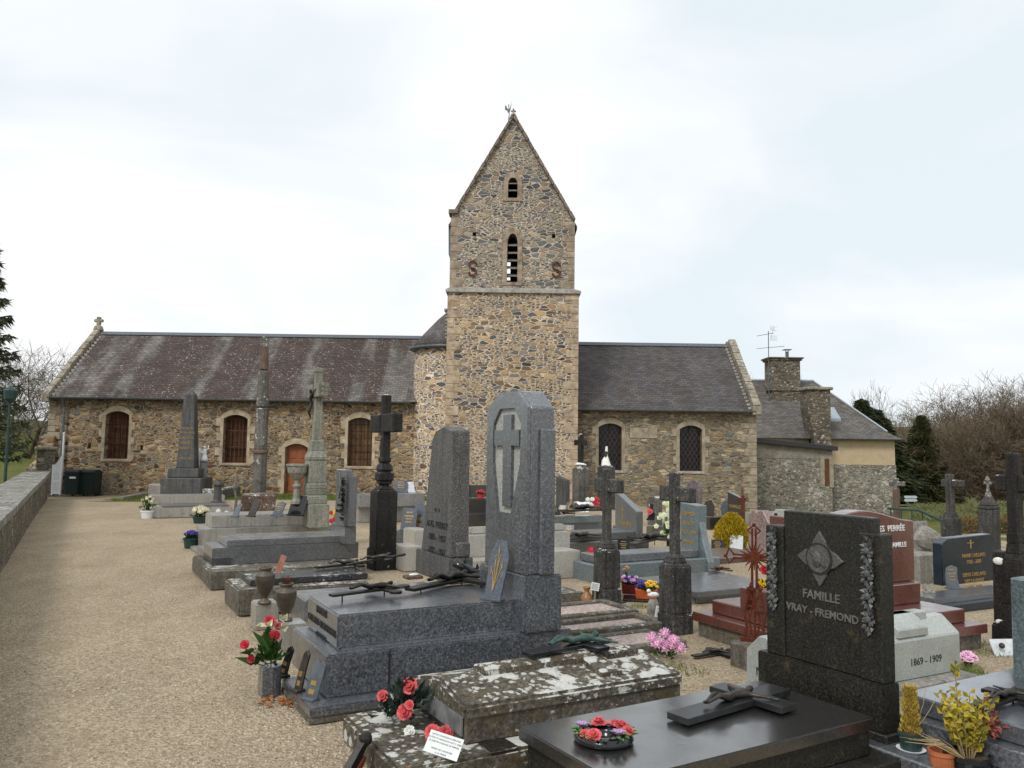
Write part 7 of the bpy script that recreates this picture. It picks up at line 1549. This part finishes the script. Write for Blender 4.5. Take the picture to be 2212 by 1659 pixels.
# left: two gnarled bare trees on the bank
puttree('gn1', 'gnarled bare tree with spreading twisted limbs at the left, nearest the church gable', 'tree', 80, 43, 706, rot=.5, mk=mkb(3, maxlev=5, spread=.8, up=.3, nb=3, r=.035, twig=.0011, trunkfrac=.28), mats=(M_BARK, M_TWIG), wide=1.25)
puttree('gn2', 'second bare tree with fine upright twigs further left behind the dark conifer', 'tree', 28, 50, 745, rot=2., mk=mkb(11, maxlev=5, spread=.6, up=.5, nb=3, r=.03, twig=.0010, trunkfrac=.26), mats=(M_BARK, M_TWIG), wide=1.15)
puttree('gn1', 'bare tree behind the dark conifer at the very left edge', 'tree', -40, 54, 740, rot=4., mats=(M_BARK, M_TWIG), wide=1.2)
def conifer(seed, n, w_, droop, lw, ll, gap=.0, tiers=None, lo=.06):
    rng = random.Random(seed); mb = MB()
    for i in range(n):
        zc = lo+(1-lo)*rng.random()**1.05; a = rng.uniform(0, 6.28); prof = (1-zc)**.72*w_*(1+.55*mnoise.noise(Vector((math.cos(a)*1.8, math.sin(a)*1.8, zc*9+seed)))+.25*mnoise.noise(Vector((math.cos(a)*5, math.sin(a)*5, zc*24+seed))))
        if tiers: prof *= .55+.45*abs(math.sin(zc*tiers*math.pi+2*mnoise.noise(Vector((math.cos(a), math.sin(a), seed)))))
        rr = prof*rng.uniform(.2, 1.08)**.6; p = (rr*math.cos(a), rr*math.sin(a), zc); d = Vector((math.cos(a), math.sin(a), -droop+rng.gauss(0, .2)))
        v = d.normalized(); b_ = v.cross(Vector((rng.gauss(0, 1), rng.gauss(0, 1), rng.gauss(0, 1)))).normalized()*lw*rng.uniform(.6, 1.2); P_ = Vector(p)
        mb.add([P_-b_*.5, P_+b_*.5, P_+v*ll*rng.uniform(.6, 1.3)], [(0, 1, 2)])
    return MB().tube((0, 0, -.05), (0, 0, .95), .022, .004, 7).mesh('trunk'), mb.mesh('crown')
# left edge spruce : real drooping limbs
def spruce():
    rng = random.Random(5); mb = MB(); tr = MB().tube((0, 0, -.03), (0, 0, .98), .022, .003, 8)
    for i in range(90):
        zc = .10+.88*i/90; L_ = .34*(1-zc)**.75+.02
        for k_ in range(3):
            a = i*2.4+k_*2.09+rng.uniform(-.3, .3); d = Vector((math.cos(a), math.sin(a), -.18)); pts = [Vector((0, 0, zc))+Vector((d.x*L_*t, d.y*L_*t, -.10*L_*math.sin(t*2.2)+.08*L_*t*t)) for t in (0, .35, .7, 1)]
            tr.path(pts, [.003, .0022, .0015, .0006], 3)
            for t_ in range(34):
                u = rng.uniform(.12, 1); j = min(2, int(u*3)); p = pts[j].lerp(pts[j+1], u*3-j); s_ = rng.choice((-1, 1)); dd = (Vector((d.x, d.y, 0))*.7+Vector((-d.y, d.x, 0))*s_*rng.uniform(.3, 1)+Vector((0, 0, rng.uniform(-.75, .15)))).normalized()
                w_ = dd.orthogonal().normalized()*.006; mb.add([p-w_, p+w_, p+dd*.045*rng.uniform(.6, 1.2)], [(0, 1, 2)])
    return tr.mesh('trunk'), mb.mesh('crown')
puttree('spruce', 'dark spruce whose drooping branches enter at the left edge', 'tree', -66, 27, 470, rot=.9, zb=.5, mk=spruce, mats=(M_BARK, M_CONIF), name='spruce_tree', wide=.62)
# behind the house
puttree('fine1', 'bare tree with fine twigs rising left of the rear chimney', 'tree', 1644, 62, 792, mk=mkb(21, maxlev=6, spread=.55, up=.45, nb=3, r=.024, twig=.0010, trunkfrac=.3), mats=(M_BARK, M_TWIG))
# right-hand wood
puttree('con1', 'dark evergreen with broken top right behind the house roof', 'tree', 1862, 56, 862, mk=lambda: conifer(4, 16000, .22, .5, .016, .045, tiers=5), mats=(M_BARK, M_CONIF), name='evergreen_tree', wide=1.35, group='dark evergreens behind the house')
puttree('con1', 'dark evergreen of middle height, second right of the house roof', 'tree', 1888, 57, 884, mats=(M_BARK, M_CONIF), name='evergreen_tree', wide=1.9, group='dark evergreens behind the house')
puttree('con1', 'shorter dark evergreen leaning on the house eave corner', 'tree', 1912, 57, 915, mats=(M_BARK, M_CONIF), name='evergreen_tree', wide=1.5, group='dark evergreens behind the house')
puttree('con1', 'low dark evergreen just right of the rendered house corner', 'tree', 1930, 56, 950, mats=(M_BARK, M_CONIF), name='evergreen_tree', wide=1.3, group='dark evergreens behind the house')
puttree('con1', 'squat dark evergreen behind the house gable', 'tree', 1844, 58, 895, mats=(M_BARK, M_CONIF), name='evergreen_tree', wide=2.2, group='dark evergreens behind the house')
puttree('cone', 'broad olive-green conical evergreen standing alone beside the lane', 'tree', 1989, 58, 897, mk=lambda: conifer(8, 26000, .285, .35, .013, .045, tiers=None, lo=.0), mats=(M_BARK, M_CYP), name='conical_evergreen', wide=.98)
puttree('tallbare', 'thin tall bare tree poking above the wood right of the evergreens', 'tree', 1914, 100, 818, mk=mkb(31, maxlev=5, spread=.42, up=.5, nb=2, r=.016, twig=.0011, trunkfrac=.5), mats=(M_BARK, M_TWIG), wide=.9, rot=1)
mk1 = mkb(41, maxlev=6, spread=.75, up=.25, nb=2, r=.02, twig=.0011, trunkfrac=.34); mk2 = mkb(43, maxlev=5, spread=.85, up=.15, nb=3, r=.02, twig=.0012, trunkfrac=.26); mk3 = mkb(47, maxlev=6, spread=.8, up=.2, nb=2, r=.016, twig=.001, trunkfrac=.22)
wood = [(1950, 105, 868, 'w1'), (1978, 112, 850, 'w2'), (2010, 110, 862, 'w1'), (2040, 118, 872, 'w3'), (2058, 108, 880, 'w2'), (2080, 115, 868, 'w1'), (2105, 112, 862, 'w3'), (1930, 118, 880, 'w3'), (2025, 96, 905, 'w2'), (2065, 92, 915, 'w1'), (2100, 90, 890, 'w2'), (1965, 128, 862, 'w2'), (2130, 100, 872, 'w1'), (2190, 95, 850, 'w3'), (2225, 90, 845, 'w1'), (2260, 95, 850, 'w2'), (2290, 100, 840, 'w1'), (1940, 90, 930, 'w2'), (2050, 80, 960, 'w3'), (2012, 88, 935, 'w3')]
mks = {'w1': mk1, 'w2': mk2, 'w3': mk3}
wlab = ['leftmost', 'tallest middle', 'slender', 'mossy', 'low twiggy', 'pale']
for i, (px_, Y, yt, k_) in enumerate(wood):
    puttree(k_, 'leafless brownish tree standing in the wood on the right, like its neighbours', 'tree', px_, Y, yt, mk=mks[k_], mats=(M_BARK, {'w1': M_TWIG, 'w2': M_TWIGG, 'w3': M_TWIGR}[k_]), group='leafless trees in the wood on the right', wide=1.15)
puttree('big', 'largest reddish-brown leafless tree spreading at the right edge', 'tree', 2150, 62, 800, mk=mkb(53, maxlev=7, spread=.66, up=.24, nb=3, r=.018, twig=.0010, trunkfrac=.2), mats=(M_BARK, M_TWIGR), wide=1.25, rot=.3)
puttree('big', 'second reddish-brown leafless tree cut by the right edge', 'tree', 2232, 58, 812, mats=(M_BARK, M_TWIGR), wide=1.2, rot=2.4)
puttree('w2', 'mossy green-brown leafless tree below the largest tree', 'tree', 2100, 64, 925, mats=(M_BARK, M_TWIGG), wide=1.5, rot=1.)
puttree('w3', 'low bushy leafless tree behind the pointed monument', 'tree', 2160, 58, 965, mats=(M_BARK, M_TWIGG), wide=2.0, rot=1.)
puttree('w3', 'reddish leafless tree behind the large dark cross at the right edge', 'tree', 2192, 66, 806, mats=(M_BARK, M_TWIGR), wide=1.1, rot=4.6)
puttree('big', 'leafless spreading tree between the conical evergreen and the largest reddish tree', 'tree', 2096, 74, 868, mats=(M_BARK, M_TWIGR), wide=1.1, rot=5.5)
# underwood and undergrowth
mb = MB(); rr = random.Random(9)
for i in range(30000):
    px_ = rr.uniform(1945, 2330); Y = rr.uniform(60, 112); x = (px_-1106)/1750*Y; z0 = tz(x, Y); h = rr.uniform(.2, 1)*(1.6+1.6*mnoise.noise(Vector((x*.12, Y*.12, 0)))); p = Vector((x, Y, z0+h*rr.random())); d = Vector((rr.gauss(0, .4), rr.gauss(0, .4), 1)); w_ = d.orthogonal().normalized()*.035; mb.add([p-w_, p+w_, p+d*rr.uniform(.4, 1.0)], [(0, 1, 2)])
o = obj('underwood', mb.mesh('underwood'), M_UNDER); o['kind'] = 'stuff'
mb = MB()
for i in range(9000):
    Y = rr.uniform(36, 46.5); x = rr.uniform(22.6, 35)*Y/46; z0 = tz(x, Y); h = .08+(.15 if x/Y < .56 else .9)*max(0, mnoise.noise(Vector((x*.3, Y*.3, 2)))+.4); p = Vector((x, Y, z0+h*rr.random())); d = Vector((rr.gauss(0, .7), rr.gauss(0, .7), .8)); w_ = d.orthogonal().normalized()*.03; mb.add([p-w_, p+w_, p+d*rr.uniform(.12, .3)], [(0, 1, 2)])
o = obj('brambles', mb.mesh('brambles'), leafmat('bramble_leaves', (.06, .09, .02), (.16, .14, .05))); o['kind'] = 'stuff'
# clipped brown hedge behind the right-hand graves
P = g(2000, 1165); t = T('hedge', 'low brown winter hedge behind the graves on the right', 'hedge', (15.5, 27.5, tz(15.5, 27.5)), 20); mb = MB()
for i in range(9000): p = (rr.uniform(-.6, 7), rr.uniform(-.35, .35), rr.random()*.55); mb.leaf(p, (rr.gauss(0, 1), rr.gauss(0, 1), .8), .03, .07)
t.add('foliage', mb, leafmat('winter_hedge_leaves', (.10, .06, .025), (.26, .17, .06))); t.add('stems', MB().box(-.5, -.15, -.3, 6.9, .15, .35), M_BARK)
# road signs on the lane
P = at(1969, 1087, 52.5); P.z = tz(P.x, P.y); t = T('road_sign', 'stack of pale direction sign panels beside the lane', 'road sign', P, 5); s_ = ppm(P)
for i in range(2): zz = sy(P, Z, 1083.5-7*i); t.add('panel', MB().py([(-14*s_, zz), (11*s_, zz), (14*s_, zz+2.6*s_), (11*s_, zz+5.5*s_), (-14*s_, zz+5.5*s_), (-16*s_, zz+2.6*s_)], 0, .04), plain('faded_sign_panel', (.45, .52, .52), .5))
for x in (-9*s_, 8*s_): t.add('post', MB().tube((x, .06, -.3), (x, .06, sy(P, Z, 1070)), .03), M_ZINC)
# green lamp post on the far left
P = at(12, 1020, 24); P.z = tz(P.x, P.y); t = T('street_lamp', 'slim dark green street lamp with lantern head beside the road at the left edge', 'street lamp', P, 0); H = sy(P, Z, 870)
t.add('post', MB().lathe([(.10, -.5), (.09, .3), (.045, .4), (.035, H*.95), (.05, H)], n=12), M_GRN); t.add('lantern', MB().lathe([(.06, H), (.16, H+.12), (.19, H+.36), (.14, H+.42), (.02, H+.5)], n=10), M_GRN)
# grass tufts where the photo shows grass near the graves
mb = MB()
def tuft(x, y, n, R, hh):
    for i in range(n):
        a = rr.uniform(0, 6.28); q = R*math.sqrt(rr.random()); px_, py_ = x+q*math.cos(a), y+q*math.sin(a); mb.blade((px_, py_, tz(px_, py_)-.01), (rr.gauss(0, .35), rr.gauss(0, .35), 1), .008, hh*rr.uniform(.4, 1.2))
for c_, n, R, hh in (((1190, 1405), 90, .10, .10), ((1215, 1404), 70, .12, .08), ((1490, 1452), 40, .16, .07), ((1460, 1440), 30, .12, .07), ((1385, 1312), 60, .12, .08), ((1405, 1330), 60, .15, .08), ((2095, 1455), 120, .14, .10), ((1540, 1300), 60, .2, .06), ((1570, 1380), 50, .2, .05), ((1330, 1340), 50, .1, .06), ((1260, 1380), 40, .1, .05), ((2040, 1360), 160, .35, .08), ((2120, 1400), 160, .4, .08), ((1500, 1540), 60, .2, .06)):
    P = g(*c_); tuft(P.x, P.y, n*2, R, hh)
for i in range(9000):
    x = rr.uniform(-14, 1); y = rr.uniform(28.2, 31.2)
    if graveyard_grass(x, y) > .5: mb.blade((x, y, tz(x, y)), (rr.gauss(0, .3), rr.gauss(0, .3), 1), .02, .10)
o = obj('grass_tufts', mb.mesh('grass_tufts'), M_GRASS); o['kind'] = 'stuff'
# low stone kerb edging the grass before the nave
P = g(262, 1080); t = T('grass_kerb', 'low curved stone edging of the grass strip before the nave', 'kerb', P, 0); q = g(318, 1066)-P
t.add('edging', MB().path([(0, 0, .03), (q.x*.3, q.y*.7, .05), (q.x, q.y, .05)], .09, 6), C_P, jitter=.03)
# pale sand and loose pebbles in front
mb = MB(); rr = random.Random(4)
for i in range(3800):
    px_ = rr.uniform(-40, 760); py_ = 1240+430*rr.random()**.8; P = gz(px_, py_, 0)
    if (P-Vector((-1.31, 5.7, 0))).length < .0: continue
    s_ = rr.uniform(.005, .012); n = 5; v_ = []
    a0 = rr.uniform(0, 6.28); top = []
    for k_ in range(n): a = a0+k_*2*math.pi/n; v_.append((P.x+s_*math.cos(a), P.y+s_*.8*math.sin(a), -.002))
    v_.append((P.x, P.y, s_*.9)); mb.add(v_, [(k_, (k_+1) % n, n) for k_ in range(n)])
o = obj('loose_pebbles', mb.mesh('loose_pebbles'), leafmat('pebbles', (.24, .19, .135), (.56, .50, .41), .9)); o['kind'] = 'stuff'
